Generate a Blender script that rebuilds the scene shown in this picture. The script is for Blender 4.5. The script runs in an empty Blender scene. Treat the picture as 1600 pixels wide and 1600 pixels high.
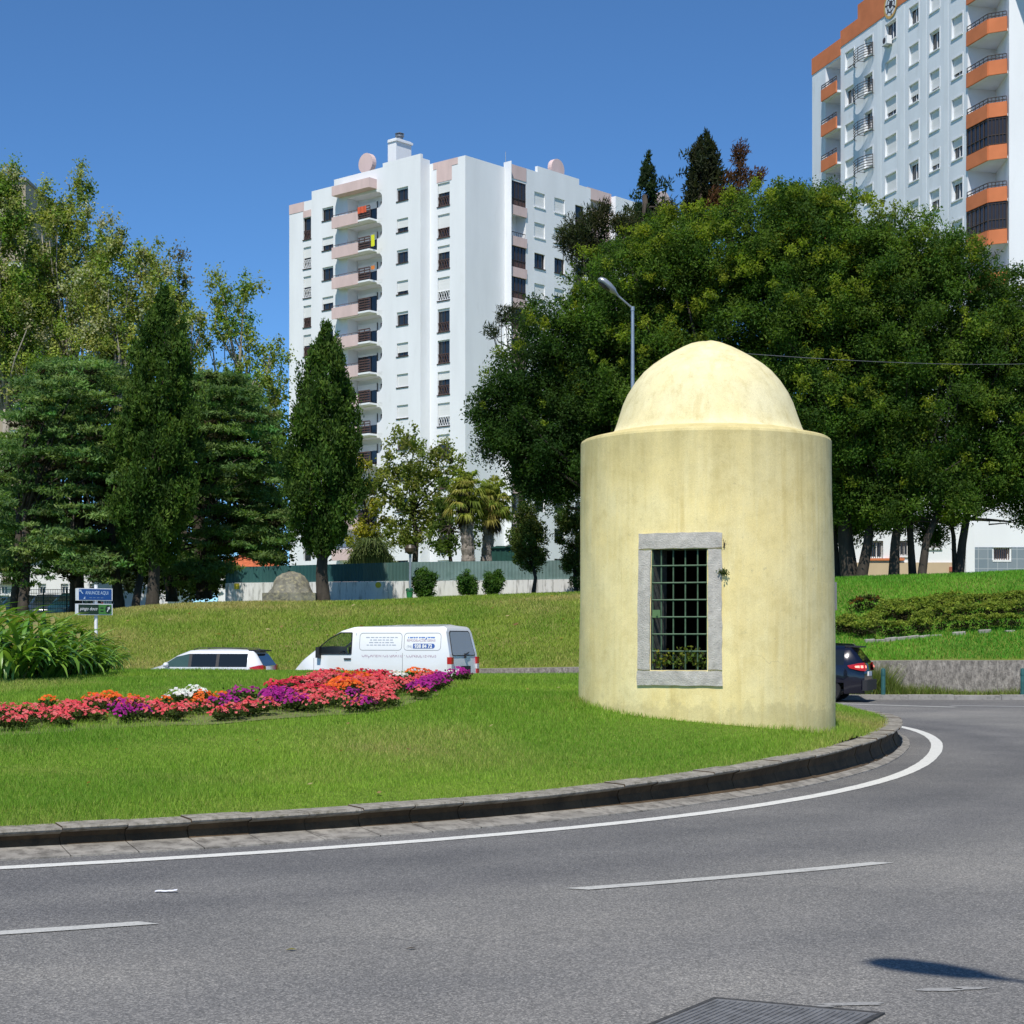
import bpy, bmesh, math, random
import numpy as np
from mathutils import Vector, Matrix
R = math.radians
random.seed(7)
SC = bpy.context.scene
COL = SC.collection
# ------------------------------------------------------------------ camera
F, HY, EYE = 2700.0, 998.0, 1.6          # focal length in photo pixels, horizon row, eye height
cam = bpy.data.cameras.new("camera")
cam.sensor_width = 36.0
cam.lens = 36.0 * F / 1600.0
cam.shift_y = (HY - 800.0) / 1600.0
cam.clip_start = 0.1
cam.clip_end = 6000
co = bpy.data.objects.new("camera", cam)
co.location = (0, 0, EYE)
co.rotation_euler = (R(90), 0, 0)
COL.objects.link(co)
SC.camera = co
SC.render.resolution_x = SC.render.resolution_y = 1024
# ------------------------------------------------------------------ light
SUN_EL, SUN_AZ = 56.0, 12.0              # azimuth: degrees to the left of straight behind the camera
world = bpy.data.worlds.new("World")
SC.world = world
world.use_nodes = True
wn = world.node_tree
bg = wn.nodes["Background"]
sky = wn.nodes.new("ShaderNodeTexSky")
sky.sky_type = 'NISHITA'
sky.sun_disc = False
sky.sun_elevation = R(SUN_EL)
sky.sun_rotation = R(180 + SUN_AZ)
sky.altitude = 2000
sky.air_density = 0.8
sky.dust_density = 0.0
sky.ozone_density = 10.0
tint = wn.nodes.new("ShaderNodeMix")          # a deeper, cleaner blue than the model's default air
tint.data_type = 'RGBA'
tint.blend_type = 'MULTIPLY'
tint.inputs[0].default_value = 1.0
tint.inputs[7].default_value = (0.86, 1.06, 1.06, 1)
wn.links.new(sky.outputs[0], tint.inputs[6])
wn.links.new(tint.outputs[2], bg.inputs[0])
bg.inputs[1].default_value = 0.132
sl = bpy.data.lights.new("sun", 'SUN')
sl.energy = 4.3
sl.angle = R(0.53)
sl.color = (1.0, 0.955, 0.88)
so = bpy.data.objects.new("sun", sl)
ce, se = math.cos(R(SUN_EL)), math.sin(R(SUN_EL))
SUN_DIR = Vector((-math.sin(R(SUN_AZ)) * ce, -math.cos(R(SUN_AZ)) * ce, se))   # towards the sun
so.rotation_euler = SUN_DIR.to_track_quat('Z', 'Y').to_euler()
so.location = (-20, -40, 60)
COL.objects.link(so)
SC.view_settings.view_transform = 'Standard'
SC.view_settings.look = 'None'
SC.view_settings.gamma = 1
SC.view_settings.exposure = 0.15
try:
    SC.cycles.max_bounces = 8
    SC.cycles.transparent_max_bounces = 8
    SC.cycles.use_denoising = True
except Exception:
    pass


# ------------------------------------------------------------------ helpers
def at(px, py, Y):
    return Vector(((px - 800.0) / F * Y, Y, EYE + (HY - py) / F * Y))


def tag(o, label=None, cat=None, group=None, kind=None):
    if label: o['label'] = label
    if cat: o['category'] = cat
    if group: o['group'] = group
    if kind: o['kind'] = kind
    return o


def thing(name, label, cat, loc=(0, 0, 0), rz=0.0, group=None):
    o = bpy.data.objects.new(name, None)
    o.empty_display_size = 0.2
    o.location = loc
    o.rotation_euler = (0, 0, rz)
    COL.objects.link(o)
    return tag(o, label, cat, group)


def wloc(o):
    v = Vector((0, 0, 0))
    while o is not None:
        v += Vector(o.location)
        o = o.parent
    return v


class MB:
    """collects geometry for ONE mesh"""
    def __init__(s):
        s.v, s.f, s.m = [], [], []
        s.mi = 0

    def add(s, verts, faces):
        n = len(s.v)
        s.v.extend([tuple(p) for p in verts])
        for f in faces:
            s.f.append(tuple(i + n for i in f))
            s.m.append(s.mi)
        return s

    def quad(s, a, b, c, d):
        return s.add([a, b, c, d], [(0, 1, 2, 3)])

    def obox(s, o, ax, ay, az):
        """box from corner o with edge vectors"""
        o, ax, ay, az = Vector(o), Vector(ax), Vector(ay), Vector(az)
        p = [o, o + ax, o + ax + ay, o + ay]
        p += [q + az for q in p]
        fs = [(0, 3, 2, 1), (4, 5, 6, 7), (0, 1, 5, 4), (1, 2, 6, 5), (2, 3, 7, 6), (3, 0, 4, 7)]
        if ax.cross(ay).dot(az) < 0:
            fs = [tuple(reversed(f)) for f in fs]
        return s.add(p, fs)

    def box(s, x0, x1, y0, y1, z0, z1):
        return s.obox((x0, y0, z0), (x1 - x0, 0, 0), (0, y1 - y0, 0), (0, 0, z1 - z0))

    def prism(s, pts, ext):
        """closed polygon pts (3d) extruded by ext"""
        n = len(pts)
        e = Vector(ext)
        a = [Vector(p) for p in pts]
        b = [p + e for p in a]
        fs = [tuple(range(n - 1, -1, -1)), tuple(range(n, 2 * n))]
        for i in range(n):
            j = (i + 1) % n
            fs.append((i, j, n + j, n + i))
        return s.add(a + b, fs)

    def tube(s, path, rad, n=8, cap=True):
        path = [Vector(p) for p in path]
        if not hasattr(rad, '__len__'): rad = [rad] * len(path)
        vs, fs = [], []
        up = None
        for i, p in enumerate(path):
            a = path[max(i - 1, 0)]
            b = path[min(i + 1, len(path) - 1)]
            t = (b - a).normalized()
            if up is None:
                up = Vector((0, 0, 1)) if abs(t.z) < .9 else Vector((1, 0, 0))
            x = t.cross(up)
            if x.length < 1e-5: x = t.orthogonal()
            x.normalize()
            y = x.cross(t).normalized()
            up = y
            for k in range(n):
                q = 2 * math.pi * k / n
                vs.append(p + (x * math.cos(q) + y * math.sin(q)) * rad[i])
        for i in range(len(path) - 1):
            for k in range(n):
                k2 = (k + 1) % n
                fs.append((i * n + k, i * n + k2, (i + 1) * n + k2, (i + 1) * n + k))
        if cap:
            fs.append(tuple(range(n - 1, -1, -1)))
            m = (len(path) - 1) * n
            fs.append(tuple(range(m, m + n)))
        return s.add(vs, fs)

    def lathe(s, c, prof, n=24, a0=0.0, a1=2 * math.pi):
        """prof = [(r,z)], about the vertical through c"""
        full = abs(a1 - a0 - 2 * math.pi) < 1e-6
        m = n if full else n + 1
        vs, fs = [], []
        for r, z in prof:
            for k in range(m):
                q = a0 + (a1 - a0) * k / n
                vs.append((c[0] + r * math.cos(q), c[1] + r * math.sin(q), c[2] + z))
        for i in range(len(prof) - 1):
            for k in range(n):
                k2 = (k + 1) % m
                fs.append((i * m + k, i * m + k2, (i + 1) * m + k2, (i + 1) * m + k))
        return s.add(vs, fs)

    def ball(s, c, rx, ry=None, rz=None, n=12, k=8):
        ry = ry or rx
        rz = rz or rx
        vs, fs = [], []
        for i in range(k + 1):
            t = math.pi * i / k
            for j in range(n):
                q = 2 * math.pi * j / n
                vs.append((c[0] + rx * math.sin(t) * math.cos(q), c[1] + ry * math.sin(t) * math.sin(q), c[2] - rz * math.cos(t)))
        for i in range(k):
            for j in range(n):
                j2 = (j + 1) % n
                fs.append((i * n + j, i * n + j2, (i + 1) * n + j2, (i + 1) * n + j))
        return s.add(vs, fs)

    def build(s, name, mats, parent=None, smooth=False, local=False, angle=None, weld=False):
        me = bpy.data.meshes.new(name)
        off = Vector((0, 0, 0)) if (local or parent is None) else wloc(parent)
        me.from_pydata([(p[0] - off.x, p[1] - off.y, p[2] - off.z) for p in s.v], [], s.f)
        if not isinstance(mats, (list, tuple)): mats = [mats]
        for m in mats: me.materials.append(m)
        if len(mats) > 1: me.polygons.foreach_set('material_index', s.m)
        if smooth:
            me.polygons.foreach_set('use_smooth', [True] * len(s.f))
            if angle:
                me.update()
                try: me.set_sharp_from_angle(angle=R(angle))
                except Exception: pass
        if weld:
            bm = bmesh.new()
            bm.from_mesh(me)
            bmesh.ops.remove_doubles(bm, verts=bm.verts, dist=1e-4)
            bmesh.ops.recalc_face_normals(bm, faces=bm.faces)
            bm.to_mesh(me)
            bm.free()
            me.update()
            if angle:
                try: me.set_sharp_from_angle(angle=R(angle))
                except Exception: pass
        me.update()
        o = bpy.data.objects.new(name, me)
        COL.objects.link(o)
        if parent is not None: o.parent = parent
        return o


def npmesh(name, V, Q, mat, parent=None, col=None, local=False, smooth=False):
    """V (n,3) float, Q (m,k) int; col (n,3) point colours"""
    V = np.asarray(V, dtype=np.float32)
    Q = np.asarray(Q, dtype=np.int32)
    if parent is not None and not local:
        V = V - np.array(wloc(parent), dtype=np.float32)
    k = Q.shape[1]
    me = bpy.data.meshes.new(name)
    me.vertices.add(len(V))
    me.vertices.foreach_set('co', V.ravel())
    me.loops.add(Q.size)
    me.loops.foreach_set('vertex_index', Q.ravel())
    me.polygons.add(len(Q))
    me.polygons.foreach_set('loop_start', np.arange(0, Q.size, k, dtype=np.int32))
    try: me.polygons.foreach_set('loop_total', np.full(len(Q), k, dtype=np.int32))
    except Exception: pass
    if smooth: me.polygons.foreach_set('use_smooth', np.ones(len(Q), dtype=bool))
    me.update(calc_edges=True)
    if col is not None:
        at_ = me.attributes.new('Col', 'FLOAT_COLOR', 'POINT')
        c4 = np.ones((len(V), 4), dtype=np.float32)
        c4[:, :3] = col
        at_.data.foreach_set('color', c4.ravel())
    me.materials.append(mat)
    o = bpy.data.objects.new(name, me)
    COL.objects.link(o)
    if parent is not None: o.parent = parent
    return o


def copy_tree(o, parent=None):
    c = o.copy()
    COL.objects.link(c)
    c.parent = parent
    for ch in list(o.children):
        copy_tree(ch, c)
    return c


def text_mb(mb, s, size, O, ux, uz, n, align='CENTER', shear=0.0, width=None, bold=0.0):
    """lettering as flat geometry: origin O, ux = reading direction, uz = up, n = outward normal"""
    cu = bpy.data.curves.new('lettering', 'FONT')
    cu.body = s
    cu.size = size
    cu.align_x = align
    cu.shear = shear
    cu.offset = bold
    cu.resolution_u = 3
    ob = bpy.data.objects.new('lettering', cu)
    COL.objects.link(ob)
    dg = bpy.context.evaluated_depsgraph_get()
    me = bpy.data.meshes.new_from_object(ob.evaluated_get(dg))
    xs = [v.co.x for v in me.vertices]
    k = 1.0
    if width and xs:
        k = width / (max(xs) - min(xs))
    O, ux, uz, n = Vector(O), Vector(ux), Vector(uz), Vector(n)
    mb.add([O + ux * (v.co.x * k) + uz * v.co.y + n * 0.0 for v in me.vertices], [tuple(p.vertices) for p in me.polygons])
    bpy.data.objects.remove(ob)
    bpy.data.meshes.remove(me)
    bpy.data.curves.remove(cu)


def rbf(pts):
    P = np.array(pts, dtype=float)
    XY, Z = P[:, :2], P[:, 2]
    n = len(P)

    def phi(d2):
        return 0.5 * d2 * np.log(d2 + 1e-9)
    D = ((XY[:, None] - XY[None]) ** 2).sum(-1)
    A = np.zeros((n + 3, n + 3))
    A[:n, :n] = phi(D) + np.eye(n) * 0.4
    A[:n, n] = 1
    A[:n, n + 1:] = XY
    A[n, :n] = 1
    A[n + 1:, :n] = XY.T
    w = np.linalg.solve(A, np.r_[Z, 0, 0, 0])

    def f(x, y):
        x = np.atleast_1d(np.asarray(x, float))
        y = np.atleast_1d(np.asarray(y, float))
        d = (x[:, None] - XY[None, :, 0]) ** 2 + (y[:, None] - XY[None, :, 1]) ** 2
        return phi(d) @ w[:n] + w[n] + w[n + 1] * x + w[n + 2] * y
    return f


# ------------------------------------------------------------------ materials
def nodes(m):
    m.use_nodes = True
    t = m.node_tree
    return t, t.nodes, t.links, t.nodes["Principled BSDF"]


def ramp(nt, lk, src, stops):
    r = nt.new("ShaderNodeValToRGB")
    e = r.color_ramp.elements
    while len(e) < len(stops): e.new(0.5)
    for k, (p, c) in enumerate(stops):
        e[k].position = p
        e[k].color = (*c, 1) if len(c) == 3 else c
    lk.new(src, r.inputs[0])
    return r.outputs[0]


def mapped(nt, lk, scale=(1, 1, 1), coord='Object'):
    tc = nt.new("ShaderNodeTexCoord")
    mp = nt.new("ShaderNodeMapping")
    mp.inputs['Scale'].default_value = scale
    lk.new(tc.outputs[coord], mp.inputs[0])
    return mp.outputs[0]


def noise(nt, lk, vec, scale, detail=4, rough=.55):
    n = nt.new("ShaderNodeTexNoise")
    n.inputs['Scale'].default_value = scale
    n.inputs['Detail'].default_value = detail
    n.inputs['Roughness'].default_value = rough
    lk.new(vec, n.inputs['Vector'])
    return n.outputs['Fac']


def mixc(nt, lk, a, b, fac, blend='MIX'):
    m = nt.new("ShaderNodeMix")
    m.data_type = 'RGBA'
    m.blend_type = blend
    for k, v in ((6, a), (7, b)):
        if hasattr(v, 'is_output') or hasattr(v, 'links'): lk.new(v, m.inputs[k])
        else: m.inputs[k].default_value = (*v, 1)
    if hasattr(fac, 'links'): lk.new(fac, m.inputs[0])
    else: m.inputs[0].default_value = fac
    return m.outputs[2]


def bump(nt, lk, bs, h, strength=.3, dist=.02):
    b = nt.new("ShaderNodeBump")
    b.inputs['Strength'].default_value = strength
    b.inputs['Distance'].default_value = dist
    lk.new(h, b.inputs['Height'])
    lk.new(b.outputs[0], bs.inputs['Normal'])


def mat(name, c, rough=.7, metal=0.0, var=.12, scale=3.0, dirt=None, bumpk=0.0, bscale=40.0, stretch=(1, 1, 1), spec=.4, coat=0.0):
    m = bpy.data.materials.new(name)
    t, nt, lk, bs = nodes(m)
    bs.inputs['Roughness'].default_value = rough
    bs.inputs['Metallic'].default_value = metal
    bs.inputs['Specular IOR Level'].default_value = spec
    bs.inputs['Coat Weight'].default_value = coat
    vec = mapped(nt, lk, stretch)
    n1 = noise(nt, lk, vec, scale, 5)
    lo = tuple(x * (1 - var) for x in c)
    hi = tuple(min(1, x * (1 + var)) for x in c)
    out = ramp(nt, lk, n1, [(.3, lo), (.7, hi)])
    if dirt:
        n2 = noise(nt, lk, vec, scale * 2.7, 6, .65)
        k = ramp(nt, lk, n2, [(dirt[1], (0, 0, 0)), (min(1, dirt[1] + .2), (dirt[2],) * 3)])
        out = mixc(nt, lk, out, dirt[0], k)
    lk.new(out, bs.inputs['Base Color'])
    if bumpk:
        bump(nt, lk, bs, noise(nt, lk, mapped(nt, lk), bscale, 4), bumpk)
    return m


def leafmat(name, trans=.3, rough=.55, spec=.25):
    m = bpy.data.materials.new(name)
    t, nt, lk, bs = nodes(m)
    a = nt.new("ShaderNodeAttribute")
    a.attribute_name = 'Col'
    bs.inputs['Roughness'].default_value = rough
    bs.inputs['Specular IOR Level'].default_value = spec
    lk.new(a.outputs['Color'], bs.inputs['Base Color'])
    tr = nt.new("ShaderNodeBsdfTranslucent")
    hs = mixc(nt, lk, a.outputs['Color'], (1.25, 1.35, .55), 1.0, 'MULTIPLY')
    lk.new(hs, tr.inputs['Color'])
    mx = nt.new("ShaderNodeMixShader")
    mx.inputs[0].default_value = trans
    lk.new(bs.outputs[0], mx.inputs[1])
    lk.new(tr.outputs[0], mx.inputs[2])
    out = nt["Material Output"] if "Material Output" in nt else [n for n in nt if n.type == 'OUTPUT_MATERIAL'][0]
    lk.new(mx.outputs[0], out.inputs[0])
    return m


def glassmat(name, c=(.02, .025, .03), rough=.06, alpha=1.0):
    m = bpy.data.materials.new(name)
    t, nt, lk, bs = nodes(m)
    bs.inputs['Base Color'].default_value = (*c, 1)
    bs.inputs['Roughness'].default_value = rough
    bs.inputs['Specular IOR Level'].default_value = .6
    if alpha < 1: bs.inputs['Alpha'].default_value = alpha
    return m


LEAF = leafmat('leaf', .5, .65, .12)
AIRY = leafmat('airy_leaf', .45, .6, .2)
NEEDLE = leafmat('needle', .42, .7, .12)
BLADE = leafmat('grass_blade', .35, .6, .2)
PETAL = leafmat('petal', .25, .6, .2)
STRAP = leafmat('strap_leaf', .25, .35, .5)
BARK = mat('bark', (.050, .040, .030), .9, var=.35, scale=6, bumpk=.6, bscale=14, stretch=(1, 1, .3))
BARK_PALE = mat('pale_bark', (.30, .27, .22), .9, var=.25, scale=5, bumpk=.4, bscale=14, stretch=(1, 1, .3))
WHITE_PAINT = mat('white_render', (.80, .81, .82), .85, var=.05, scale=.5, spec=.2, stretch=(1, 1, .25), dirt=((.60, .60, .58), .6, .35))
BLUEWHITE = mat('pale_blue_render', (.74, .775, .81), .85, var=.07, scale=.6, spec=.2, stretch=(1, 1, .25), dirt=((.50, .51, .50), .57, .4))
PINK = mat('pink_render', (.66, .50, .47), .85, var=.08, scale=1.2, spec=.2, stretch=(1, 1, .3), dirt=((.40, .33, .31), .56, .4))
ORANGE = mat('orange_render', (.62, .20, .085), .85, var=.10, scale=.8, spec=.2)
CREAM = mat('cream_render', (.55, .42, .28), .85, var=.06, scale=.8, spec=.2)
SHUTTER = mat('shutter_slats', (.74, .74, .72), .6, var=.05, scale=2, stretch=(.1, .1, 12))
DARKRAIL = mat('dark_railing', (.055, .045, .045), .6, var=.2)
BROWNRAIL = mat('brown_railing', (.10, .055, .045), .6, var=.2)
FRAMEW = mat('white_frame', (.78, .78, .78), .5, var=.04)
FRAMED = mat('dark_frame', (.05, .035, .03), .5, var=.1)
GLASS = glassmat('window_glass')
GLASS2 = glassmat('veranda_glass', (.035, .03, .03), .1)
STEEL = mat('galvanised_steel', (.42, .45, .48), .45, .7, var=.1, scale=8)
CHIMNEY_METAL = mat('chimney_metal', (.25, .26, .28), .5, .6, var=.15)
CONCRETE = mat('concrete', (.30, .28, .25), .9, var=.18, scale=2, dirt=((.09, .08, .07), .52, .7), bumpk=.3, bscale=30)


def asphalt():
    m = bpy.data.materials.new('asphalt')
    t, nt, lk, bs = nodes(m)
    v = mapped(nt, lk)
    big = noise(nt, lk, v, .35, 5, .6)
    base = ramp(nt, lk, big, [(.32, (.152, .150, .148)), (.5, (.188, .184, .178)), (.7, (.240, .233, .220))])
    trk = noise(nt, lk, mapped(nt, lk, (.25, 1.4, 1)), .8, 4)
    base = mixc(nt, lk, base, (.225, .218, .205), ramp(nt, lk, trk, [(.5, (0, 0, 0)), (.75, (.45, .45, .45))]))
    vo = nt.new("ShaderNodeTexVoronoi")
    vo.inputs['Scale'].default_value = 105
    lk.new(v, vo.inputs['Vector'])
    sp = ramp(nt, lk, vo.outputs['Color'], [(0, (.42, .42, .42)), (.55, (.9, .9, .9)), (1, (1.75, 1.72, 1.66))])
    base = mixc(nt, lk, base, sp, 1.0, 'MULTIPLY')
    fine = noise(nt, lk, v, 230, 3, .7)
    base = mixc(nt, lk, base, ramp(nt, lk, fine, [(.28, (.42, .42, .42)), (.72, (1.58, 1.56, 1.52))]), 1.0, 'MULTIPLY')
    # wheel tracks and an oil-darkened middle in each lane, running round the island
    tc = nt.new("ShaderNodeTexCoord")
    vd = nt.new("ShaderNodeVectorMath")
    vd.operation = 'DISTANCE'
    vd.inputs[1].default_value = (-11.0, 28.0, 0)
    fl = nt.new("ShaderNodeVectorMath")
    fl.operation = 'MULTIPLY'
    fl.inputs[1].default_value = (1, 1, 0)
    lk.new(tc.outputs['Object'], fl.inputs[0])
    lk.new(fl.outputs[0], vd.inputs[0])
    ws = nt.new("ShaderNodeMath")
    ws.operation = 'MULTIPLY_ADD'
    ws.inputs[1].default_value = .9
    lk.new(noise(nt, lk, v, .5, 3), ws.inputs[0])
    lk.new(vd.outputs['Value'], ws.inputs[2])
    mr = nt.new("ShaderNodeMapRange")
    mr.inputs[1].default_value = 17.5
    mr.inputs[2].default_value = 27.5
    lk.new(ws.outputs[0], mr.inputs[0])
    tr = ramp(nt, lk, mr.outputs[0], [(.0, (.93, .93, .93)), (.08, (.84, .845, .86)), (.15, (.70, .71, .735)), (.21, (.90, .905, .915)), (.27, (.79, .795, .815)), (.34, (1.0, 1.0, .99)), (.45, (1.16, 1.15, 1.12)), (.56, (1.0, 1, 1)), (.64, (1.13, 1.12, 1.10)), (.76, (.98, .98, .98)), (.9, (.86, .86, .87))])
    base = mixc(nt, lk, base, tr, 1.0, 'MULTIPLY')
    st = noise(nt, lk, v, 1.7, 7, .72)
    base = mixc(nt, lk, base, (.06, .06, .062), ramp(nt, lk, st, [(.62, (0, 0, 0)), (.78, (.5, .5, .5))]))
    # a few hairline cracks
    vc = nt.new("ShaderNodeTexVoronoi")
    vc.feature = 'DISTANCE_TO_EDGE'
    vc.inputs['Scale'].default_value = .33
    dv = nt.new("ShaderNodeVectorMath")
    dv.operation = 'MULTIPLY_ADD'
    dv.inputs[1].default_value = (.5, .5, .5)
    nz = nt.new("ShaderNodeTexNoise")
    nz.inputs['Scale'].default_value = 1.6
    nz.inputs['Detail'].default_value = 6
    lk.new(v, nz.inputs['Vector'])
    lk.new(nz.outputs['Color'], dv.inputs[0])
    lk.new(v, dv.inputs[2])
    lk.new(dv.outputs[0], vc.inputs['Vector'])
    cr = ramp(nt, lk, vc.outputs['Distance'], [(0, (.22, .22, .22)), (.003, (0, 0, 0))])
    base = mixc(nt, lk, base, (.05, .05, .05), cr)
    lk.new(base, bs.inputs['Base Color'])
    bs.inputs['Roughness'].default_value = .85
    bs.inputs['Specular IOR Level'].default_value = .3
    bump(nt, lk, bs, vo.outputs['Distance'], .5, .006)
    return m


def grassground(name, a, b, dry, drystart=.52):
    m = bpy.data.materials.new(name)
    t, nt, lk, bs = nodes(m)
    v = mapped(nt, lk)
    c = ramp(nt, lk, noise(nt, lk, v, .8, 6, .6), [(.3, a), (.7, b)])
    k = ramp(nt, lk, noise(nt, lk, v, .22, 4, .6), [(drystart, (0, 0, 0)), (drystart + .2, (.8, .8, .8))])
    c = mixc(nt, lk, c, dry, k)
    fine = noise(nt, lk, mapped(nt, lk, (1, 1, .3)), 22, 4, .7)
    c = mixc(nt, lk, c, ramp(nt, lk, fine, [(.25, (.45, .5, .4)), (.75, (1.5, 1.45, 1.4))]), 1.0, 'MULTIPLY')
    lk.new(c, bs.inputs['Base Color'])
    bs.inputs['Roughness'].default_value = 1
    bs.inputs['Specular IOR Level'].default_value = .1
    bump(nt, lk, bs, fine, .8, .06)
    return m


def linepaint(k=1.0):
    m = bpy.data.materials.new('road_paint')
    t, nt, lk, bs = nodes(m)
    v = mapped(nt, lk)
    c = ramp(nt, lk, noise(nt, lk, v, 70, 4, .7), [(.3, (.38 * k, .38 * k, .35 * k)), (.45, (.62 * k, .61 * k, .56 * k)), (.7, (.76 * k, .75 * k, .69 * k))])
    c = mixc(nt, lk, c, (.18, .18, .17), ramp(nt, lk, noise(nt, lk, v, 9, 6, .7), [(.56, (0, 0, 0)), (.75, (.65, .65, .65))]))
    lk.new(c, bs.inputs['Base Color'])
    bs.inputs['Roughness'].default_value = .75
    return m
# ================================================================== the setting
C0 = (-11.0, 28.0)


def interp_ang(tab):
    a = np.array([t[0] for t in tab], float)
    v = np.array([t[1] for t in tab], float)

    def f(deg):
        deg = (np.asarray(deg, float) + 180) % 360 - 180
        return np.interp(deg, np.r_[a[-1] - 360, a, a[0] + 360], np.r_[v[-1], v, v[0]])
    return f


_rg0 = interp_ang([(-180, 17.2), (-90, 17.15), (-65, 17.18), (-56, 17.22), (-48, 17.2), (-40, 17.07), (-33, 16.95), (-23, 16.85), (-11, 16.9),
                   (-3, 17.25), (6, 17.65), (14, 17.8), (26, 17.6), (45, 17.2), (90, 17.0), (150, 17.1)])


def RG(deg):
    return sum(_rg0(np.asarray(deg, float) + d) for d in (-6, -3, 0, 3, 6)) / 5.0


_zk0 = interp_ang([(-180, .2), (-70, .18), (-48, .22), (-33, .30), (-20, .33), (30, .33), (90, .28), (150, .22)])
_gw0 = interp_ang([(-180, .28), (-60, .28), (-48, .23), (-33, .12), (-15, .1), (30, .1), (120, .2)])


def ZK(d): return _zk0(d)


def GW(d): return _gw0(d)


KERB_W = .27


def polar(deg, r):
    return C0[0] + r * math.cos(R(deg)), C0[1] + r * math.sin(R(deg))


KX, KY, KR = 2.536, 22.6, 1.65          # kiosk centre and radius
ctl = []
for d in range(-180, 180, 9):
    r = float(RG(d) - GW(d)) - KERB_W
    x, y = polar(d, r)
    ctl.append((x, y, float(ZK(d)) - .015))
    x, y = polar(d, r - 1.5)
    if -75 > d or d > 20:
        ctl.append((x, y, float(ZK(d)) + .16))
ctl += [(-8, 30, .94), (-3, 31.5, .91), (-13, 28, 1.0), (1.2, 31, .93), (-5, 30, .93), (4, 31.5, .82), (-9, 20, .62), (-4.5, 20, .63), (0, 22, .78), (-16, 30, 1.0), (-10, 37, .9), (-2, 37, .85),
        (-3.5, 25.5, .84), (.88, 22.6, .80), (KX, 20.95, .58), (1.5, 21.3, .64), (3.6, 21.3, .48), (4.17, 22.6, .45), (2.5, 24.4, .72), (.9, 26, .85), (4.6, 25.3, .48)]
_island_raw = rbf(ctl)


def island_z(x, y):
    x = np.atleast_1d(np.asarray(x, float))
    y = np.atleast_1d(np.asarray(y, float))
    z = _island_raw(x, y)
    d = np.degrees(np.arctan2(y - C0[1], x - C0[0]))
    lim = RG(d) - GW(d) - KERB_W
    t = np.clip((lim - np.hypot(x - C0[0], y - C0[1])) / .5, 0, 1)
    k = ZK(d)
    return np.maximum(z, k - .015 + .10 * t) * t + (1 - t) * np.clip(z, k - .015, k + .05)



def road_z(x, y):
    x = np.asarray(x, float)
    y = np.asarray(y, float)
    k = 1 / (1 + np.exp(-(-6 - x) * .8)) * 1 / (1 + np.exp(-(y - 38) * .7))
    return -.16 * k


# ---- ground sheet, road
m = MB()
m.quad((-4000, -4000, -.6), (4000, -4000, -.6), (4000, 5000, -.6), (-4000, 5000, -.6))
tag(m.build('ground', grassground('ground_soil', (.07, .09, .03), (.11, .12, .04), (.16, .13, .07))), kind='structure')
xs = np.arange(-70, 90.1, 1.0)
ys = np.arange(-40, 55.1, 1.0)
X, Yg = np.meshgrid(xs, ys)
Zr = road_z(X, Yg)
V = np.c_[X.ravel(), Yg.ravel(), Zr.ravel()]
nx, ny = len(xs), len(ys)
I = np.arange(nx * ny).reshape(ny, nx)
Q = np.stack([I[:-1, :-1], I[:-1, 1:], I[1:, 1:], I[1:, :-1]], -1).reshape(-1, 4)
tag(npmesh('road', V, Q, asphalt(), smooth=True), kind='structure')

# ---- painted markings
PAINT = linepaint()


def ring_strip(mb, rf, w, d0, d1, z=.005, step=.6, ragged=0.0, taper=False):
    n = max(2, int(abs(d1 - d0) / step))
    vs, fs = [], []
    for i in range(n + 1):
        d = d0 + (d1 - d0) * i / n
        r = float(rf(d))
        for s in (-1, 1):
            dd = d
            if taper and i in (0, n):
                dd = d + s * .12
            x, y = polar(dd, r + s * w / 2 + random.uniform(-ragged, ragged))
            vs.append((x, y, z + float(road_z(x, y))))
    for i in range(n):
        fs.append((2 * i, 2 * i + 1, 2 * i + 3, 2 * i + 2))
    mb.add(vs, fs)


_line0 = interp_ang([(-180, 17.6), (-65, 17.6), (-48, 17.68), (-42, 17.62), (-36, 17.52), (-28, 17.38), (-20, 17.27), (-13, 17.3), (-6, 17.5), (1.4, 17.85), (11.8, 18.45), (25, 19.0), (60, 19.2)])


def LINE(d): return sum(_line0(np.asarray(d, float) + e) for e in (-5, -2.5, 0, 2.5, 5)) / 5.0


m = MB()
ring_strip(m, LINE, .17, -110, 45, z=.005, ragged=.004)
tag(m.build('road_markings', PAINT), kind='structure')
m = MB()
ring_strip(m, lambda d: 20.36, .13, -72.5, -63.9, ragged=.004, taper=True)
ring_strip(m, lambda d: np.interp(d, [-56, -49], [20.46, 20.78]), .13, -56.1, -48.95, ragged=.004, taper=True)
ring_strip(m, lambda d: 20.9, .13, -40, -32, ragged=.004)
for a, b in (((6.0, 44.2), (8.2, 42.2)), ((8.2, 42.2), (10.35, 40.3))):
    a, b = Vector((*a, .006)), Vector((*b, .006))
    n = Vector((-(b - a).y, (b - a).x, 0)).normalized() * .14
    m.quad(a - n, b - n, b + n, a + n)
tag(m.build('road_markings', linepaint(.72)), kind='structure')
# worn pale band of an old line further right, and pale concrete patches near the cover
m = MB()
vs = [(10.5, 41.2, .004), (17, 38.0, .004), (17, 38.6, .004), (10.5, 41.6, .004)]
m.add(vs, [(0, 1, 2, 3)])


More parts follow.
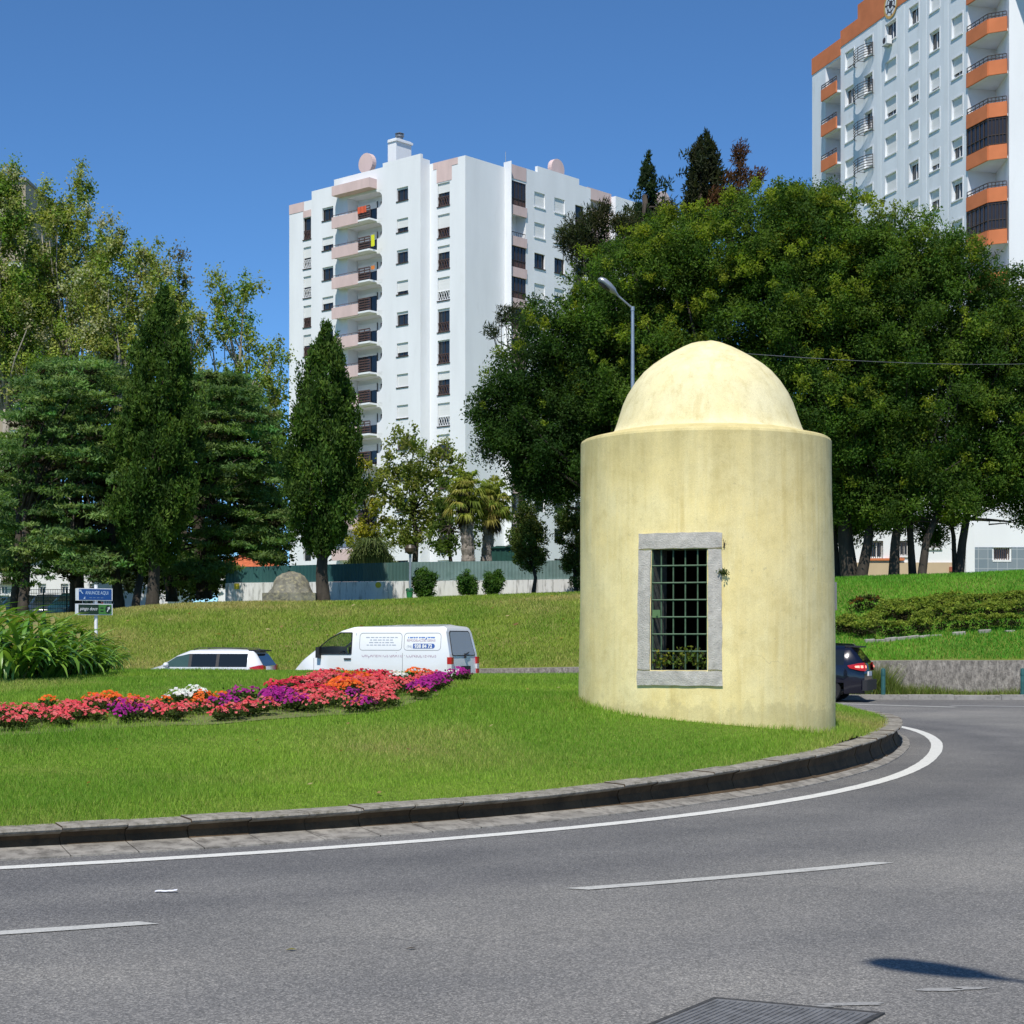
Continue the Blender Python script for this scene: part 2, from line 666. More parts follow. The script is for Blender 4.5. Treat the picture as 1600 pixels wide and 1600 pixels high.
def blob(mb, cx, cy, rx, ry, rot, z, n=22, seed=1):
    rnd = random.Random(seed)
    vs = [(cx, cy, z)]
    for i in range(n):
        q = 2 * math.pi * i / n
        k = rnd.uniform(.72, 1.15)
        x, y = rx * k * math.cos(q), ry * k * math.sin(q)
        vs.append((cx + x * math.cos(rot) - y * math.sin(rot), cy + x * math.sin(rot) + y * math.cos(rot), z))
    mb.add(vs, [(0, 1 + i, 1 + (i + 1) % n) for i in range(n)])


for (px, py, rx, ry, sd) in ((1470, 1547, .12, .04, 3), (1515, 1545, .10, .03, 4), (1330, 1570, .15, .035, 5), (1290, 1573, .07, .02, 6)):
    Yp = F * EYE / (py - HY)
    blob(m, (px - 800) / F * Yp, Yp, rx, ry, .1, .004, seed=sd)
tag(m.build('road_patches', mat('worn_concrete', (.29, .285, .27), .95, var=.25, scale=60)), kind='structure')

# ---- island lawn
nth, nr = 200, 46
rho = 1 - (1 - np.linspace(0, 1, nr)) ** 1.6
degs = np.linspace(-180, 180, nth, endpoint=False)
TH, RH = np.meshgrid(degs, rho, indexing='ij')
RI = (RG(TH) - GW(TH) - KERB_W + .02) * RH
X = C0[0] + RI * np.cos(np.radians(TH))
Yg = C0[1] + RI * np.sin(np.radians(TH))
Zg = island_z(X.ravel(), Yg.ravel())
V = np.c_[X.ravel(), Yg.ravel(), Zg]
I = np.arange(nth * nr).reshape(nth, nr)
I2 = np.roll(I, -1, axis=0)
Q = np.stack([I[:, :-1], I[:, 1:], I2[:, 1:], I2[:, :-1]], -1).reshape(-1, 4)
LAWN = grassground('lawn_soil', (.12, .20, .027), (.18, .27, .04), (.25, .25, .07))
tag(npmesh('island_ground', V, Q, LAWN, smooth=True), kind='structure')


def sines(x, y, k, seed):
    rs = np.random.RandomState(seed)
    s = 0
    for i in range(7):
        a = rs.uniform(0, 2 * math.pi)
        f = k * rs.uniform(.5, 2.2)
        s = s + np.sin(f * (x * math.cos(a) + y * math.sin(a)) + rs.uniform(0, 6.28))
    return s / 3.2


def hit(px, py, zf, y0=12.0, y1=40.0):
    """where the sight line through a photo pixel first meets the surface zf"""
    Ys = np.linspace(y0, y1, 600)
    xs_ = (px - 800) / F * Ys
    zs = EYE + (HY - py) / F * Ys
    g = zf(xs_, Ys)
    k = np.argmax(zs <= g)
    if zs[k] > g[k]: k = int(np.argmin(zs - g))
    return Vector((xs_[k], Ys[k], float(g[k])))


# flower bed outline on the lawn, from its edge in plan
bed_front = [(-40, 1152), (60, 1149), (150, 1142), (250, 1136), (340, 1134), (420, 1126), (500, 1120), (560, 1118), (620, 1110), (680, 1090), (720, 1072), (732, 1062)]
bed_back = [(-40, 1108), (60, 1104), (120, 1103), (200, 1101), (280, 1093), (340, 1089), (400, 1084), (440, 1078), (470, 1070), (500, 1060), (560, 1056), (620, 1056), (680, 1056), (730, 1057)]
BEDF = [hit(x, y, island_z) for x, y in bed_front]
BEDB = [hit(x, y, island_z) for x, y in bed_back]
BED = np.array([(p.x, p.y) for p in BEDF] + [(p.x, p.y) for p in reversed(BEDB)])


def inside(poly, x, y):
    x = np.asarray(x)
    y = np.asarray(y)
    r = np.zeros(x.shape, bool)
    j = len(poly) - 1
    for i in range(len(poly)):
        xi, yi = poly[i]
        xj, yj = poly[j]
        c = ((yi > y) != (yj > y)) & (x < (xj - xi) * (y - yi) / (yj - yi + 1e-12) + xi)
        r ^= c
        j = i
    return r


# soil of the bed: a sheet just above the lawn
bx = np.arange(BED[:, 0].min(), BED[:, 0].max(), .06)
by = np.arange(BED[:, 1].min(), BED[:, 1].max(), .06)
GX, GY = np.meshgrid(bx, by)
ins = inside(BED, GX, GY)
GZ = island_z(GX.ravel(), GY.ravel()).reshape(GX.shape) + .010
idx = -np.ones(GX.shape, int)
need = np.zeros(GX.shape, bool)
cell = ins[:-1, :-1] & ins[1:, 1:] & ins[:-1, 1:] & ins[1:, :-1]
I = np.arange(GX.size).reshape(GX.shape)
Q = np.stack([I[:-1, :-1], I[:-1, 1:], I[1:, 1:], I[1:, :-1]], -1)[cell]
tag(npmesh('flower_bed_soil', np.c_[GX.ravel(), GY.ravel(), GZ.ravel()], Q, mat('bed_soil', (.15, .14, .06), .95, var=.3, scale=6, dirt=((.12, .19, .04), .45, .85), bumpk=.6, bscale=25)), kind='structure')


def blades(name, x, y, z, h, w, col, lean=.45, seed=1, mat_=BLADE):
    rs = np.random.RandomState(seed)
    n = len(x)
    a = rs.uniform(0, 2 * np.pi, n)
    la = rs.uniform(0, 2 * np.pi, n)
    ln = h * rs.uniform(.1, lean * 2, n)
    dx, dy = np.cos(a) * w / 2, np.sin(a) * w / 2
    V = np.empty((n, 3, 3), np.float32)
    V[:, 0] = np.c_[x - dx, y - dy, z - .01]
    V[:, 1] = np.c_[x + dx, y + dy, z - .01]
    V[:, 2] = np.c_[x + np.cos(la) * ln, y + np.sin(la) * ln, z + h]
    c = np.repeat(col[:, None, :], 3, axis=1)
    o = npmesh(name, V.reshape(-1, 3), np.arange(3 * n).reshape(-1, 3), mat_, col=c.reshape(-1, 3))
    return tag(o, kind='stuff')


def grass_cols(x, y, seed, lush, mid, dry, dryness):
    rs = np.random.RandomState(seed)
    n = len(x)
    k = np.clip(.5 + .5 * sines(x, y, 1.1, seed) + rs.normal(0, .25, n), 0, 1)[:, None]
    c = np.array(lush) * (1 - k) + np.array(mid) * k
    d = np.clip(dryness + rs.normal(0, .22, n), 0, 1)[:, None]
    c = c * (1 - d) + np.array(dry) * d
    return c * rs.uniform(.7, 1.3, (n, 1))


rs = np.random.RandomState(3)
N = 620000
N2 = 190000                                # thinner cover beyond the edges of the photo
px = np.r_[rs.uniform(-60, 1560, N), rs.uniform(-1500, -60, N2)]
Y_ = np.exp(rs.uniform(math.log(12.3), math.log(34), N + N2))
N = N + N2
x_ = (px - 800) / F * Y_
dx_, dy_ = x_ - C0[0], Y_ - C0[1]
dg_ = np.degrees(np.arctan2(dy_, dx_))
rr_ = np.hypot(dx_, dy_)
lim = RG(dg_) - GW(dg_) - KERB_W
ok = (rr_ < lim + .05) & (np.hypot(x_ - KX, Y_ - KY) > KR - .02) & ~(inside(BED, x_, Y_) & (rs.rand(N) > .5))
bare = hit(248, 1058, island_z)
ok &= ~((((x_ - bare.x) / .55) ** 2 + ((Y_ - bare.y) / .8) ** 2 < 1) & (rs.rand(N) > .25))
x_, Y_, rim = x_[ok], Y_[ok], (rr_ - lim)[ok]
dryn = np.clip(.62 * sines(x_, Y_, .75, 12) - .18, 0, .7) + np.clip(.3 * sines(x_, Y_, 2.6, 5) - .1, 0, .3)
dryn = dryn + np.clip(1 + rim / .35, 0, 1) * .22
h_ = rs.uniform(.02, .052, len(x_)) * (1 + .35 * sines(x_, Y_, 1.6, 8)) * np.clip(Y_ / 18, .9, 1.3)
near_k = np.hypot(x_ - KX, Y_ - KY) < KR + .14
h_[near_k] *= 1.5
blades('grass', x_, Y_, island_z(x_, Y_), np.clip(h_, .02, .13), .0075 * np.clip(Y_ / 16, .9, 2), grass_cols(x_, Y_, 21, (.15, .31, .026), (.27, .43, .045), (.42, .38, .13), dryn), seed=4)

rs = np.random.RandomState(64)
fv, fc = [], []
for k in range(170):
    if k < 120:
        px, Y = rs.uniform(180, 905), math.exp(rs.uniform(math.log(53), math.log(69)))
        zf = None
    else:
        px, Y = rs.uniform(0, 1250), rs.uniform(14, 27)
    fv.append((px, Y))
FALLEN = fv


# ---- kerb stones of the island: curved face under a lip, with a gutter slab at their feet
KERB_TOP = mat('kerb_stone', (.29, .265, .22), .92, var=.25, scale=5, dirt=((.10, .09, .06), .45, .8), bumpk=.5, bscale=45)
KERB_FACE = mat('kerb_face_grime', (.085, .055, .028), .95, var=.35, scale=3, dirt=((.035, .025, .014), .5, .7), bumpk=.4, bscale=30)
m = MB()
g = MB()
d = -112.0
rnd = random.Random(11)
while d < 150:
    step = math.degrees(.50 / 17.0)
    d1 = d + step - math.degrees(.006 / 17)
    dz, dr = rnd.uniform(-.006, .006), rnd.uniform(-.008, .008)
    sub = 2
    rows = []
    for i in range(sub + 1):
        q = d + (d1 - d) * i / sub
        rg, gw, zk = float(RG(q)), float(GW(q)), float(ZK(q)) + dz
        r0 = rg - gw + dr
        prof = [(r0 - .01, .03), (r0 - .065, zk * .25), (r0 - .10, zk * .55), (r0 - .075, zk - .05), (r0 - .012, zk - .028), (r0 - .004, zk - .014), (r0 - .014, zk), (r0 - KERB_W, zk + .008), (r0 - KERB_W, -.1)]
        bx_, by_ = polar(q, r0)
        zr = float(road_z(bx_, by_))
        rows.append([(*polar(q, r), z + zr) for r, z in prof])
    for i in range(sub):
        for k in range(len(prof) - 1):
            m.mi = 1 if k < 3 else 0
            m.quad(rows[i][k], rows[i + 1][k], rows[i + 1][k + 1], rows[i][k + 1])
    for e, rev in ((rows[0], True), (rows[-1], False)):
        m.mi = 1
        n = len(e)
        b = Vector((*e[0][:2], e[-1][2]))
        pts = list(e)
        m.add(pts, [tuple(range(n)) if rev else tuple(range(n - 1, -1, -1))])
    # gutter slab
    rw = []
    for i in range(sub + 1):
        q = d + (d1 - d) * i / sub
        rg, gw = float(RG(q)) + dr * .6, float(GW(q))
        rw.append([(*polar(q, rg + .01), -.05), (*polar(q, rg), .012), (*polar(q, rg - gw - .09), .055)])
        zr = float(road_z(*polar(q, rg)))
        rw[-1] = [(a, b_, c_ + zr) for a, b_, c_ in rw[-1]]
    for i in range(sub):
        for k in range(2):
            g.quad(rw[i][k], rw[i + 1][k], rw[i + 1][k + 1], rw[i][k + 1])
    d += step
tag(m.build('kerb', [KERB_TOP, KERB_FACE]), kind='structure')
tag(g.build('gutter', mat('gutter_concrete', (.285, .265, .23), .92, var=.25, scale=3, dirt=((.11, .10, .085), .44, .85), bumpk=.4, bscale=60)), kind='structure')

# ---- the hillside beyond the ring road
WALL = [(-60, 30), (-38, 40), (-28, 47.5), (-20, 51.5), (-12, 52.8), (-6, 51.8), (0, 49.3), (4, 48.0), (8, 46.9), (12, 46.5), (25, 46.0), (60, 45), (90, 44)]
WX = np.array([p[0] for p in WALL], float)
WY = np.array([p[1] for p in WALL], float)


def wall_y(x):
    return sum(np.interp(np.asarray(x, float) + e, WX, WY) for e in (-3, -1.5, 0, 1.5, 3)) / 5


def wall_top(x):
    return np.interp(x, [-14, -6, 0, 5, 10, 20], [.48, .6, .73, .85, .99, 1.0])


hc = []
for x in (-40, -30, -22, -16, -12, -8, -4, 0, 4, 8, 12, 16, 22, 30, 45):
    hc.append((x, float(wall_y(x)), float(wall_top(x))))
for px, py, Y in ((-150, 962, 70), (0, 962, 70), (120, 960, 70), (240, 947, 70), (330, 943, 70), (420, 941, 70), (520, 941, 70), (600, 939.5, 70), (640, 937, 70), (700, 934, 70), (800, 931, 70), (900, 928, 70),
                  (1000, 925, 68), (1100, 918, 66), (1200, 911, 64), (1300, 905, 62), (1400, 901, 62), (1500, 898, 62), (1600, 893, 62), (1750, 888, 62)):
    p = at(px, py, Y)
    hc.append((p.x, p.y, p.z))
    hc.append((p.x * 1.08, p.y + 6, p.z - .12))
    hc.append((p.x * 1.3, p.y + 25, p.z - .1))
hc += [(-60, 160, 3.0), (0, 160, 3.4), (60, 160, 3.8), (0, 330, 3.4), (-150, 300, 3), (150, 300, 3.6), (-60, 60, 1.6), (60, 60, 2.6), (10, 100, 3.4), (-40, 100, 2.8), (40, 100, 3.7)]
hill_z0 = rbf(hc)


def hill_z(x, y):
    x = np.atleast_1d(np.asarray(x, float))
    y = np.atleast_1d(np.asarray(y, float))
    z = hill_z0(x, y)
    t = np.clip((y - 160) / 60, 0, 1)
    return z * (1 - t) + 3.3 * t


xs = np.unique(np.r_[np.arange(-60, 80.1, 1.25), np.linspace(-400, -60, 8), np.linspace(80, 400, 8)])
ds = np.r_[np.arange(0, 40, .9), np.arange(40, 130, 6), np.array([160, 240, 400, 900, 3000])]
GX, GD = np.meshgrid(xs, ds)
GY = wall_y(GX) + .12 + GD
GZ = hill_z(GX.ravel(), GY.ravel())
V = np.c_[GX.ravel(), GY.ravel(), GZ]
I = np.arange(GX.size).reshape(GX.shape)
Q = np.stack([I[:-1, :-1], I[:-1, 1:], I[1:, 1:], I[1:, :-1]], -1).reshape(-1, 4)
tag(npmesh('hillside', V, Q, grassground('hill_lawn', (.12, .18, .025), (.19, .235, .045), (.26, .23, .09), .5), smooth=True), kind='structure')

rs = np.random.RandomState(9)
N = 330000
N2 = 130000
px = np.r_[rs.uniform(-40, 1640, N), rs.uniform(-700, -40, N2 // 2), rs.uniform(1640, 2300, N2 - N2 // 2)]
Y_ = np.exp(rs.uniform(math.log(45), math.log(74), N + N2))
N = N + N2
x_ = (px - 800) / F * Y_
ok = (Y_ > wall_y(x_) + .25) & ~((px > 930) & (px < 1280) & (rs.rand(N) > .6)) & (Y_ < np.where(px > 1200, 66, 73))
x_, Y_, px = x_[ok], Y_[ok], px[ok]
z_ = hill_z(x_, Y_)
py_ = HY - (z_ - EYE) / Y_ * F
right = px > 1290 - 330 * rs.rand(len(px)) ** .7
dryn = np.clip(.6 * sines(x_, Y_, .35, 31) + .22 + .25 * sines(x_, Y_, 1.3, 32), 0, .85)
dryn += .55 * np.exp(-((px - 845) / 60) ** 2 - ((py_ - 952) / 14) ** 2) + .35 * np.exp(-((px - 540) / 130) ** 2 - ((py_ - 956) / 9) ** 2)
dryn = np.where(right, np.clip(.25 * sines(x_, Y_, .5, 7) - .08, 0, .3), dryn)
cl = grass_cols(x_, Y_, 33, (.17, .30, .026), (.28, .375, .048), (.48, .40, .15), dryn)
cr = grass_cols(x_, Y_, 34, (.08, .29, .02), (.16, .39, .03), (.30, .34, .08), dryn)
blades('grass', x_, Y_, z_, rs.uniform(.05, .12, len(x_)), np.full(len(x_), .03), np.where(right[:, None], cr, cl), seed=6)

# ---- retaining wall, far kerb, verge
WCON = mat('wall_concrete', (.27, .245, .21), .95, var=.45, scale=9, dirt=((.085, .075, .065), .46, .75), bumpk=.8, bscale=24, stretch=(1, 1, .45))
m = MB()
xw = np.arange(-46, 75, 1.5)
rows = []
for x in xw:
    y, zt = float(wall_y(x)), float(wall_top(x)) + .02
    rows.append([(x, y - .16, -.5), (x, y - .15, zt), (x, y + .17, zt + .01), (x, y + .17, -.5)])
for a, b in zip(rows[:-1], rows[1:]):
    for k in range(3):
        m.quad(a[k], b[k], b[k + 1], a[k + 1])
m.add(rows[0], [(0, 1, 2, 3)])
m.add(rows[-1], [(3, 2, 1, 0)])
tag(m.build('retaining_wall', WCON), 'low stained concrete retaining wall along the far side of the ring road', 'wall')
m = MB()
rnd = random.Random(5)
x = -46.0
while x < 75:
    x1 = x + 1.2
    ya, yb = float(wall_y(x)) - 1.35, float(wall_y(x1)) - 1.35
    dz = rnd.uniform(-.01, .012)
    za, zb = float(road_z(x, ya)), float(road_z(x1, yb))
    p = [(x, ya, za - .05), (x1 - .012, yb, zb - .05), (x1 - .012, yb, zb + .12 + dz), (x, ya, za + .12 + dz), (x, ya + .22, za + .13 + dz), (x1 - .012, yb + .22, zb + .13 + dz), (x, ya + .22, za - .05), (x1 - .012, yb + .22, zb - .05)]
    m.add(p, [(0, 1, 2, 3), (3, 2, 5, 4), (4, 5, 7, 6), (0, 3, 4, 6), (1, 7, 5, 2)])
    x = x1
tag(m.build('far_kerb', mat('far_kerb_stone', (.30, .285, .26), .92, var=.15, scale=3, dirt=((.1, .095, .085), .52, .8), bumpk=.3, bscale=30)), kind='structure')
m = MB()
for a, b in zip(xw[:-1], xw[1:]):
    ya, yb = float(wall_y(a)), float(wall_y(b))
    m.quad((a, ya - 1.14, .09 + float(road_z(a, ya - 1))), (b, yb - 1.14, .09 + float(road_z(b, yb - 1))), (b, yb - .14, .12 + float(road_z(b, yb))), (a, ya - .14, .12 + float(road_z(a, ya))))
tag(m.build('verge', mat('verge_soil', (.20, .175, .13), .95, var=.3, scale=5, bumpk=.5, bscale=25)), kind='structure')
# weeds at the foot of the wall
rs = np.random.RandomState(19)
wx, wy, wh = [], [], []
for cx, n, sp, hh in ((9.75, 2200, .4, .55), (9.4, 1500, .35, .45), (8.9, 800, .8, .22), (10.8, 1500, .9, .2), (13.6, 900, 1.0, .14), (15.8, 600, .8, .13), (18.2, 1300, .7, .26), (12.2, 300, .6, .12), (7.6, 400, .8, .15)):
    xx = rs.normal(cx, sp, n)
    wx.append(xx)
    wy.append(wall_y(xx) - .2 - np.abs(rs.normal(0, .22, n)))
    wh.append(1.7 * hh * rs.uniform(.3, 1.1, n) * np.exp(-((xx - cx) / (1.6 * sp)) ** 2))
wx, wy, wh = map(np.concatenate, (wx, wy, wh))
c = grass_cols(wx, wy, 3, (.08, .17, .02), (.16, .24, .04), (.28, .24, .10), np.full(len(wx), .25))
blades('weeds', wx, wy, .10 + np.zeros(len(wx)), np.clip(wh, .03, 1), np.full(len(wx), .022), c, lean=.5, seed=2)

# dry leaves scattered on the grass, no two alike
V, Cc = [], []
for px, Y in FALLEN:
    x = (px - 800) / F * Y
    isl = Y < 40
    if isl:
        d = math.degrees(math.atan2(Y - C0[1], x - C0[0]))
        if math.hypot(x - C0[0], Y - C0[1]) > float(RG(d)) - .8 or math.hypot(x - KX, Y - KY) < 1.9: continue
    elif Y < float(wall_y(x)) + 1: continue
    z = float((island_z if isl else hill_z)(x, Y)[0]) + (.035 if isl else .07)
    a, L = rs.uniform(0, 6.28), rs.uniform(.02, .035) if isl else rs.uniform(.05, .10)
    u = Vector((math.cos(a), math.sin(a), rs.uniform(-.2, .4))) * L
    v = Vector((-math.sin(a), math.cos(a), rs.uniform(.1, .7))) * L * .6
    p = Vector((x, Y, z))
    V += [p - u, p + v, p + u, p - v]
    c = np.array([(.40, .28, .12), (.48, .40, .20), (.30, .17, .08)][rs.randint(3)]) * rs.uniform(.7, 1.2)
    Cc += [c] * 4
tag(npmesh('fallen_leaves', np.array([tuple(q) for q in V]), np.arange(len(V)).reshape(-1, 4), LEAF, col=np.array(Cc)), kind='stuff')
# ================================================================== the kiosk
def kiosk_mat(name, base, pale, stain, topz=None):
    m = bpy.data.materials.new(name)
    t, nt, lk, bs = nodes(m)
    v = mapped(nt, lk)
    c = ramp(nt, lk, noise(nt, lk, v, 1.3, 6, .6), [(.3, base), (.7, pale)])
    st = noise(nt, lk, mapped(nt, lk, (1, 1, .10)), 4.2, 5, .6)
    c = mixc(nt, lk, c, stain, ramp(nt, lk, st, [(.46, (0, 0, 0)), (.68, (.28, .28, .28))]))
    st2 = noise(nt, lk, mapped(nt, lk, (1, 1, .06)), 11, 3, .6)
    c = mixc(nt, lk, c, pale, ramp(nt, lk, st2, [(.52, (0, 0, 0)), (.68, (.6, .6, .6))]))
    st3 = noise(nt, lk, mapped(nt, lk, (1, 1, .045)), 7.5, 4, .65)
    c = mixc(nt, lk, c, tuple(x * .88 for x in stain), ramp(nt, lk, st3, [(.54, (0, 0, 0)), (.70, (.5, .5, .5))]))
    if topz:
        # rain stains running down from the rim
        tc = nt.new("ShaderNodeTexCoord")
        sx = nt.new("ShaderNodeSeparateXYZ")
        lk.new(tc.outputs['Object'], sx.inputs[0])
        ad = nt.new("ShaderNodeMath")
        ad.operation = 'MULTIPLY_ADD'
        ad.inputs[1].default_value = 1.5
        lk.new(st, ad.inputs[0])
        lk.new(sx.outputs['Z'], ad.inputs[2])
        k = ramp(nt, lk, ad.outputs[0], [(0, (0, 0, 0)), (1, (1, 1, 1))])
        mr = nt.new("ShaderNodeMapRange")
        mr.inputs[1].default_value = topz - .35
        mr.inputs[2].default_value = topz + .95
        lk.new(ad.outputs[0], mr.inputs[0])
        k = ramp(nt, lk, mr.outputs[0], [(.25, (0, 0, 0)), (.8, (.42, .42, .42)), (1, (.6, .6, .6))])
        c = mixc(nt, lk, c, (.52, .45, .22), k)
    if topz:
        # splash-back grime in the lowest hand's breadths of the wall
        gn = nt.new("ShaderNodeMath")
        gn.operation = 'MULTIPLY_ADD'
        gn.inputs[1].default_value = -.75
        lk.new(noise(nt, lk, v, 5, 6, .7), gn.inputs[0])
        lk.new(sx.outputs['Z'], gn.inputs[2])
        gk = ramp(nt, lk, gn.outputs[0], [(0, (.34, .34, .34)), (.10, (0, 0, 0))])
        c = mixc(nt, lk, c, (.40, .35, .18), gk)
    spk = noise(nt, lk, v, 14, 6, .7)
    c = mixc(nt, lk, c, (.42, .37, .22), ramp(nt, lk, spk, [(.60, (0, 0, 0)), (.76, (.6, .6, .6))]))
    bl = noise(nt, lk, v, 3.4, 8, .72)
    c = mixc(nt, lk, c, ramp(nt, lk, bl, [(.28, (.86, .84, .77)), (.5, (1, 1, 1)), (.74, (1.10, 1.09, 1.06))]), 1.0, 'MULTIPLY')
    gr_ = noise(nt, lk, v, 85, 3, .75)
    c = mixc(nt, lk, c, ramp(nt, lk, gr_, [(.3, (.86, .85, .82)), (.7, (1.10, 1.10, 1.08))]), 1.0, 'MULTIPLY')
    # hairline cracks in the old render
    vc = nt.new("ShaderNodeTexVoronoi")
    vc.feature = 'DISTANCE_TO_EDGE'
    vc.inputs['Scale'].default_value = .8
    nz = nt.new("ShaderNodeTexNoise")
    nz.inputs['Scale'].default_value = 3.0
    nz.inputs['Detail'].default_value = 7
    lk.new(v, nz.inputs['Vector'])
    dv = nt.new("ShaderNodeVectorMath")
    dv.operation = 'MULTIPLY_ADD'
    dv.inputs[1].default_value = (.35, .35, .35)
    lk.new(nz.outputs['Color'], dv.inputs[0])
    lk.new(v, dv.inputs[2])
    lk.new(dv.outputs[0], vc.inputs['Vector'])
    gate = ramp(nt, lk, noise(nt, lk, v, .9, 3), [(.55, (0, 0, 0)), (.65, (.4, .4, .4))])
    cr = ramp(nt, lk, vc.outputs['Distance'], [(0, (1, 1, 1)), (.005, (0, 0, 0))])
    c = mixc(nt, lk, c, (.36, .29, .16), mixc(nt, lk, gate, cr, 1.0, 'MULTIPLY'))
    lk.new(c, bs.inputs['Base Color'])
    bs.inputs['Roughness'].default_value = .9
    bs.inputs['Specular IOR Level'].default_value = .15
    b1 = noise(nt, lk, v, 3.0, 9, .7)
    bump(nt, lk, bs, b1, .22, .035)
    return m


KW = kiosk_mat('kiosk_render', (.83, .68, .305), (.86, .75, .41), (.70, .54, .20), 3.55)
KD = kiosk_mat('dome_render', (.74, .65, .36), (.80, .73, .47), (.68, .57, .28))
STONE = mat('limestone', (.48, .45, .395), .9, var=.2, scale=9, dirt=((.20, .20, .20), .58, .6), bumpk=.55, bscale=60)
IRON = mat('green_painted_iron', (.075, .135, .075), .6, var=.25, scale=12)
GZ0 = .35                                 # the walls start below the lawn
kiosk = thing('kiosk', 'round yellow rendered kiosk with pale dome and barred stone window', 'kiosk', (KX, KY, GZ0))
ZT = 4.188
WA, WHW = R(-108.0), .325                  # window direction, half width of frame (rad)
OPW = .212
Z_F0, Z_F1, Z_O0, Z_O1 = 1.022, 2.898, 1.216, 2.693


def krad(z):
    return 1.671 - .047 * (z - .5) / 3.7


def kp(a, z, dr=0.0):
    r = krad(z) + dr + .007 * math.sin(3 * a + 1.3 * z) + .005 * math.sin(7 * a - 2.1 * z + 1) + .003 * math.sin(15 * a + 4 * z)
    return (KX + r * math.cos(a), KY + r * math.sin(a), z)


def curved_panel(mb, angs, zs, skip, r_out, r_in=None):
    for i in range(len(angs) - 1):
        for j in range(len(zs) - 1):
            if skip(.5 * (angs[i] + angs[i + 1]), .5 * (zs[j] + zs[j + 1])): continue
            a, b, c, d = angs[i], angs[i + 1], zs[j], zs[j + 1]
            mb.quad(kp(a, c, r_out), kp(b, c, r_out), kp(b, d, r_out), kp(a, d, r_out))
            if r_in is not None:
                mb.quad(kp(b, c, r_in), kp(a, c, r_in), kp(a, d, r_in), kp(b, d, r_in))


TH_W = .44
angs = sorted(set( [WA - OPW + (2 * OPW) * k / 6 for k in range(7)] + [WA + OPW + (2 * math.pi - 2 * OPW) * k / 90 for k in range(91)]))
zs = sorted(set([GZ0 - .4, .2, .6, 1.0, Z_O0, 1.6, 2.0, 2.3, Z_O1, 3.0, 3.4, 3.8, ZT - .05]))
isop = lambda a, z: abs((a - WA + math.pi) % (2 * math.pi) - math.pi) < OPW and Z_O0 < z < Z_O1
w = MB()
curved_panel(w, angs, zs, isop, 0.0, -TH_W)
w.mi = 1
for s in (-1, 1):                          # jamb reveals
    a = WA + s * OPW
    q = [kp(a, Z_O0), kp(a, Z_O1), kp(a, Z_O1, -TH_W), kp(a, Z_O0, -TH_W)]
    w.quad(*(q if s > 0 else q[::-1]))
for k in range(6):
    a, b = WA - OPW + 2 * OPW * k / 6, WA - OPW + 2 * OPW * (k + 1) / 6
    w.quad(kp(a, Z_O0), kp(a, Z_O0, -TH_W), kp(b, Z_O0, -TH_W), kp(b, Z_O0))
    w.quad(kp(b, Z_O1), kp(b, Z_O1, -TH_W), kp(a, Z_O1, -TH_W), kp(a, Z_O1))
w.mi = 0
# rounded rim and sloping ledge
full = [2 * math.pi * k / 96 for k in range(97)]
rim = [(0, ZT - .05), (-.012, ZT - .02), (-.04, ZT - .002), (-.09, ZT + .012), (-.25, ZT + .05), (-.34, ZT + .075)]
for i in range(96):
    for j in range(len(rim) - 1):
        a, b = full[i], full[i + 1]
        (r0, z0), (r1, z1) = rim[j], rim[j + 1]
        rr = krad(ZT)
        P = lambda q, r, z: kp(q, z, rr - krad(z) + r)
        w.quad(P(a, r0, z0), P(b, r0, z0), P(b, r1, z1), P(a, r1, z1))
o = w.build('wall', [KW, mat('shaded_reveal', (.10, .105, .095), .9, var=.25, scale=8, dirt=((.03, .035, .03), .48, .8))], kiosk, smooth=True, angle=50)  # reveal colour darkened to put in the shade of the opening
dm = MB()
prof = [(r * 1.051, ZT + (z - ZT) * 1.051) for r, z in [(1.27, ZT + .045), (1.215, ZT + .066), (1.172, ZT + .10), (1.150, ZT + .15), (1.118, ZT + .235), (1.05, ZT + .44), (.99, ZT + .57), (.90, ZT + .715), (.796, ZT + .84), (.69, ZT + .93), (.565, ZT + 1.015), (.44, ZT + 1.09), (.318, ZT + 1.155), (.22, ZT + 1.198), (.13, ZT + 1.222), (.06, ZT + 1.232), (0.001, ZT + 1.235)]]
rnd = random.Random(2)
n = 72
vs, fs = [], []
ph = [rnd.uniform(0, 6.28) for _ in range(6)]
for r, z in prof:
    for k in range(n):
        q = 2 * math.pi * k / n
        wob = 1 + .007 * math.sin(3 * q + ph[0] + z) + .005 * math.sin(5 * q + ph[1] + 2 * z) + .003 * math.sin(11 * q + ph[2] + 5 * z)
        vs.append((KX + .025 + r * wob * math.cos(q), KY + r * wob * math.sin(q), z + .006 * math.sin(4 * q + ph[3])))
for i in range(len(prof) - 1):
    for k in range(n):
        k2 = (k + 1) % n
        fs.append((i * n + k, i * n + k2, (i + 1) * n + k2, (i + 1) * n + k))
dm.add(vs, fs)
dm.build('dome', KD, kiosk, smooth=True)
inner = MB()
inner.lathe((KX, KY, 0), [(krad(1) - TH_W - .02, .4), (krad(1) - TH_W - .02, 1.0)], 8)
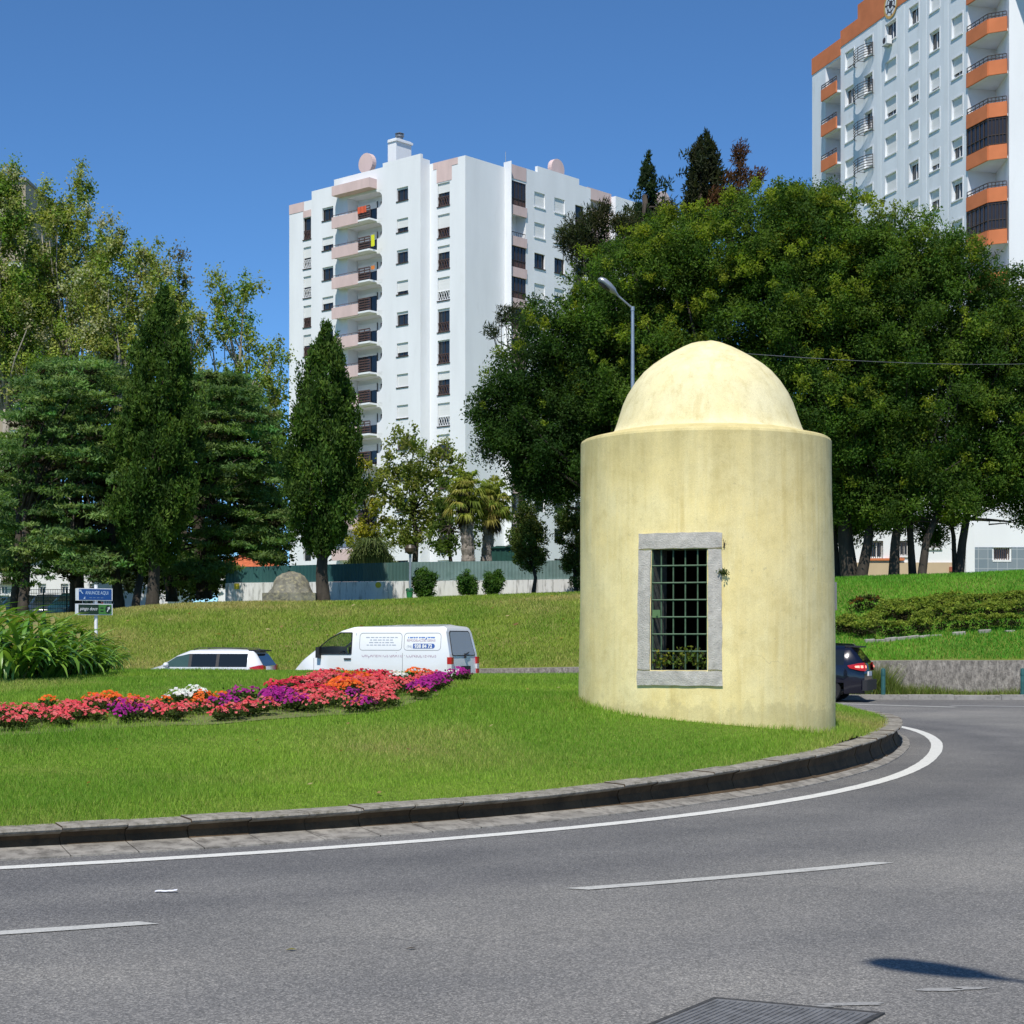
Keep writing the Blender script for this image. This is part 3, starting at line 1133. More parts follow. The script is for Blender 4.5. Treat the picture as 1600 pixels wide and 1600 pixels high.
# floor coloured near black to stand for the unlit interior
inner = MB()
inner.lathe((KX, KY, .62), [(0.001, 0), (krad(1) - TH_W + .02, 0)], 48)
inner.build('floor', mat('shade_dark_floor', (.02, .02, .018), .95, var=.4, scale=6), kiosk)
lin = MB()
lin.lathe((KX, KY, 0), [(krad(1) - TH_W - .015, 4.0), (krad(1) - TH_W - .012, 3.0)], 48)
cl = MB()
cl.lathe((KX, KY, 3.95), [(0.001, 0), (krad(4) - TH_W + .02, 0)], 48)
cl.build('ceiling', mat('shade_dark_plaster', (.05, .05, .045), .95), kiosk)  # ceiling coloured dark, standing in for the shade inside
ib = MB()                                  # added inner sheet, near black to stand for the interior shade
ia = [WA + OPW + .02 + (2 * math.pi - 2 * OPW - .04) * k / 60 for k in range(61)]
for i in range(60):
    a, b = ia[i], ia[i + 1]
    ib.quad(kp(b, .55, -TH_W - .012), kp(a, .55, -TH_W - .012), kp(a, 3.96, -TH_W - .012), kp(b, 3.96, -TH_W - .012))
ib.build('lining', mat('shade_lining', (.012, .02, .014), .95, var=.2, scale=3), kiosk, smooth=True)

# stone window surround: lintel, two jambs, sill
wf = thing('window_frame', None, None, (0, 0, 0))
wf.parent = kiosk
wf.location = (0, 0, 0)


def stone(name, a0, a1, z0, z1, d0=-.16, d1=.022, seed=0):
    mb = MB()
    n = max(2, int((a1 - a0) / .05))
    rnd = random.Random(seed)
    A = [a0 + (a1 - a0) * i / n for i in range(n + 1)]
    K = max(2, int((z1 - z0) / .09))
    jit = lambda: rnd.uniform(-.006, .006)
    # chipped edges: bevel ring with jitter
    outer = [[kp(a, z0 + (z1 - z0) * j / K, d1 + rnd.uniform(-.003, .002)) for j in range(K + 1)] for a in A]
    for i in range(n + 1):
        for j in range(K + 1):
            if i in (0, n) or j in (0, K):
                x, y, z = outer[i][j]
                z += jit() * (j in (0, K)) + (.008 if j == 0 else -.008 if j == K else 0)
                aa = A[i] + (jit() / 1.6 + (.006 if i == 0 else -.006)) * (i in (0, n))
                outer[i][j] = kp(aa, z, d1 - .004)
    for i in range(n):
        for j in range(K):
            mb.quad(outer[i][j], outer[i + 1][j], outer[i + 1][j + 1], outer[i][j + 1])
    back = lambda i, j: kp(A[i], z0 + (z1 - z0) * j / K, d0)
    for i in range(n):
        mb.quad(back(i, 0), back(i + 1, 0), outer[i + 1][0], outer[i][0])
        mb.quad(outer[i][K], outer[i + 1][K], back(i + 1, K), back(i, K))
    for j in range(K):
        mb.quad(outer[0][j], outer[0][j + 1], back(0, j + 1), back(0, j))
        mb.quad(outer[n][j + 1], outer[n][j], back(n, j), back(n, j + 1))
    return mb.build(name, STONE, wf)


g = .003
stone('lintel', WA - WHW, WA + WHW, Z_O1 + g, Z_F1, seed=1)
stone('sill', WA - WHW, WA + WHW, Z_F0, Z_O0 - g, seed=2, d1=.028)
stone('jamb', WA - WHW, WA - OPW - .0, Z_O0, Z_O1, seed=3)
stone('jamb', WA + OPW + .0, WA + WHW, Z_O0, Z_O1, seed=4)
# iron grille
gr = MB()
D = -.075
cxw, cyw, _ = kp(WA, 1.9, D)
tw = Vector((-math.sin(WA), math.cos(WA), 0))
nw = Vector((math.cos(WA), math.sin(WA), 0))
hw = krad(1.9) * math.sin(OPW)
c = Vector((cxw, cyw, 0))
pz = lambda s, z, d=0.0: c + tw * s + nw * d + Vector((0, 0, z))
zb, zt = Z_O0 + .002, Z_O1 - .002
for f_ in (-.985, .985):
    gr.tube([pz(hw * f_, zb), pz(hw * f_, zt)], .014, 6)
for f_ in (-.66, -.23, .20, .64):
    gr.tube([pz(hw * f_, zb), pz(hw * f_, zt)], .0095, 6)
for k in range(1, 7):
    z = zt - (zt - zb) * (.135 + (k - 1) * .142)
    gr.tube([pz(-hw, z, .012), pz(hw, z, .012)], .0105, 6)
gro = gr.build('window_grille', IRON, kiosk)
lb = MB()
z0 = zt - (zt - zb) * .565
lb.obox(pz(-hw * .97, z0, .012), tw * .098, nw * .012, Vector((0, 0, .095)))
lb.tube([pz(-hw * .8, z0 + .02, .03), pz(-hw * .8, z0 + .045, .03)], .012, 6)
lb.build('lock_plate', mat('green_lock_plate', (.10, .19, .075), .6), gro)
# plaque on the right flank
pq = MB()
PA = R(-9)
for i in range(4):
    a, b = PA + .09 * i, PA + .09 * (i + 1)
    pq.quad(kp(a, 1.97, .025), kp(b, 1.97, .025), kp(b, 2.33, .025), kp(a, 2.33, .025))
    pq.quad(kp(a, 1.97, 0), kp(b, 1.97, 0), kp(b, 1.97, .025), kp(a, 1.97, .025))
    pq.quad(kp(b, 2.33, 0), kp(a, 2.33, 0), kp(a, 2.33, .025), kp(b, 2.33, .025))
for a in (PA, PA + .36):
    pq.quad(kp(a, 1.97, 0), kp(a, 1.97, .025), kp(a, 2.33, .025), kp(a, 2.33, 0))
pq.build('plaque', mat('grey_plaque', (.16, .16, .17), .6), kiosk)


# plants growing in and by the window: small leafy sprigs
def sprig(name, label, cat, p, spread, n, leaf, cols, seed, up=.6, fwd=Vector((0, 0, 0))):
    rs = np.random.RandomState(seed)
    t = thing(name, label, cat, p)
    mb = MB()
    Vv, Cc = [], []
    for k in range(n):
        a = rs.uniform(0, 2 * math.pi)
        e = Vector((math.cos(a) * spread[0] * rs.uniform(.2, 1), math.sin(a) * spread[1] * rs.uniform(.2, 1), spread[2] * rs.uniform(.3, 1))) + fwd * rs.uniform(.2, 1)
        q0 = Vector(p)
        q1 = q0 + e * .5 + Vector((0, 0, .12 * spread[2]))
        q2 = q0 + e
        mb.tube([q0, q1, q2], [.004, .003, .0015], 4)
        for j in range(9):
            f_ = rs.uniform(.35, 1.05)
            b = q0 + e * f_ + Vector(rs.normal(0, .018, 3))
            u = Vector(rs.normal(0, 1, 3)).normalized()
            v = u.cross(Vector(rs.normal(0, 1, 3))).normalized()
            L = leaf * rs.uniform(.6, 1.2)
            Vv += [b, b + u * L * .5 + v * L * .33, b + u * L, b + u * L * .5 - v * L * .33]
            cc = np.array(cols[rs.randint(len(cols))]) * rs.uniform(.7, 1.25)
            Cc += [cc] * 4
    mb.build('stem', BARK, t)
    Vv = np.array([tuple(q) for q in Vv])
    npmesh('foliage', Vv, np.arange(len(Vv)).reshape(-1, 4), LEAF, t, col=np.array(Cc))
    return t


yel = [(.30, .27, .03), (.20, .22, .03)]
grn = [(.12, .19, .03), (.17, .22, .04), (.08, .13, .03)]
dpt = Vector((0, 0, Z_O0))
sprig('window_plant', 'yellowing leafy plant at left behind the bars of the kiosk window', 'plant', pz(-hw * .62, Z_O0, -.02), (.14, .06, .26), 16, .05, yel + grn[:1], 3)
sprig('window_plant', 'yellow green leafy plant at centre right behind the bars of the kiosk window', 'plant', pz(hw * .05, Z_O0, -.03), (.16, .06, .30), 18, .05, grn + yel[1:], 4)
sprig('window_plant', 'green leafy plant in the right corner behind the bars of the kiosk window', 'plant', pz(hw * .62, Z_O0, -.03), (.14, .06, .30), 18, .05, grn + yel[1:], 5)
ra = WA + WHW + .012
sprig('weed', 'small green weed rooted in the crack right of the stone window frame', 'plant', Vector(kp(ra, 2.38, .0)), (.06, .05, .06), 14, .03, [(.06, .10, .03), (.09, .13, .03)], 6, fwd=Vector(nw) * .07)
sprig('weed', 'thin dry weed at the top right corner of the stone window frame', 'plant', Vector(kp(ra, 2.68, .0)), (.03, .02, .14), 5, .012, [(.12, .09, .04)], 7, fwd=Vector(nw) * .03)
# ================================================================== vegetation
def foliage(name, clumps, parent, mat_, L, W, aim=(0, 0, 0), aimk=0.0, outk=.5, seed=1, shell=.55, colvar=.28, local=False, face=1.1, upk=.7):
    """clumps rows: cx cy cz rx ry rz n r g b ; every leaf is its own small rhomb"""
    C = np.array(clumps, float)
    rs = np.random.RandomState(seed)
    n = C[:, 6].astype(int)
    K = np.repeat(np.arange(len(C)), n)
    N = len(K)
    d = rs.normal(0, 1, (N, 3))
    d /= np.linalg.norm(d, axis=1)[:, None]
    rad = (shell + (1 - shell) * rs.rand(N)) * np.where(rs.rand(N) < .2, rs.rand(N), 1) * rs.uniform(.85, 1.15, N)
    P = C[K, :3] + d * C[K, 3:6] * rad[:, None]
    u = rs.normal(0, 1, (N, 3)) + np.array(aim) * aimk + d * outk
    u /= np.linalg.norm(u, axis=1)[:, None]
    w = rs.normal(0, .75, (N, 3)) + face * (d + np.array([0, 0, upk]))     # blades turn their faces outwards and up
    v = np.cross(u, w)
    v /= np.linalg.norm(v, axis=1)[:, None] + 1e-9
    l = (L * rs.uniform(.6, 1.3, N))[:, None]
    ww = (W * rs.uniform(.7, 1.25, N))[:, None]
    V = np.empty((N, 4, 3))
    V[:, 0] = P - u * l * .5
    V[:, 1] = P + v * ww * .5
    V[:, 2] = P + u * l * .5
    V[:, 3] = P - v * ww * .5
    col = C[K, 7:10] * rs.uniform(1 - colvar, 1 + colvar, (N, 1)) * (1 + rs.normal(0, .03, (N, 3)))
    col = np.clip(col, .003, 1)
    return npmesh(name, V.reshape(-1, 3), np.arange(4 * N).reshape(-1, 4), mat_, parent, col=np.repeat(col, 4, axis=0), local=local)


def pick(rs, cols):
    a = cols[rs.randint(len(cols))]
    k = rs.uniform(.78, 1.22)
    return [x * k * rs.uniform(.95, 1.05) for x in a]


def blob_clumps(blobs, Y, dk, per, cr, nl, cols, seed, inner=.5, flat=1.0, top=None, topz=.2, core=0.0, zmin=-2):
    """blobs in photo pixels (px,py,rx,ry[,dY]) standing at distance Y, turned into leaf clumps in space"""
    rs = np.random.RandomState(seed)
    out = []
    for b in blobs:
        yy = Y + (b[4] if len(b) > 4 else 0)
        c = at(b[0], b[1], yy)
        rx, rz = b[2] / F * yy, b[3] / F * yy
        ry = rx * dk
        n = max(3, int(per * (rx * rz + rx * ry + ry * rz) / 3))
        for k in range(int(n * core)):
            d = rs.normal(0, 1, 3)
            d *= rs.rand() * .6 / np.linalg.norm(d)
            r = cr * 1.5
            out.append([c.x + d[0] * rx, c.y + d[1] * ry, c.z + d[2] * rz, r, r, r, int(nl * 1.3)] + [x * .8 for x in pick(rs, cols)])  # core clumps coloured darker, crown shade put into the leaf colour
        for k in range(n):
            d = rs.normal(0, 1, 3)
            d /= np.linalg.norm(d)
            if d[2] < zmin: continue
            q = inner + (1 - inner) * rs.rand() ** .6
            r = cr * rs.uniform(.55, 1.35)
            col = pick(rs, cols)
            if top is not None and d[2] > topz and rs.rand() < top[1]:
                col = pick(rs, top[0])
            out.append([c.x + d[0] * rx * q, c.y + d[1] * ry * q, c.z + d[2] * rz * q, r, r, r * flat, int(nl * (r / cr) ** 2 * rs.uniform(.7, 1.2)) + 4] + col)
    return out


def limbs(mb, base, fork, r0, clumps, n, seed, rmin=.03):
    rs = np.random.RandomState(seed)
    base, fork = Vector(base), Vector(fork)
    mid = (base + fork) / 2 + Vector((rs.normal(0, .12), rs.normal(0, .12), 0))
    mb.tube([base - Vector((0, 0, .3)), base + Vector((0, 0, .1)), mid, fork], [r0 * 1.35, r0 * 1.1, r0 * .9, r0 * .75], 9)
    if not clumps: return
    ids = rs.choice(len(clumps), min(n, len(clumps)), replace=False)
    for i in ids:
        c = Vector(clumps[i][:3])
        e = c - fork
        k = rs.uniform(0, .3)
        st = fork.lerp(base, k * .5)
        m1 = st + e * .35 + Vector((rs.normal(0, .25), rs.normal(0, .25), abs(e.z) * .12))
        m2 = st + e * .7 + Vector((rs.normal(0, .25), rs.normal(0, .25), abs(e.z) * .10))
        rr = r0 * rs.uniform(.28, .5)
        mb.tube([st, m1, m2, c], [rr, rr * .7, rr * .42, max(.012, rr * .15)], 6)


def tree(name, label, cat, group, base, Y, fork, r0, clumps, leafm, L, W, seed, nl=16, bark=None, stems=(), **kw):
    b = at(base[0], base[1], Y)
    t = thing(name, label, cat, b, group=group)
    mb = MB()
    limbs(mb, b, at(fork[0], fork[1], Y), r0, clumps, nl, seed)
    for (bx_, by_, fx, fy, r, dy) in stems:
        limbs(mb, at(bx_, by_, Y + dy), at(fx, fy, Y + dy * .5), r, clumps, nl // 2, seed + int(bx_))
    mb.build('trunk', bark or BARK, t, smooth=True)
    foliage('crown', clumps, t, leafm, L, W, seed=seed, **kw)
    return t


# ---- the broad dark trees behind the kiosk, with pods and blossom at the tips
BG = [(0.07, 0.133, 0.022), (0.09, 0.163, 0.025), (0.117, 0.193, 0.03), (0.056, 0.114, 0.02)]
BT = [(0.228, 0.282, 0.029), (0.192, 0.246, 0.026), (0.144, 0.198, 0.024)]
big = [
    ('broad dark green tree at left of the grove, its crown hanging low beside the palms', (965, 925), (955, 800), 67, .30,
     [(812, 640, 70, 95), (868, 560, 95, 95), (900, 690, 110, 105), (800, 690, 58, 50), (862, 742, 66, 52), (960, 620, 100, 100), (760, 640, 30, 40)], ()),
    ('broad tree with yellow green blossom left of the dome, behind the street lamp', (1110, 915), (1100, 760), 66, .34,
     [(985, 465, 105, 100), (1080, 430, 110, 100), (930, 520, 60, 70), (1030, 600, 130, 110), (1100, 560, 110, 110), (1060, 730, 120, 90), (1040, 390, 60, 45)], ((1160, 912, 1190, 740, .25, 1.5),)),
    ('tallest broad tree of the grove, yellow blossom on top, thick trunk right of the kiosk', (1328, 904), (1320, 780), 64, .31,
     [(1200, 395, 120, 100), (1300, 400, 115, 95), (1240, 500, 150, 120), (1330, 530, 130, 120), (1250, 650, 150, 110), (1350, 690, 110, 95), (1250, 335, 70, 45), (1320, 775, 80, 48), (1345, 815, 60, 30, 5), (1300, 820, 50, 40, 6)], ((1307, 906, 1298, 790, .19, 1.2), (1347, 902, 1362, 800, .2, -.6))),
    ('broad dark tree with three thin forked stems in front of the white building', (1397, 901), (1405, 800), 63, .19,
     [(1400, 420, 90, 95), (1470, 440, 75, 85), (1430, 540, 110, 100), (1500, 530, 70, 90), (1430, 660, 120, 100), (1400, 770, 90, 56), (1480, 765, 90, 56), (1455, 822, 45, 22, 4)], ((1426, 902, 1420, 800, .14, .8), (1441, 899, 1470, 790, .15, -.5))),
    ('broad dark tree at the right edge of the photo before the tiled wall', (1499, 897), (1512, 800), 63.5, .17,
     [(1575, 490, 60, 75), (1560, 580, 90, 100), (1620, 560, 80, 110), (1570, 690, 100, 90), (1640, 680, 90, 100), (1545, 755, 66, 46), (1620, 775, 66, 46)], ((1492, 898, 1480, 780, .09, .9), (1640, 893, 1640, 780, .2, 1.0))),
]
for i, (lab, base, fork, Y, r0, blobs, stems) in enumerate(big):
    dark = BG if i else [(.034, .075, .016), (.042, .088, .018), (.052, .102, .02)]
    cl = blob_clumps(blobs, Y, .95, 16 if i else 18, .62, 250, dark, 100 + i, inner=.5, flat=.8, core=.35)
    cl += blob_clumps([(b[0], b[1] - .06 * b[3], b[2] * 1.02, b[3] * 1.02) for b in blobs], Y, .95, (3, 14, 17, 9, 7)[i], .28, 85, BT, 150 + i, inner=.93, zmin=-.05)  # blossom kept to upper sides, its yellow also standing in for sunlit tops
    tree('broad_tree', lab, 'tree', 'broad dark trees behind the kiosk', base, Y, fork, r0, cl, LEAF, .135, .06, 200 + i, nl=22, stems=stems, outk=.5, shell=.3)


# ---- columnar cypresses: upright tufts on a spindle
def spindle(base, tip, prof, Y, cols, seed, tr=.42, n=420, nl=60, y0=None):
    rs = np.random.RandomState(seed)
    out = []
    lo, hi = at(base[0], prof[0][0], Y), at(tip[0], tip[1], Y)
    ys_ = [p[0] for p in prof][::-1]
    hw_ = [p[1] for p in prof][::-1]
    dens = np.interp(np.linspace(tip[1], prof[0][0], 200), ys_, hw_) + 3
    dens /= dens.sum()
    ph = rs.uniform(0, 6.28, 4)
    for k in range(n):
        py = rs.choice(np.linspace(tip[1], prof[0][0], 200), p=dens) + rs.uniform(-2, 2)
        f_ = (py - tip[1]) / (base[1] - tip[1])
        px = tip[0] + (base[0] - tip[0]) * f_
        a = rs.uniform(0, 2 * math.pi)
        hw = np.interp(py, ys_, hw_) * (1 + .22 * math.sin(3 * a + py * .05 + ph[0]) + .18 * math.sin(2 * a - py * .11 + ph[1]) + .10 * math.sin(5 * a + py * .23 + ph[2]))
        q = rs.uniform(.45, 1.0) ** .6
        c = at(px, py, Y)
        r = hw / F * Y
        t = tr * rs.uniform(.6, 1.2) * min(1, .35 + hw / 45)
        out.append([c.x + math.cos(a) * r * q, c.y + math.sin(a) * r * q, c.z, t * .62, t * .62, t * 1.5, int(nl * rs.uniform(.7, 1.2))] + pick(rs, cols))
    return out


CY = [(0.055, 0.11, 0.019), (0.072, 0.138, 0.023), (0.096, 0.162, 0.027), (0.04, 0.081, 0.016)]
cl = spindle((238, 930), (257, 452), [(880, 26), (830, 46), (760, 62), (700, 60), (640, 52), (570, 46), (520, 32), (480, 15), (452, 3)], 72, CY, 41, n=1050)
tree('cypress', 'tall pointed dark cypress between the two spreading cedars at left', 'tree', 'pointed cypresses', (238, 944), 72, (240, 840), .26, cl, NEEDLE, .20, .075, 42, nl=10, aim=(0, 0, 1), aimk=1.6, outk=.5)
cl = spindle((500, 935), (510, 508), [(858, 18), (825, 38), (770, 54), (700, 53), (650, 46), (600, 38), (560, 25), (530, 13), (505, 3)], 71, CY, 43, n=950)
tree('cypress', 'pointed dark cypress on a bare trunk beside the domed rock', 'tree', 'pointed cypresses', (505, 940), 71, (505, 850), .27, cl, NEEDLE, .20, .075, 44, nl=10, aim=(0, 0, 1), aimk=1.6, outk=.5)


# ---- spreading cedars: flat pads in tiers
def tiers(rows, Y, cols, seed, dead=()):
    rs = np.random.RandomState(seed)
    out = []
    for (py, xa, xb, n) in rows:
        for k in range(int(n * 3.2)):
            px = rs.uniform(xa, xb)
            yy = Y + rs.uniform(-4.2, 3.6)
            edge = abs((px - (xa + xb) / 2) / ((xb - xa) / 2))
            c = at(px, py + 16 * edge ** 2 + rs.uniform(-9, 9), yy)
            r = rs.uniform(.45, 1.05)
            col = pick(rs, cols)
            m_ = int(170 * r)
            tilt = rs.normal(0, .18)
            out.append([c.x, c.y, c.z, r, r, r * .22, m_] + col)
            out.append([c.x + r * .7, c.y - .2, c.z - r * .25 + tilt, r * .6, r * .6, r * .2, m_ // 2] + [x * rs.uniform(.85, 1.15) for x in col])
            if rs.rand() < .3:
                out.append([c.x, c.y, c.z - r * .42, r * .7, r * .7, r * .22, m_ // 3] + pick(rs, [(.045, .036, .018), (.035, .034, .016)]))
    return out


CE = [(0.12, 0.211, 0.066), (0.15, 0.247, 0.075), (0.181, 0.265, 0.082), (0.09, 0.157, 0.051)]
rows = [(568, 60, 180, 9), (590, 30, 205, 13), (615, 30, 200, 13), (645, 10, 210, 14), (675, 0, 205, 14), (705, -10, 200, 15), (735, -20, 205, 15), (765, -20, 195, 13), (795, 0, 190, 11), (820, -30, 100, 9), (838, 40, 190, 12), (860, -20, 185, 11), (882, 60, 170, 7), (880, -40, 30, 5)]
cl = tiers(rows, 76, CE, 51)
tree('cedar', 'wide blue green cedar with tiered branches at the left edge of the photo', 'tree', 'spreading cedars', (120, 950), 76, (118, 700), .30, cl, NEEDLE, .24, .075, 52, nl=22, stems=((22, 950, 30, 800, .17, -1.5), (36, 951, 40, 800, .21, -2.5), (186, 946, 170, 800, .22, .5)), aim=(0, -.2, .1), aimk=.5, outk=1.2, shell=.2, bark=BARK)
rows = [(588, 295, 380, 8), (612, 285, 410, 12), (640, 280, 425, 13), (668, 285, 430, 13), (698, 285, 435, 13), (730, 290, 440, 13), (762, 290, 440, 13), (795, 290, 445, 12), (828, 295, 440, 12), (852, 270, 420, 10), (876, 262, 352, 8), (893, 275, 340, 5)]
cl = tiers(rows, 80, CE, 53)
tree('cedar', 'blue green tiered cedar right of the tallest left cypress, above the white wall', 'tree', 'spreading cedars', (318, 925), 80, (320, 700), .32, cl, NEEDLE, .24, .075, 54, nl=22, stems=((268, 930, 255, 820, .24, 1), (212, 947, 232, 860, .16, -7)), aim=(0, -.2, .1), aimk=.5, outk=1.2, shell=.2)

# ---- airy poplars further back
PO = [(0.277, 0.333, 0.07), (0.231, 0.296, 0.056), (0.343, 0.361, 0.111), (0.167, 0.24, 0.046), (0.407, 0.407, 0.24)]
PO2 = [(0.154, 0.26, 0.043), (0.192, 0.298, 0.048), (0.25, 0.308, 0.063)]
pops = [
    ('airy poplar at the far left edge, before the brown tower block', 104, (10, 905), [(0, 420, 70, 110), (-20, 500, 90, 90), (60, 590, 70, 50), (20, 340, 34, 60), (-40, 400, 50, 120), (30, 520, 70, 80), (10, 310, 34, 60), (-15, 290, 30, 40), (22, 275, 10, 22)], PO + PO2, 15),
    ('tallest airy poplar at left with a thin pointed top', 106, (110, 905), [(105, 390, 55, 90), (60, 420, 45, 70), (130, 300, 17, 48), (80, 330, 28, 50), (100, 480, 75, 80), (140, 420, 35, 70)], PO, 15),
    ('olive green poplar between the left cedar and the tall cypress', 102, (185, 905), [(180, 450, 62, 90), (245, 480, 40, 70), (170, 380, 28, 50), (215, 420, 30, 50), (200, 540, 65, 60), (150, 530, 50, 55)], PO, 15),
    ('thin poplar with grey bare twigs at its top right of the tall cypress', 108, (285, 905), [(265, 450, 28, 70), (290, 510, 34, 80), (240, 420, 20, 45), (300, 590, 40, 50), (285, 420, 8, 40)], PO + [(.21, .19, .12)], 13),
    ('loose poplar left of the white tower, sky showing through its leaves', 110, (380, 905), [(370, 520, 45, 85), (345, 445, 17, 40), (392, 460, 18, 45), (330, 500, 22, 50), (415, 590, 32, 55), (370, 610, 55, 45), (440, 560, 12, 50), (435, 640, 25, 60)], PO2 + PO[:2], 9),
]
for i, (lab, Y, base, blobs, cols, per) in enumerate(pops):
    cl = blob_clumps(blobs, Y, .9, per * .95, .62, 100, cols, 300 + i, inner=.2, flat=1.25)
    tree('poplar', lab, 'tree', 'airy poplars at the left', base, Y, (base[0], 640), .28, cl, AIRY, .18, .125, 320 + i, nl=30, bark=BARK_PALE, outk=.2, shell=.1, colvar=.4)

# ---- trees behind the green fence
mids = [
    ('yellow_tree', 'yellowing young tree right of the cypress trunk, behind the green fence', 92, (575, 890), (575, 810), .12, [(572, 760, 24, 40), (580, 815, 30, 40), (565, 850, 26, 25), (560, 730, 14, 20)], [(.36, .33, .035), (.28, .28, .04), (.20, .23, .04)], 9, .13),
    ('plane_tree', 'light green loose tree before the white tower, left of the palms', 90, (648, 890), (645, 790), .15, [(640, 710, 45, 48), (625, 760, 40, 45), (660, 780, 45, 50), (700, 720, 32, 40), (640, 830, 50, 30), (690, 800, 30, 40)], [(.20, .24, .05), (.155, .205, .045), (.25, .27, .065)], 8, .17),
    ('shrub_tree', 'small dark leafy tree with bare lower stems beside the palms', 88, (705, 885), (702, 820), .09, [(702, 780, 22, 40), (690, 840, 25, 18), (745, 830, 18, 35), (690, 858, 30, 12)], [(.08, .13, .03), (.11, .17, .035)], 8, .17),
]
for i, (nm, lab, Y, base, fork, r0, blobs, cols, per, L) in enumerate(mids):
    cl = blob_clumps(blobs, Y, .9, per * 2.6, .45, 60, cols, 400 + i, inner=.35)
    tree(nm, lab, 'tree', None, base, Y, fork, r0, cl, LEAF, max(.17, L), .12, 420 + i, nl=22, outk=.3, shell=.15)

# ---- the dark thicket far behind the cedars
for i, (px, blobs, lab) in enumerate((
        (40, [(30, 800, 70, 75), (70, 720, 75, 70), (0, 860, 60, 45), (100, 660, 70, 60), (100, 850, 70, 50)], 'dark bushy tree in the shade behind the left cedar, left of the tall cypress'),
        (200, [(190, 800, 70, 80), (215, 880, 60, 45), (160, 720, 60, 60), (250, 700, 60, 70), (260, 800, 50, 60)], 'dark bushy tree in the shade right behind the tall cypress'),
        (330, [(310, 790, 65, 80), (350, 700, 70, 65), (300, 885, 60, 38), (390, 830, 55, 55), (300, 908, 55, 32), (345, 905, 45, 32), (255, 905, 40, 30), (330, 660, 60, 50), (390, 750, 45, 50)], 'dark bushy tree in the shade behind the right cedar'),
        (430, [(425, 800, 34, 60), (440, 720, 26, 50), (420, 860, 30, 30)], 'dark bushy tree showing between the right cedar and the cypress with a bare trunk'))):
    cl = blob_clumps(blobs, 97, .6, 9, .75, 95, [(.03, .05, .014), (.04, .062, .016), (.025, .042, .012)], 600 + i, inner=.3, core=.4)
    tree('bushy_tree', lab, 'tree', 'dark trees of the thicket at left', (px, 915), 97, (px, 840), .2, cl, LEAF, .24, .14, 610 + i, nl=12, outk=.3, shell=.2)

for i, (px, blobs, lab) in enumerate((
        (985, [(970, 850, 50, 45), (1020, 830, 50, 55)], 'dark bushy tree far behind the kiosk, left one of the pair'),
        (1200, [(1130, 840, 60, 55), (1220, 850, 60, 45), (1275, 860, 40, 30)], 'dark bushy tree far behind the kiosk, right one of the pair'))):
    cl = blob_clumps(blobs, 94, .6, 9, .75, 95, [(.03, .05, .014), (.04, .062, .016), (.025, .042, .012)], 640 + i, inner=.3, core=.4)
    tree('bushy_tree', lab, 'tree', 'dark trees behind the kiosk', (px, 905), 94, (px, 860), .2, cl, LEAF, .24, .14, 650 + i, nl=12, outk=.3, shell=.2)

# ---- conifers above the grove
cons = [
    ('dark pointed conifer above the street lamp, in front of the far white block', 96, (1005, 900), (1012, 245), [(420, 34), (370, 32), (330, 22), (290, 13), (262, 6), (245, 2)], [(.028, .052, .020), (.036, .062, .022)], 160),
    ('tallest dark conifer rising over the grove, beside the brown one', 98, (1098, 900), (1100, 200), [(360, 34), (320, 29), (280, 24), (240, 17), (215, 9), (200, 2)], [(.030, .040, .018), (.040, .046, .020)], 170),
]
for i, (lab, Y, base, tip, prof, cols, n) in enumerate(cons):
    cl = spindle(base, tip, prof, Y, cols, 61 + i, tr=.6, n=n, nl=70)
    rs = np.random.RandomState(70 + i)
    for k in range(10):                   # a few sprays that stick out
        py = rs.uniform(prof[-2][0] + 15, prof[0][0])
        sgn = rs.choice([-1, 1])
        c = at(np.interp(py, [tip[1], base[1]], [tip[0], base[0]]) + sgn * rs.uniform(14, 34), py, Y)
        cl.append([c.x, c.y, c.z, .5, .4, .35, 50] + pick(rs, cols))
    tree('conifer', lab, 'tree', 'conifers over the grove', base, Y, (tip[0] - 4, tip[1] + 60), .22, cl, NEEDLE, .30, .085, 64 + i, nl=18, aim=(0, 0, 1), aimk=1.2, outk=.8)
br = [(.10, .048, .022), (.13, .065, .030), (.075, .04, .02)]
cl = blob_clumps([(1140, 290, 16, 34), (1152, 262, 9, 22), (1160, 295, 10, 22), (1178, 285, 12, 12), (1150, 320, 26, 20), (1125, 320, 18, 26), (1188, 272, 6, 6), (1158, 238, 4, 12)], 97, .9, 20, .42, 80, br, 66, inner=.2, flat=1.3)
tree('dead_conifer', 'withered brown conifer with slanting branches over the grove', 'tree', 'conifers over the grove', (1130, 900), 97, (1140, 340), .18, cl, NEEDLE, .30, .07, 67, nl=22, aim=(.5, 0, 1), aimk=1.5, outk=.6)
cl = blob_clumps([(915, 395, 26, 40), (905, 360, 20, 25), (935, 350, 18, 28), (950, 400, 24, 30), (945, 325, 5, 18), (1040, 340, 18, 14), (975, 350, 24, 20), (885, 370, 10, 8)], 88, .9, 34, .5, 120, [(.045, .062, .025), (.058, .074, .03), (.05, .052, .022)], 68, inner=.3, flat=1.1)
tree('pine', 'grey green feathery pine against the right flank of the white tower', 'tree', None, (930, 900), 88, (930, 440), .2, cl, NEEDLE, .32, .05, 69, nl=26, aim=(0, 0, 1), aimk=.8, outk=.8)
cl = blob_clumps([(797, 488, 22, 16), (785, 505, 16, 10), (812, 500, 14, 16), (770, 518, 6, 5)], 82, .9, 20, .42, 80, [(.045, .056, .026), (.03, .05, .02)], 71, inner=.3, flat=.9)
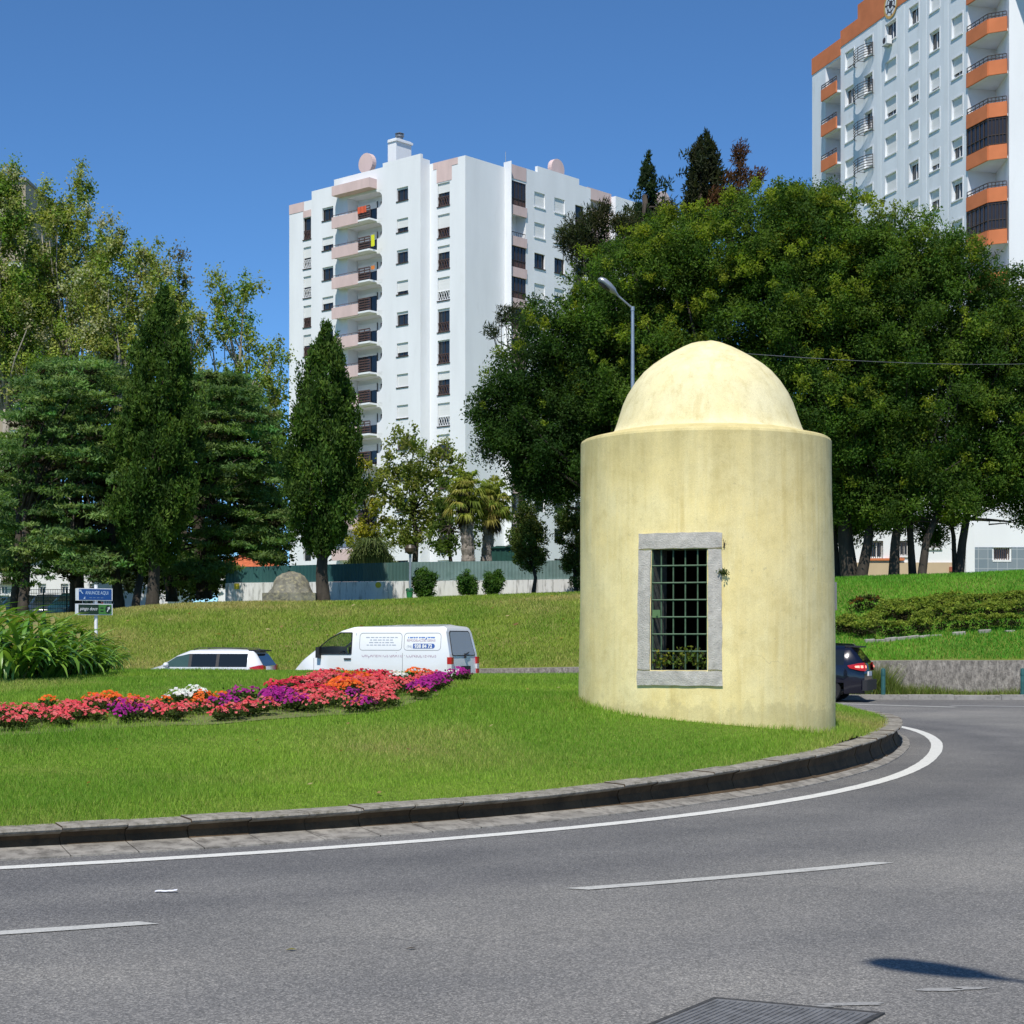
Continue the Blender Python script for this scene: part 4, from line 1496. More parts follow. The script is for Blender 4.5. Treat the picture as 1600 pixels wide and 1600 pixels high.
tree('pine', 'small pine top poking out at the left of the grove below the pink balconies', 'tree', None, (815, 900), 82, (812, 560), .16, cl, NEEDLE, .30, .05, 72, nl=14, aim=(0, 0, 1), aimk=.6, outk=.8)

# ---- pruned little trees and round bushes in front of the white wall
SM = [(0.063, 0.109, 0.025), (0.084, 0.133, 0.028), (0.119, 0.147, 0.035)]
cl = blob_clumps([(826, 845, 27, 34), (824, 805, 17, 22), (828, 872, 24, 20)], 73, .95, 80, .27, 120, SM, 81, inner=.5)
tree('small_tree', 'small clipped tree with a thin pale trunk before the fence', 'tree', None, (834, 926), 73, (832, 880), .085, cl, NEEDLE, .11, .06, 82, nl=10, outk=.7)
cl = blob_clumps([(893, 840, 25, 36), (888, 810, 16, 20), (898, 875, 22, 20), (905, 905, 14, 15)], 73.5, .95, 80, .27, 120, SM, 83, inner=.5)
tree('small_tree', 'small clipped tree half hidden by the left edge of the kiosk', 'tree', None, (900, 926), 73.5, (898, 880), .085, cl, NEEDLE, .11, .06, 84, nl=10, outk=.7)
BU = [(.07, .15, .028), (.09, .18, .034), (.055, .12, .022)]
for i, (px, py, rx, ry, bl, lab) in enumerate(((663, 911, 22, 25, 934, 'largest round green bush, beside the green bin'), (731, 912, 17, 22, 932, 'smallest round green bush, middle one of three before the wall'), (770, 910, 19, 23, 931, 'round green bush before the wall, nearest the clipped tree'))):
    cl = blob_clumps([(px, py, rx * .85, ry * .85), (px, py + ry * .3, rx * .7, ry * .6)], 73.5, .95, 150, .2, 110, BU, 91 + i, inner=.4)
    t = tree('bush', lab, 'bush', 'round bushes before the white wall', (px, bl), 73.5, (px, bl - 12), .05, cl, LEAF, .12, .055, 95 + i, nl=12, outk=.7)

# ---- fan palms
def palm(label, Y, base, top, r, seed):
    b, tp = at(*base, Y), at(*top, Y)
    t = thing('fan_palm', label, 'palm', b, group='fan palms behind the fence')
    rs = np.random.RandomState(seed)
    mb = MB()
    path = [b - Vector((0, 0, .4))] + [b.lerp(tp, k / 14) for k in range(15)]
    rad = [r * 1.3] + [r * (1.15 - .3 * k / 14) * (1.09 if k % 2 else .93) for k in range(15)]
    mb.tube(path, rad, 10)
    for k in range(150):                   # old leaf bases
        f_ = rs.uniform(0, .95)
        p = b.lerp(tp, f_)
        a = rs.uniform(0, 6.28)
        d = Vector((math.cos(a), math.sin(a), 0))
        s = Vector((-d.y, d.x, 0))
        q = p + d * r * 1.0
        mb.add([q - s * .06, q + s * .06, q + d * .06 + s * .03 + Vector((0, 0, .16)), q + d * .06 - s * .03 + Vector((0, 0, .16))], [(0, 1, 2, 3)])
    mb.build('trunk', mat('palm_bark', (.24, .21, .18), .95, var=.45, scale=9), t)

    def fronds(name, n, elev, L, cols, droop, lw):
        Vv, Cc, Q_ = [], [], []
        for k in range(n):
            a = rs.uniform(0, 6.28)
            e = rs.uniform(*elev)
            d = Vector((math.cos(a) * math.cos(e), math.sin(a) * math.cos(e), math.sin(e)))
            st = tp + Vector((0, 0, rs.uniform(-.25, .25) if elev[0] > -.3 else rs.uniform(-1.2, .1)))
            hub = st + d * L * rs.uniform(.45, .6)
            col = np.array(pick(rs, cols))
            s = d.cross(Vector((0, 0, 1)))
            if s.length < .1: s = Vector((1, 0, 0))
            s.normalize()
            up = s.cross(d).normalized()

            def strip(p0, p1, p2, w):
                sd = (p1 - p0).cross(Vector(rs.normal(0, 1, 3))).normalized() * w
                n0 = len(Vv)
                Vv.extend([p0 - sd * .6, p0 + sd * .6, p1 + sd, p1 - sd, p2])
                Q_.append((n0, n0 + 1, n0 + 2, n0 + 3))
                Q_.append((n0 + 3, n0 + 2, n0 + 4, n0 + 4))
                Cc.extend([col * rs.uniform(.75, 1.2)] * 5)
            strip(st, st.lerp(hub, .5) + Vector((0, 0, .03)), hub, .018)
            for j in range(18):
                q = (j / 17 - .5) * 2.9
                dd = (d * math.cos(q) + s * math.sin(q)).normalized()
                l = L * .5 * rs.uniform(.8, 1.1)
                p1 = hub + dd * l * .6 + up * .03
                p2 = hub + dd * l + Vector((0, 0, -droop * l * rs.uniform(.6, 1.2)))
                strip(hub, p1, p2, lw)
        V_ = np.array([tuple(q) for q in Vv])
        C_ = np.array(Cc)
        T = []
        for q in Q_:
            T.append((q[0], q[1], q[2]))
            if q[2] != q[3]: T.append((q[0], q[2], q[3])) if len(set(q)) == 4 else None
        npmesh(name, V_, np.array(T), LEAF, t, col=C_)
    fronds('crown', 80, (-.65, 1.4), 1.15, [(.22, .28, .05), (.30, .33, .07), (.36, .33, .09), (.16, .22, .04)], .55, .035)
    fronds('dead_skirt', 38, (-1.5, -.95), .85, [(.09, .075, .055), (.07, .06, .048), (.13, .10, .075), (.05, .042, .035)], .5, .04)
    return t


palm('left fan palm with a skirt of dead fronds, behind the fence', 84, (732, 885), (727, 762), .30, 1)
palm('right fan palm with a skirt of dead fronds, nearest the clipped tree', 85, (760, 884), (768, 772), .27, 2)

# ---- pampas grass behind the fence
rs = np.random.RandomState(77)
pm = []
for k in range(900):
    px = rs.normal(580, 26)
    b = at(px * .6 + 580 * .4, 884, 80)
    L = rs.uniform(.8, 1.7) * math.exp(-((px - 580) / 50) ** 2)
    a = rs.uniform(0, 6.28)
    d = Vector((math.cos(a), math.sin(a), 0)) * rs.uniform(.2, .8) * L
    p1, p2 = b + d * .4 + Vector((0, 0, L * .8)), b + d + Vector((0, 0, L * rs.uniform(.4, .9)))
    s = Vector((.022, .01, 0))
    pm.append((b - s, b + s, p1 + s, p1 - s))
    pm.append((p1 - s, p1 + s, p2 + s * .2, p2 - s * .2))
V = np.array([tuple(q) for f_ in pm for q in f_])
pt = thing('pampas_clump', 'arching pale green clump of tall grass topping the green fence', 'tall grass', at(580, 884, 80))
cc = np.repeat(np.array([pick(rs, [(.12, .16, .05), (.16, .19, .07), (.09, .13, .04)]) for _ in range(len(V) // 4)]), 4, axis=0)
npmesh('leaves', V, np.arange(len(V)).reshape(-1, 4), BLADE, pt, col=cc)


# ---- clipped low hedges on the right slope
def hedge(label, pts, w=.19, h=.50, cols=None, seed=1, dens=700):
    rs = np.random.RandomState(seed)
    P = [hit(x, y + 4, hill_z, 46, 63) for x, y in pts]
    t = thing('hedge', label, 'hedge', P[0], group='clipped hedge rows on the right slope')
    cl = []
    for a, b in zip(P[:-1], P[1:]):
        L = (b - a).length
        n = max(2, int(L / .11))
        for k in range(n):
            for j in range(3):
                p = a.lerp(b, rs.rand()) + Vector((rs.uniform(-w, w), rs.uniform(-w, w), 0))
                hh = h * rs.uniform(.8, 1.08)
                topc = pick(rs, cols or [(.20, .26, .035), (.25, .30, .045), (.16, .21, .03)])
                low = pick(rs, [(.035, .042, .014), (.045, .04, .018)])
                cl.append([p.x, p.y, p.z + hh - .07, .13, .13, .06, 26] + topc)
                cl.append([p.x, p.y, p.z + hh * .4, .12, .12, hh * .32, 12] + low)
    foliage('foliage', cl, t, NEEDLE, .085, .045, seed=seed, outk=.5, shell=.2)


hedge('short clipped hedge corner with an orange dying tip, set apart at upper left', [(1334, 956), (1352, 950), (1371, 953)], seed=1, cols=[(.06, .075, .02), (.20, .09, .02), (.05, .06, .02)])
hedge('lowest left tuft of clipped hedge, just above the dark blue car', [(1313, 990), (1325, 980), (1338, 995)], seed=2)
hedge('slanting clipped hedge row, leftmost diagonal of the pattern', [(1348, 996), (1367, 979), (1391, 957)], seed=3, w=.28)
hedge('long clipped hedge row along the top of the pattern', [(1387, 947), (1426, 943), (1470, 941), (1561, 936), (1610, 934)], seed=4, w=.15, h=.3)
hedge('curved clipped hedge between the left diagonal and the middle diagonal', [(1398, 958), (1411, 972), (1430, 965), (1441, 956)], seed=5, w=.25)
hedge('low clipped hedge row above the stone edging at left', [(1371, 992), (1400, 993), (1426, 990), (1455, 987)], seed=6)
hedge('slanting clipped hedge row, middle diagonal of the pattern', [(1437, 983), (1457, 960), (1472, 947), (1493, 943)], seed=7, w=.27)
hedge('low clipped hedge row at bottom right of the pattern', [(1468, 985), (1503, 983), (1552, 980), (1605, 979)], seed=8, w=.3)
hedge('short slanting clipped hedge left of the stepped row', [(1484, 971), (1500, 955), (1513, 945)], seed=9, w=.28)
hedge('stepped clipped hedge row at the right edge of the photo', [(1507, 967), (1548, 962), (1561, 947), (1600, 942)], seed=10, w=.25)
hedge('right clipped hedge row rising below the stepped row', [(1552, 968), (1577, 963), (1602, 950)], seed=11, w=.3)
pts = [hit(x, y, hill_z, 46, 63) for x, y in ((1352, 1005), (1385, 1003), (1420, 999), (1455, 995), (1490, 993), (1530, 990), (1570, 988), (1605, 986))]
rs = np.random.RandomState(4)
for k, (a, b) in enumerate(zip(pts[:-1], pts[1:])):
    for j in range(2):
        p, q = a.lerp(b, j / 2 + .01), a.lerp(b, (j + 1) / 2 - .02)
        if k > 2 and rs.rand() < .4: continue
        d = q - p
        nrm = Vector((-d.y, d.x, 0)).normalized() * .14
        hz = rs.uniform(.05, .11)
        em = MB()
        em.obox(p - Vector((0, 0, .08)), d, nrm, Vector((0, 0, hz + .08)))
        eo = tag(em.build('edging_stone', CONCRETE), 'low grey edging stone in the broken row below the clipped hedges', 'edging stone', 'edging stones below the hedges')
        md = eo.modifiers.new('worn_edges', 'BEVEL')
        md.width = .02


# ---- strap-leaved plants on the island, left
def strap_plant(seed, n=95, L0=.95):
    rs = np.random.RandomState(seed)
    t = thing('strap_leaf_plant', 'lush green clump plant with long arching strap leaves at the left edge of the island', 'plant', (0, 0, 0), group='strap leaf plants at the left of the island')
    Vv, Cc, Q_ = [], [], []
    for k in range(n):
        a = rs.uniform(0, 6.28)
        b = Vector((rs.normal(0, .10), rs.normal(0, .10), 0))
        L = L0 * rs.uniform(.65, 1.15)
        e = rs.uniform(.75, 1.5)
        d = Vector((math.cos(a), math.sin(a), 0))
        s = Vector((-d.y, d.x, 0))
        w = rs.uniform(.022, .034)
        col = np.array(pick(rs, [(.10, .21, .026), (.14, .26, .034), (.075, .165, .022), (.20, .31, .05)]))
        if rs.rand() < .06: col = np.array((.28, .25, .08))
        seg = 8
        p = b
        n0 = len(Vv)
        drop = rs.uniform(1.3, 3.0)
        for j in range(seg + 1):
            f_ = j / seg
            ww = w * (1.05 - .25 * f_) if j < seg else .003
            fold = ww * .35
            Vv.extend([p - s * ww + Vector((0, 0, fold)), p, p + s * ww + Vector((0, 0, fold))])
            Cc.extend([col * (1 + .12 * f_)] * 3)
            ang = e - drop * f_ ** 1.7
            p = p + (d * math.cos(ang) + Vector((0, 0, 1)) * math.sin(ang)) * (L / seg)
        for j in range(seg):
            q = n0 + 3 * j
            Q_.append((q, q + 1, q + 4, q + 3))
            Q_.append((q + 1, q + 2, q + 5, q + 4))
    npmesh('leaves', np.array([tuple(q) for q in Vv]), np.array(Q_), STRAP, t, col=np.array(Cc), local=True, smooth=True)
    return t


sp = [strap_plant(5), strap_plant(6), strap_plant(7, 50)]
spots = [(-38, 1055, 1.15), (-8, 1060, 1.0), (14, 1064, .95), (40, 1061, .92), (62, 1062, .85), (88, 1058, .85), (112, 1057, .72), (136, 1055, .62), (152, 1053, .5),
         (-25, 1049, 1.2), (5, 1050, 1.15), (32, 1050, 1.1), (58, 1050, 1.0), (84, 1050, .9), (110, 1049.5, .8), (132, 1049.5, .7), (-50, 1049, 1.2), (148, 1050, .5)]
for i, (px, py, k) in enumerate(spots):
    p = hit(px, py, island_z)
    o = sp[i] if i < 3 else copy_tree(sp[i % 3])
    if py < 1052: p.y += .5; p.z = float(island_z(p.x, p.y)[0])
    o.location = (p.x, p.y, p.z - .02)
    o.rotation_euler = (0, 0, i * 2.1)
    k *= 1.5
    o.scale = (k, k, k * (1.0 if i else 1.05))
rk = MB()
p = hit(108, 1053, island_z)
rk.obox(p + Vector((-.22, -.25, -.05)), Vector((.42, 0, .02)), Vector((0, .25, 0)), Vector((.02, 0, .12)))
rk.obox(p + Vector((-.15, -.27, .07)), Vector((.36, .02, .01)), Vector((0, .22, 0)), Vector((.01, .01, .045)))
tag(rk.build('stone_slab', mat('pale_slab', (.42, .37, .30), .9, var=.25, scale=9, bumpk=.5)), 'small pale broken stone slabs stacked at the foot of the strap leaf plants', 'stone')


# ---- bedding flowers
def flower_proto(nm, lab, grp, pet, seed, nb=34):
    rs = np.random.RandomState(seed)
    t = thing('bedding_flower', lab, 'flower', (0, 0, 0), group=grp)
    cl = [[rs.normal(0, .07), rs.normal(0, .07), .08 + .04 * rs.rand(), .10, .10, .085, 26] + pick(rs, [(.05, .085, .02), (.065, .06, .03), (.08, .12, .03)]) for _ in range(6)]
    foliage('foliage', cl, t, LEAF, .06, .03, seed=seed, outk=.6, shell=.3, local=True)
    Vv, Cc, Q_ = [], [], []
    for k in range(nb):
        a, q = rs.uniform(0, 6.28), rs.rand() ** .55
        d = Vector((math.cos(a) * q, math.sin(a) * q, 0))
        c = d * .165 + Vector((0, 0, .225 - .11 * q * q + rs.uniform(-.02, .025)))
        nn = (d * .9 + Vector((rs.normal(0, .3), -.45 + rs.normal(0, .3), .8))).normalized()
        u = nn.orthogonal().normalized()
        v = nn.cross(u)
        r = rs.uniform(.019, .029)
        col = np.array(pick(rs, pet))
        n0 = len(Vv)
        Vv.append(c - nn * .004)
        Cc.append(col * .75)
        for j in range(10):
            w_ = 2 * math.pi * j / 10
            rr = r * (1.0 if j % 2 == 0 else .72)
            Vv.append(c + u * math.cos(w_) * rr + v * math.sin(w_) * rr + nn * .003)
            Cc.append(col * rs.uniform(.92, 1.08))
        for j in range(10):
            Q_.append((n0, n0 + 1 + j, n0 + 1 + (j + 1) % 10))
    npmesh('blossoms', np.array([tuple(q) for q in Vv]), np.array(Q_), PETAL, t, col=np.clip(np.array(Cc), 0, 1), local=True)
    return t


FL = {
    'coral': ('coral pink bedding flower in bloom in the island flower bed', 'coral pink flowers in the bed', [(.70, .085, .10), (.66, .06, .08), (.74, .17, .17), (.72, .11, .12)], [
        [(-30, 1137), (10, 1136), (48, 1132)], [(60, 1118), (85, 1126), (98, 1131)], [(-20, 1112), (30, 1113), (62, 1110)], [(100, 1112), (122, 1121), (155, 1124)], [(105, 1107), (140, 1109), (165, 1110)],
        [(180, 1108), (225, 1109), (250, 1118), (268, 1122)], [(270, 1110), (315, 1108)], [(335, 1122), (362, 1118), (398, 1109), (416, 1111)], [(-10, 1124), (15, 1122)], [(275, 1116), (300, 1114)],
        [(470, 1074), (500, 1063), (522, 1058)], [(500, 1080), (540, 1077), (575, 1070), (605, 1065)], [(560, 1092), (590, 1087), (612, 1080)], [(535, 1106), (562, 1104), (600, 1099), (612, 1093)], [(625, 1088), (652, 1085)], [(440, 1090), (500, 1094), (530, 1099)], [(600, 1077), (640, 1073), (680, 1062)], [(455, 1099), (500, 1106)], [(575, 1079), (600, 1073)], [(455, 1083), (478, 1081)]]),
    'red': ('rose red bedding flower in bloom in the island flower bed', 'rose red flowers in the bed', [(.56, .02, .06), (.62, .035, .07), (.52, .02, .04)], [
        [(425, 1080), (450, 1074), (466, 1072)], [(560, 1055), (600, 1054)], [(490, 1050), (525, 1050)], [(470, 1068), (540, 1068), (600, 1060)], [(470, 1082), (520, 1088)], [(575, 1058), (600, 1060)], [(648, 1054), (668, 1055)]]),
    'orange': ('orange bedding flower in bloom in the island flower bed', 'orange flowers in the bed', [(.78, .12, .012), (.72, .09, .012), (.80, .17, .02)], [
        [(40, 1100), (78, 1100)], [(138, 1101), (170, 1098), (202, 1101)], [(150, 1096), (185, 1095)], [(235, 1101), (268, 1101)], [(308, 1095), (345, 1094), (378, 1092)], [(510, 1055), (548, 1053)], [(550, 1064), (578, 1068)], [(500, 1086), (512, 1084)], [(520, 1072), (545, 1082)], [(612, 1052), (640, 1052), (682, 1052)], [(300, 1101), (330, 1100)]]),
    'white': ('white bedding flower in bloom in the island flower bed', 'white flowers in the bed', [(.82, .80, .78), (.78, .78, .74)], [
        [(270, 1097), (290, 1091), (305, 1088), (326, 1086)], [(603, 1061), (618, 1058), (632, 1059)], [(690, 1051), (724, 1053)]]),
    'magenta': ('magenta purple bedding flower in bloom in the island flower bed', 'magenta flowers in the bed', [(.36, .015, .22), (.42, .02, .28), (.30, .012, .19)], [
        [(203, 1121), (204, 1126)], [(180, 1114), (184, 1114)], [(335, 1104), (362, 1107)], [(370, 1088), (400, 1090), (422, 1090)], [(420, 1090), (442, 1093), (476, 1098)], [(425, 1101), (450, 1105), (478, 1104)], [(525, 1090), (552, 1090)], [(560, 1104), (582, 1107)], [(650, 1082), (670, 1074), (692, 1064)], [(695, 1057), (716, 1055), (724, 1058)], [(405, 1096), (440, 1100)]]),
}
rs = np.random.RandomState(88)
for nm, (lab, grp, pet, lines) in FL.items():
    pr = [flower_proto(nm, lab, grp, pet, 500 + hash_ + len(nm)) for hash_ in range(3)]
    cnt = 0
    for ln in lines:
        P = [hit(x, max(y + 9, 1065), island_z) for x, y in ln]
        acc = 0.0
        for a, b in zip(P[:-1], P[1:]):
            L = (b - a).length
            n = max(1, int(L / .165))
            for k in range(n):
                p = a.lerp(b, (k + rs.uniform(.2, .8)) / n) + Vector((rs.normal(0, .05), rs.normal(0, .08), 0))
                o = pr[cnt] if cnt < 3 else copy_tree(pr[cnt % 3])
                cnt += 1
                o.location = (p.x, p.y, float(island_z(p.x, p.y)[0]) + .015)
                o.rotation_euler = (0, 0, rs.uniform(-.6, .6))
                s = rs.uniform(.8, 1.1)
                o.scale = (s, s, s * .85)
    for o in pr[cnt:]:
        for ch in list(o.children): bpy.data.objects.remove(ch)
        bpy.data.objects.remove(o)
# ================================================================== buildings
class Fr:
    """a facade frame: s along the wall, z up, d outwards"""
    def __init__(s, O, u, n):
        s.O, s.u, s.n = Vector((*O, 0)), Vector((*u, 0)).normalized(), Vector((*n, 0)).normalized()

    def P(s, a, z, d=0.0):
        v = s.O + s.u * a + s.n * d
        return Vector((v.x, v.y, z))

    def s_of(s, px, d=0.0):
        k = (px - 800.0) / F
        o = s.O + s.n * d
        return (k * o.y - o.x) / (s.u.x - k * s.u.y)

    def z_of(s, px, py, d=0.0):
        return EYE + (HY - py) / F * s.P(s.s_of(px, d), 0, d).y

    def box(s, mb, a, b, z0, z1, d0, d1):
        a, b = min(a, b), max(a, b)
        mb.obox(s.P(a, z0, d0), s.u * (b - a), s.n * (d1 - d0), Vector((0, 0, z1 - z0)))

    def quad(s, mb, a, b, z0, z1, d):
        mb.quad(s.P(a, z0, d), s.P(b, z0, d), s.P(b, z1, d), s.P(a, z1, d))


def facade(mb, fr, s0, s1, z0, z1, opens, d=0.0, rev=.22):
    s0, s1 = min(s0, s1), max(s0, s1)
    op = [(min(o[0], o[1]), max(o[0], o[1]), o[2], o[3], (o[4] if len(o) > 4 else rev)) for o in opens]
    S = sorted(set([s0, s1] + [v for o in op for v in o[:2]]))
    Z = sorted(set([z0, z1] + [v for o in op for v in o[2:4]]))
    for i in range(len(S) - 1):
        for j in range(len(Z) - 1):
            cs, cz = (S[i] + S[i + 1]) / 2, (Z[j] + Z[j + 1]) / 2
            if any(o[0] < cs < o[1] and o[2] < cz < o[3] for o in op): continue
            fr.quad(mb, S[i], S[i + 1], Z[j], Z[j + 1], d)
    for a, b, za, zb, r in op:
        for q in ((a, a, za, zb), (b, b, za, zb)):
            mb.quad(fr.P(q[0], za, d), fr.P(q[0], zb, d), fr.P(q[0], zb, d - r), fr.P(q[0], za, d - r))
        for z in (za, zb):
            mb.quad(fr.P(a, z, d), fr.P(b, z, d), fr.P(b, z, d - r), fr.P(a, z, d - r))


def window(parent, fr, a, b, za, zb, d=0.0, rev=.22, shut=0.0, fm=None, mull=1, sill=True, rail=None, trim=None):
    """window set back in its reveal: frame > pane, roller shutter, railing"""
    a, b = min(a, b), max(a, b)
    m = MB()
    t = .07
    f0, f1 = d - rev - .02, d - rev + .06
    fr.box(m, a, a + t, za, zb, f0, f1)
    fr.box(m, b - t, b, za, zb, f0, f1)
    fr.box(m, a + t, b - t, za, za + t, f0, f1)
    fr.box(m, a + t, b - t, zb - t, zb, f0, f1)
    for k in range(mull):
        s = a + (b - a) * (k + 1) / (mull + 1)
        fr.box(m, s - .03, s + .03, za + t, zb - t, f0, f1 - .01)
    if sill:
        fr.box(m, a - .06, b + .06, za - .09, za - .003, d - rev, d + .07)
    if trim:
        w_ = .1
        for q in ((a - w_, a - .002, za, zb), (b + .002, b + w_, za, zb), (a - w_, b + w_, zb + .002, zb + w_)):
            fr.box(m, *q, d + .003, d + .03)
    o = m.build('window', fm or FRAMED, parent)
    g_ = MB()
    fr.quad(g_, a + .01, b - .01, za + .01, zb - .01, d - rev + .005)
    g_.build('pane', GLASS, o)
    if shut > 0:
        q = MB()
        zs_ = zb - (zb - za) * shut
        fr.box(q, a + .02, b - .02, zs_, zb - .004, d - rev + .07, d - rev + .11)
        q.build('roller_shutter', SHUTTER, o)
    if rail:
        q = MB()
        zr = za + .85
        fr.box(q, a, b, zr - .05, zr, d - .10, d - .05)
        fr.box(q, a, b, za + .03, za + .08, d - .10, d - .05)
        n = 5
        w_ = (b - a) / n
        for k in range(n):
            p = [fr.P(a + k * w_, za + .06, d - .075), fr.P(a + (k + 1) * w_, zr - .03, d - .075)]
            q.tube(p, .024, 4)
            p = [fr.P(a + k * w_, zr - .03, d - .075), fr.P(a + (k + 1) * w_, za + .06, d - .075)]
            q.tube(p, .024, 4)
        q.build('window_railing', rail, o)
    return o


# ------------------------------------------------ the white tower
YM = 153.5
th = R(48.5)
uL = (-math.sin(th), math.cos(th))
nL = (-math.cos(th), -math.sin(th))
OL = at(657, 998, YM)
FL_ = Fr((OL.x, OL.y), uL, nL)
Z0 = 2.0
tw_ = thing('apartment_tower', 'white apartment tower with pink balconies and stepped top in the middle of the photo', 'apartment tower', FL_.P(8, 3.0))
wallm, roofm = MB(), MB()


def pinkbox(fr, *a):
    m_ = MB()
    fr.box(m_, *a)
    m_.build('pink_band', PINK, tw_)



dD, dA = -1.2, -.9
sB, sL = FL_.s_of(487), FL_.s_of(452, dA)
sDa, sDb = FL_.s_of(672, dD), FL_.s_of(727, dD)
PITCH = 2.79
rows = range(14)
top478, top512, top628, top693 = 41.75, 41.95, 42.1, 42.05
opA = [(FL_.s_of(474, dA), FL_.s_of(486, dA), top478 - 2.05 - PITCH * k, top478 - PITCH * k) for k in rows]
opB = [(FL_.s_of(503.6), FL_.s_of(520.6), top512 - 1.2 - PITCH * k, top512 - PITCH * k) for k in rows]
opC = [(FL_.s_of(620), FL_.s_of(637.6), top628 - 1.18 - PITCH * k, top628 - PITCH * k) for k in rows]
opD = [(FL_.s_of(683.8, dD), FL_.s_of(702.6, dD), top693 - 2.05 - PITCH * k, top693 - PITCH * k) for k in rows]
BF = [39.75 - PITCH * k for k in range(13)]           # balcony floors
bx0, bx1, bx2 = FL_.s_of(597), FL_.s_of(589), FL_.s_of(543)
opBal = [(bx0, bx2, z + .02, z + 2.55, 1.35) for z in BF]
zT = 44.35
facade(wallm, FL_, 0, FL_.s_of(522), Z0, zT, opC + [o for o in opBal if True])
facade(wallm, FL_, FL_.s_of(522), sB, Z0, zT - .55, opB)
FL_.quad(wallm, 0, 0, Z0, zT, 0)
wallm.quad(FL_.P(0, Z0, 0), FL_.P(0, zT, 0), FL_.P(0, zT, dD), FL_.P(0, Z0, dD))
wallm.quad(FL_.P(sB, Z0, 0), FL_.P(sB, zT - .55, 0), FL_.P(sB, zT - .55, dA), FL_.P(sB, Z0, dA))
facade(wallm, FL_, sB, sL, Z0, zT - 1.0, opA, d=dA)
facade(wallm, FL_, sDb, 0, Z0, zT - .35, opD, d=dD)
# right flank
K = FL_.P(sDb, 0, dD)
FR_ = Fr((K.x, K.y), (math.cos(th), math.sin(th)), (math.sin(th), -math.cos(th)))
dR = .35
s790, s793, s822, s923 = FR_.s_of(789), FR_.s_of(793, dR), FR_.s_of(822, dR), FR_.s_of(923, dR)
facade(wallm, FR_, 0, s790, Z0, zT - .35, [])
FR_.box(wallm, s790, s793 - .002, Z0, zT + .1, -.1, .8)
rt = 42.5
opV = [(s793 + .05, s822 - .05, 39.85 + .85 - PITCH * k, 39.85 + 3.05 - PITCH * k, 1.2) for k in rows]
op1 = [(FR_.s_of(835, dR), FR_.s_of(851.5, dR), rt - 1.35 - PITCH * k, rt - PITCH * k) for k in rows]
op2 = [(FR_.s_of(866.3, dR), FR_.s_of(882.3, dR), rt - 1.35 - PITCH * k, rt - PITCH * k) for k in rows]
op3 = [(FR_.s_of(898.8, dR), FR_.s_of(912.5, dR), rt - 2.1 - PITCH * k, rt - .1 - PITCH * k) for k in rows]
facade(wallm, FR_, s793, s923, Z0, zT, opV + op1 + op2 + op3, d=dR)
# blind back, side walls and flat roof behind the parapets
Lp, Rp = FL_.P(sL, 0, dA), FR_.P(s923, 0, dR)
Bp = Lp + Rp - K
for a, b in ((Lp, Bp), (Bp, Rp)):
    wallm.quad((a.x, a.y, Z0), (b.x, b.y, Z0), (b.x, b.y, zT - 1.0), (a.x, a.y, zT - 1.0))
wallm.build('wall', WHITE_PAINT, tw_)
pts = [FL_.P(sL, zT - 1.4, dA), FL_.P(0, zT - 1.4, dD), Vector((K.x, K.y, zT - 1.4)), FR_.P(s790, zT - 1.4), FR_.P(s923, zT - 1.4, 0), Vector((Bp.x, Bp.y, zT - 1.4))]
roofm.add(pts, [tuple(range(len(pts)))])
roofm.build('roof', CONCRETE, tw_)
# parapet backs, so the parapets read as walls with thickness
pb = MB()
FL_.box(pb, .02, FL_.s_of(522) - .02, zT - 1.3, zT, -.32, -.004)
FL_.box(pb, FL_.s_of(522) + .01, sB - .02, zT - 1.3, zT - .55, -.32, -.004)
FL_.box(pb, sB + .02, sL - .02, zT - 1.9, zT - 1.0, dA - .3, dA - .004)
FL_.box(pb, sDb + .02, -.02, zT - 1.3, zT - .35, dD - .3, dD - .004)
FR_.box(pb, s793 + .03, s923 - .02, zT - 1.3, zT, dR - .3, dR - .004)
FR_.box(pb, .35, s790 - .02, zT - 1.3, zT - .35, -.3, -.004)
# stepped pieces of the roof line
FR_.box(pb, FR_.s_of(840, dR), FR_.s_of(905, dR), zT + .003, zT + .55, dR - .3, dR - .002)
FL_.box(pb, FL_.s_of(598), .0, zT + .003, zT + .35, -.3, -.002)
pb.build('parapet', WHITE_PAINT, tw_)
# pink bands
pinkbox(FL_, FL_.s_of(475, dA), sL, zT - 1.9, zT - 1.0, dA + .003, dA + .03)
pinkbox(FL_, FL_.s_of(474, dA), FL_.s_of(486.3, dA), zT - 2.55, zT - 1.903, dA + .003, dA + .03)
pinkbox(FL_, sDb + .9, FL_.s_of(677, dD), zT - .95, zT - .35, dD + .003, dD + .03)
pinkbox(FL_, FL_.s_of(706, dD), FL_.s_of(682.5, dD), zT - 2.2, zT - .953, dD + .003, dD + .03)
pinkbox(FR_, s793 + .01, s822, zT - 1.25, zT - .02, dR + .003, dR + .04)
for k in rows:
    pinkbox(FR_, s793 + .01, s822, 39.85 - PITCH * k - .02, 39.85 + .84 - PITCH * k, dR + .003, dR + .14)
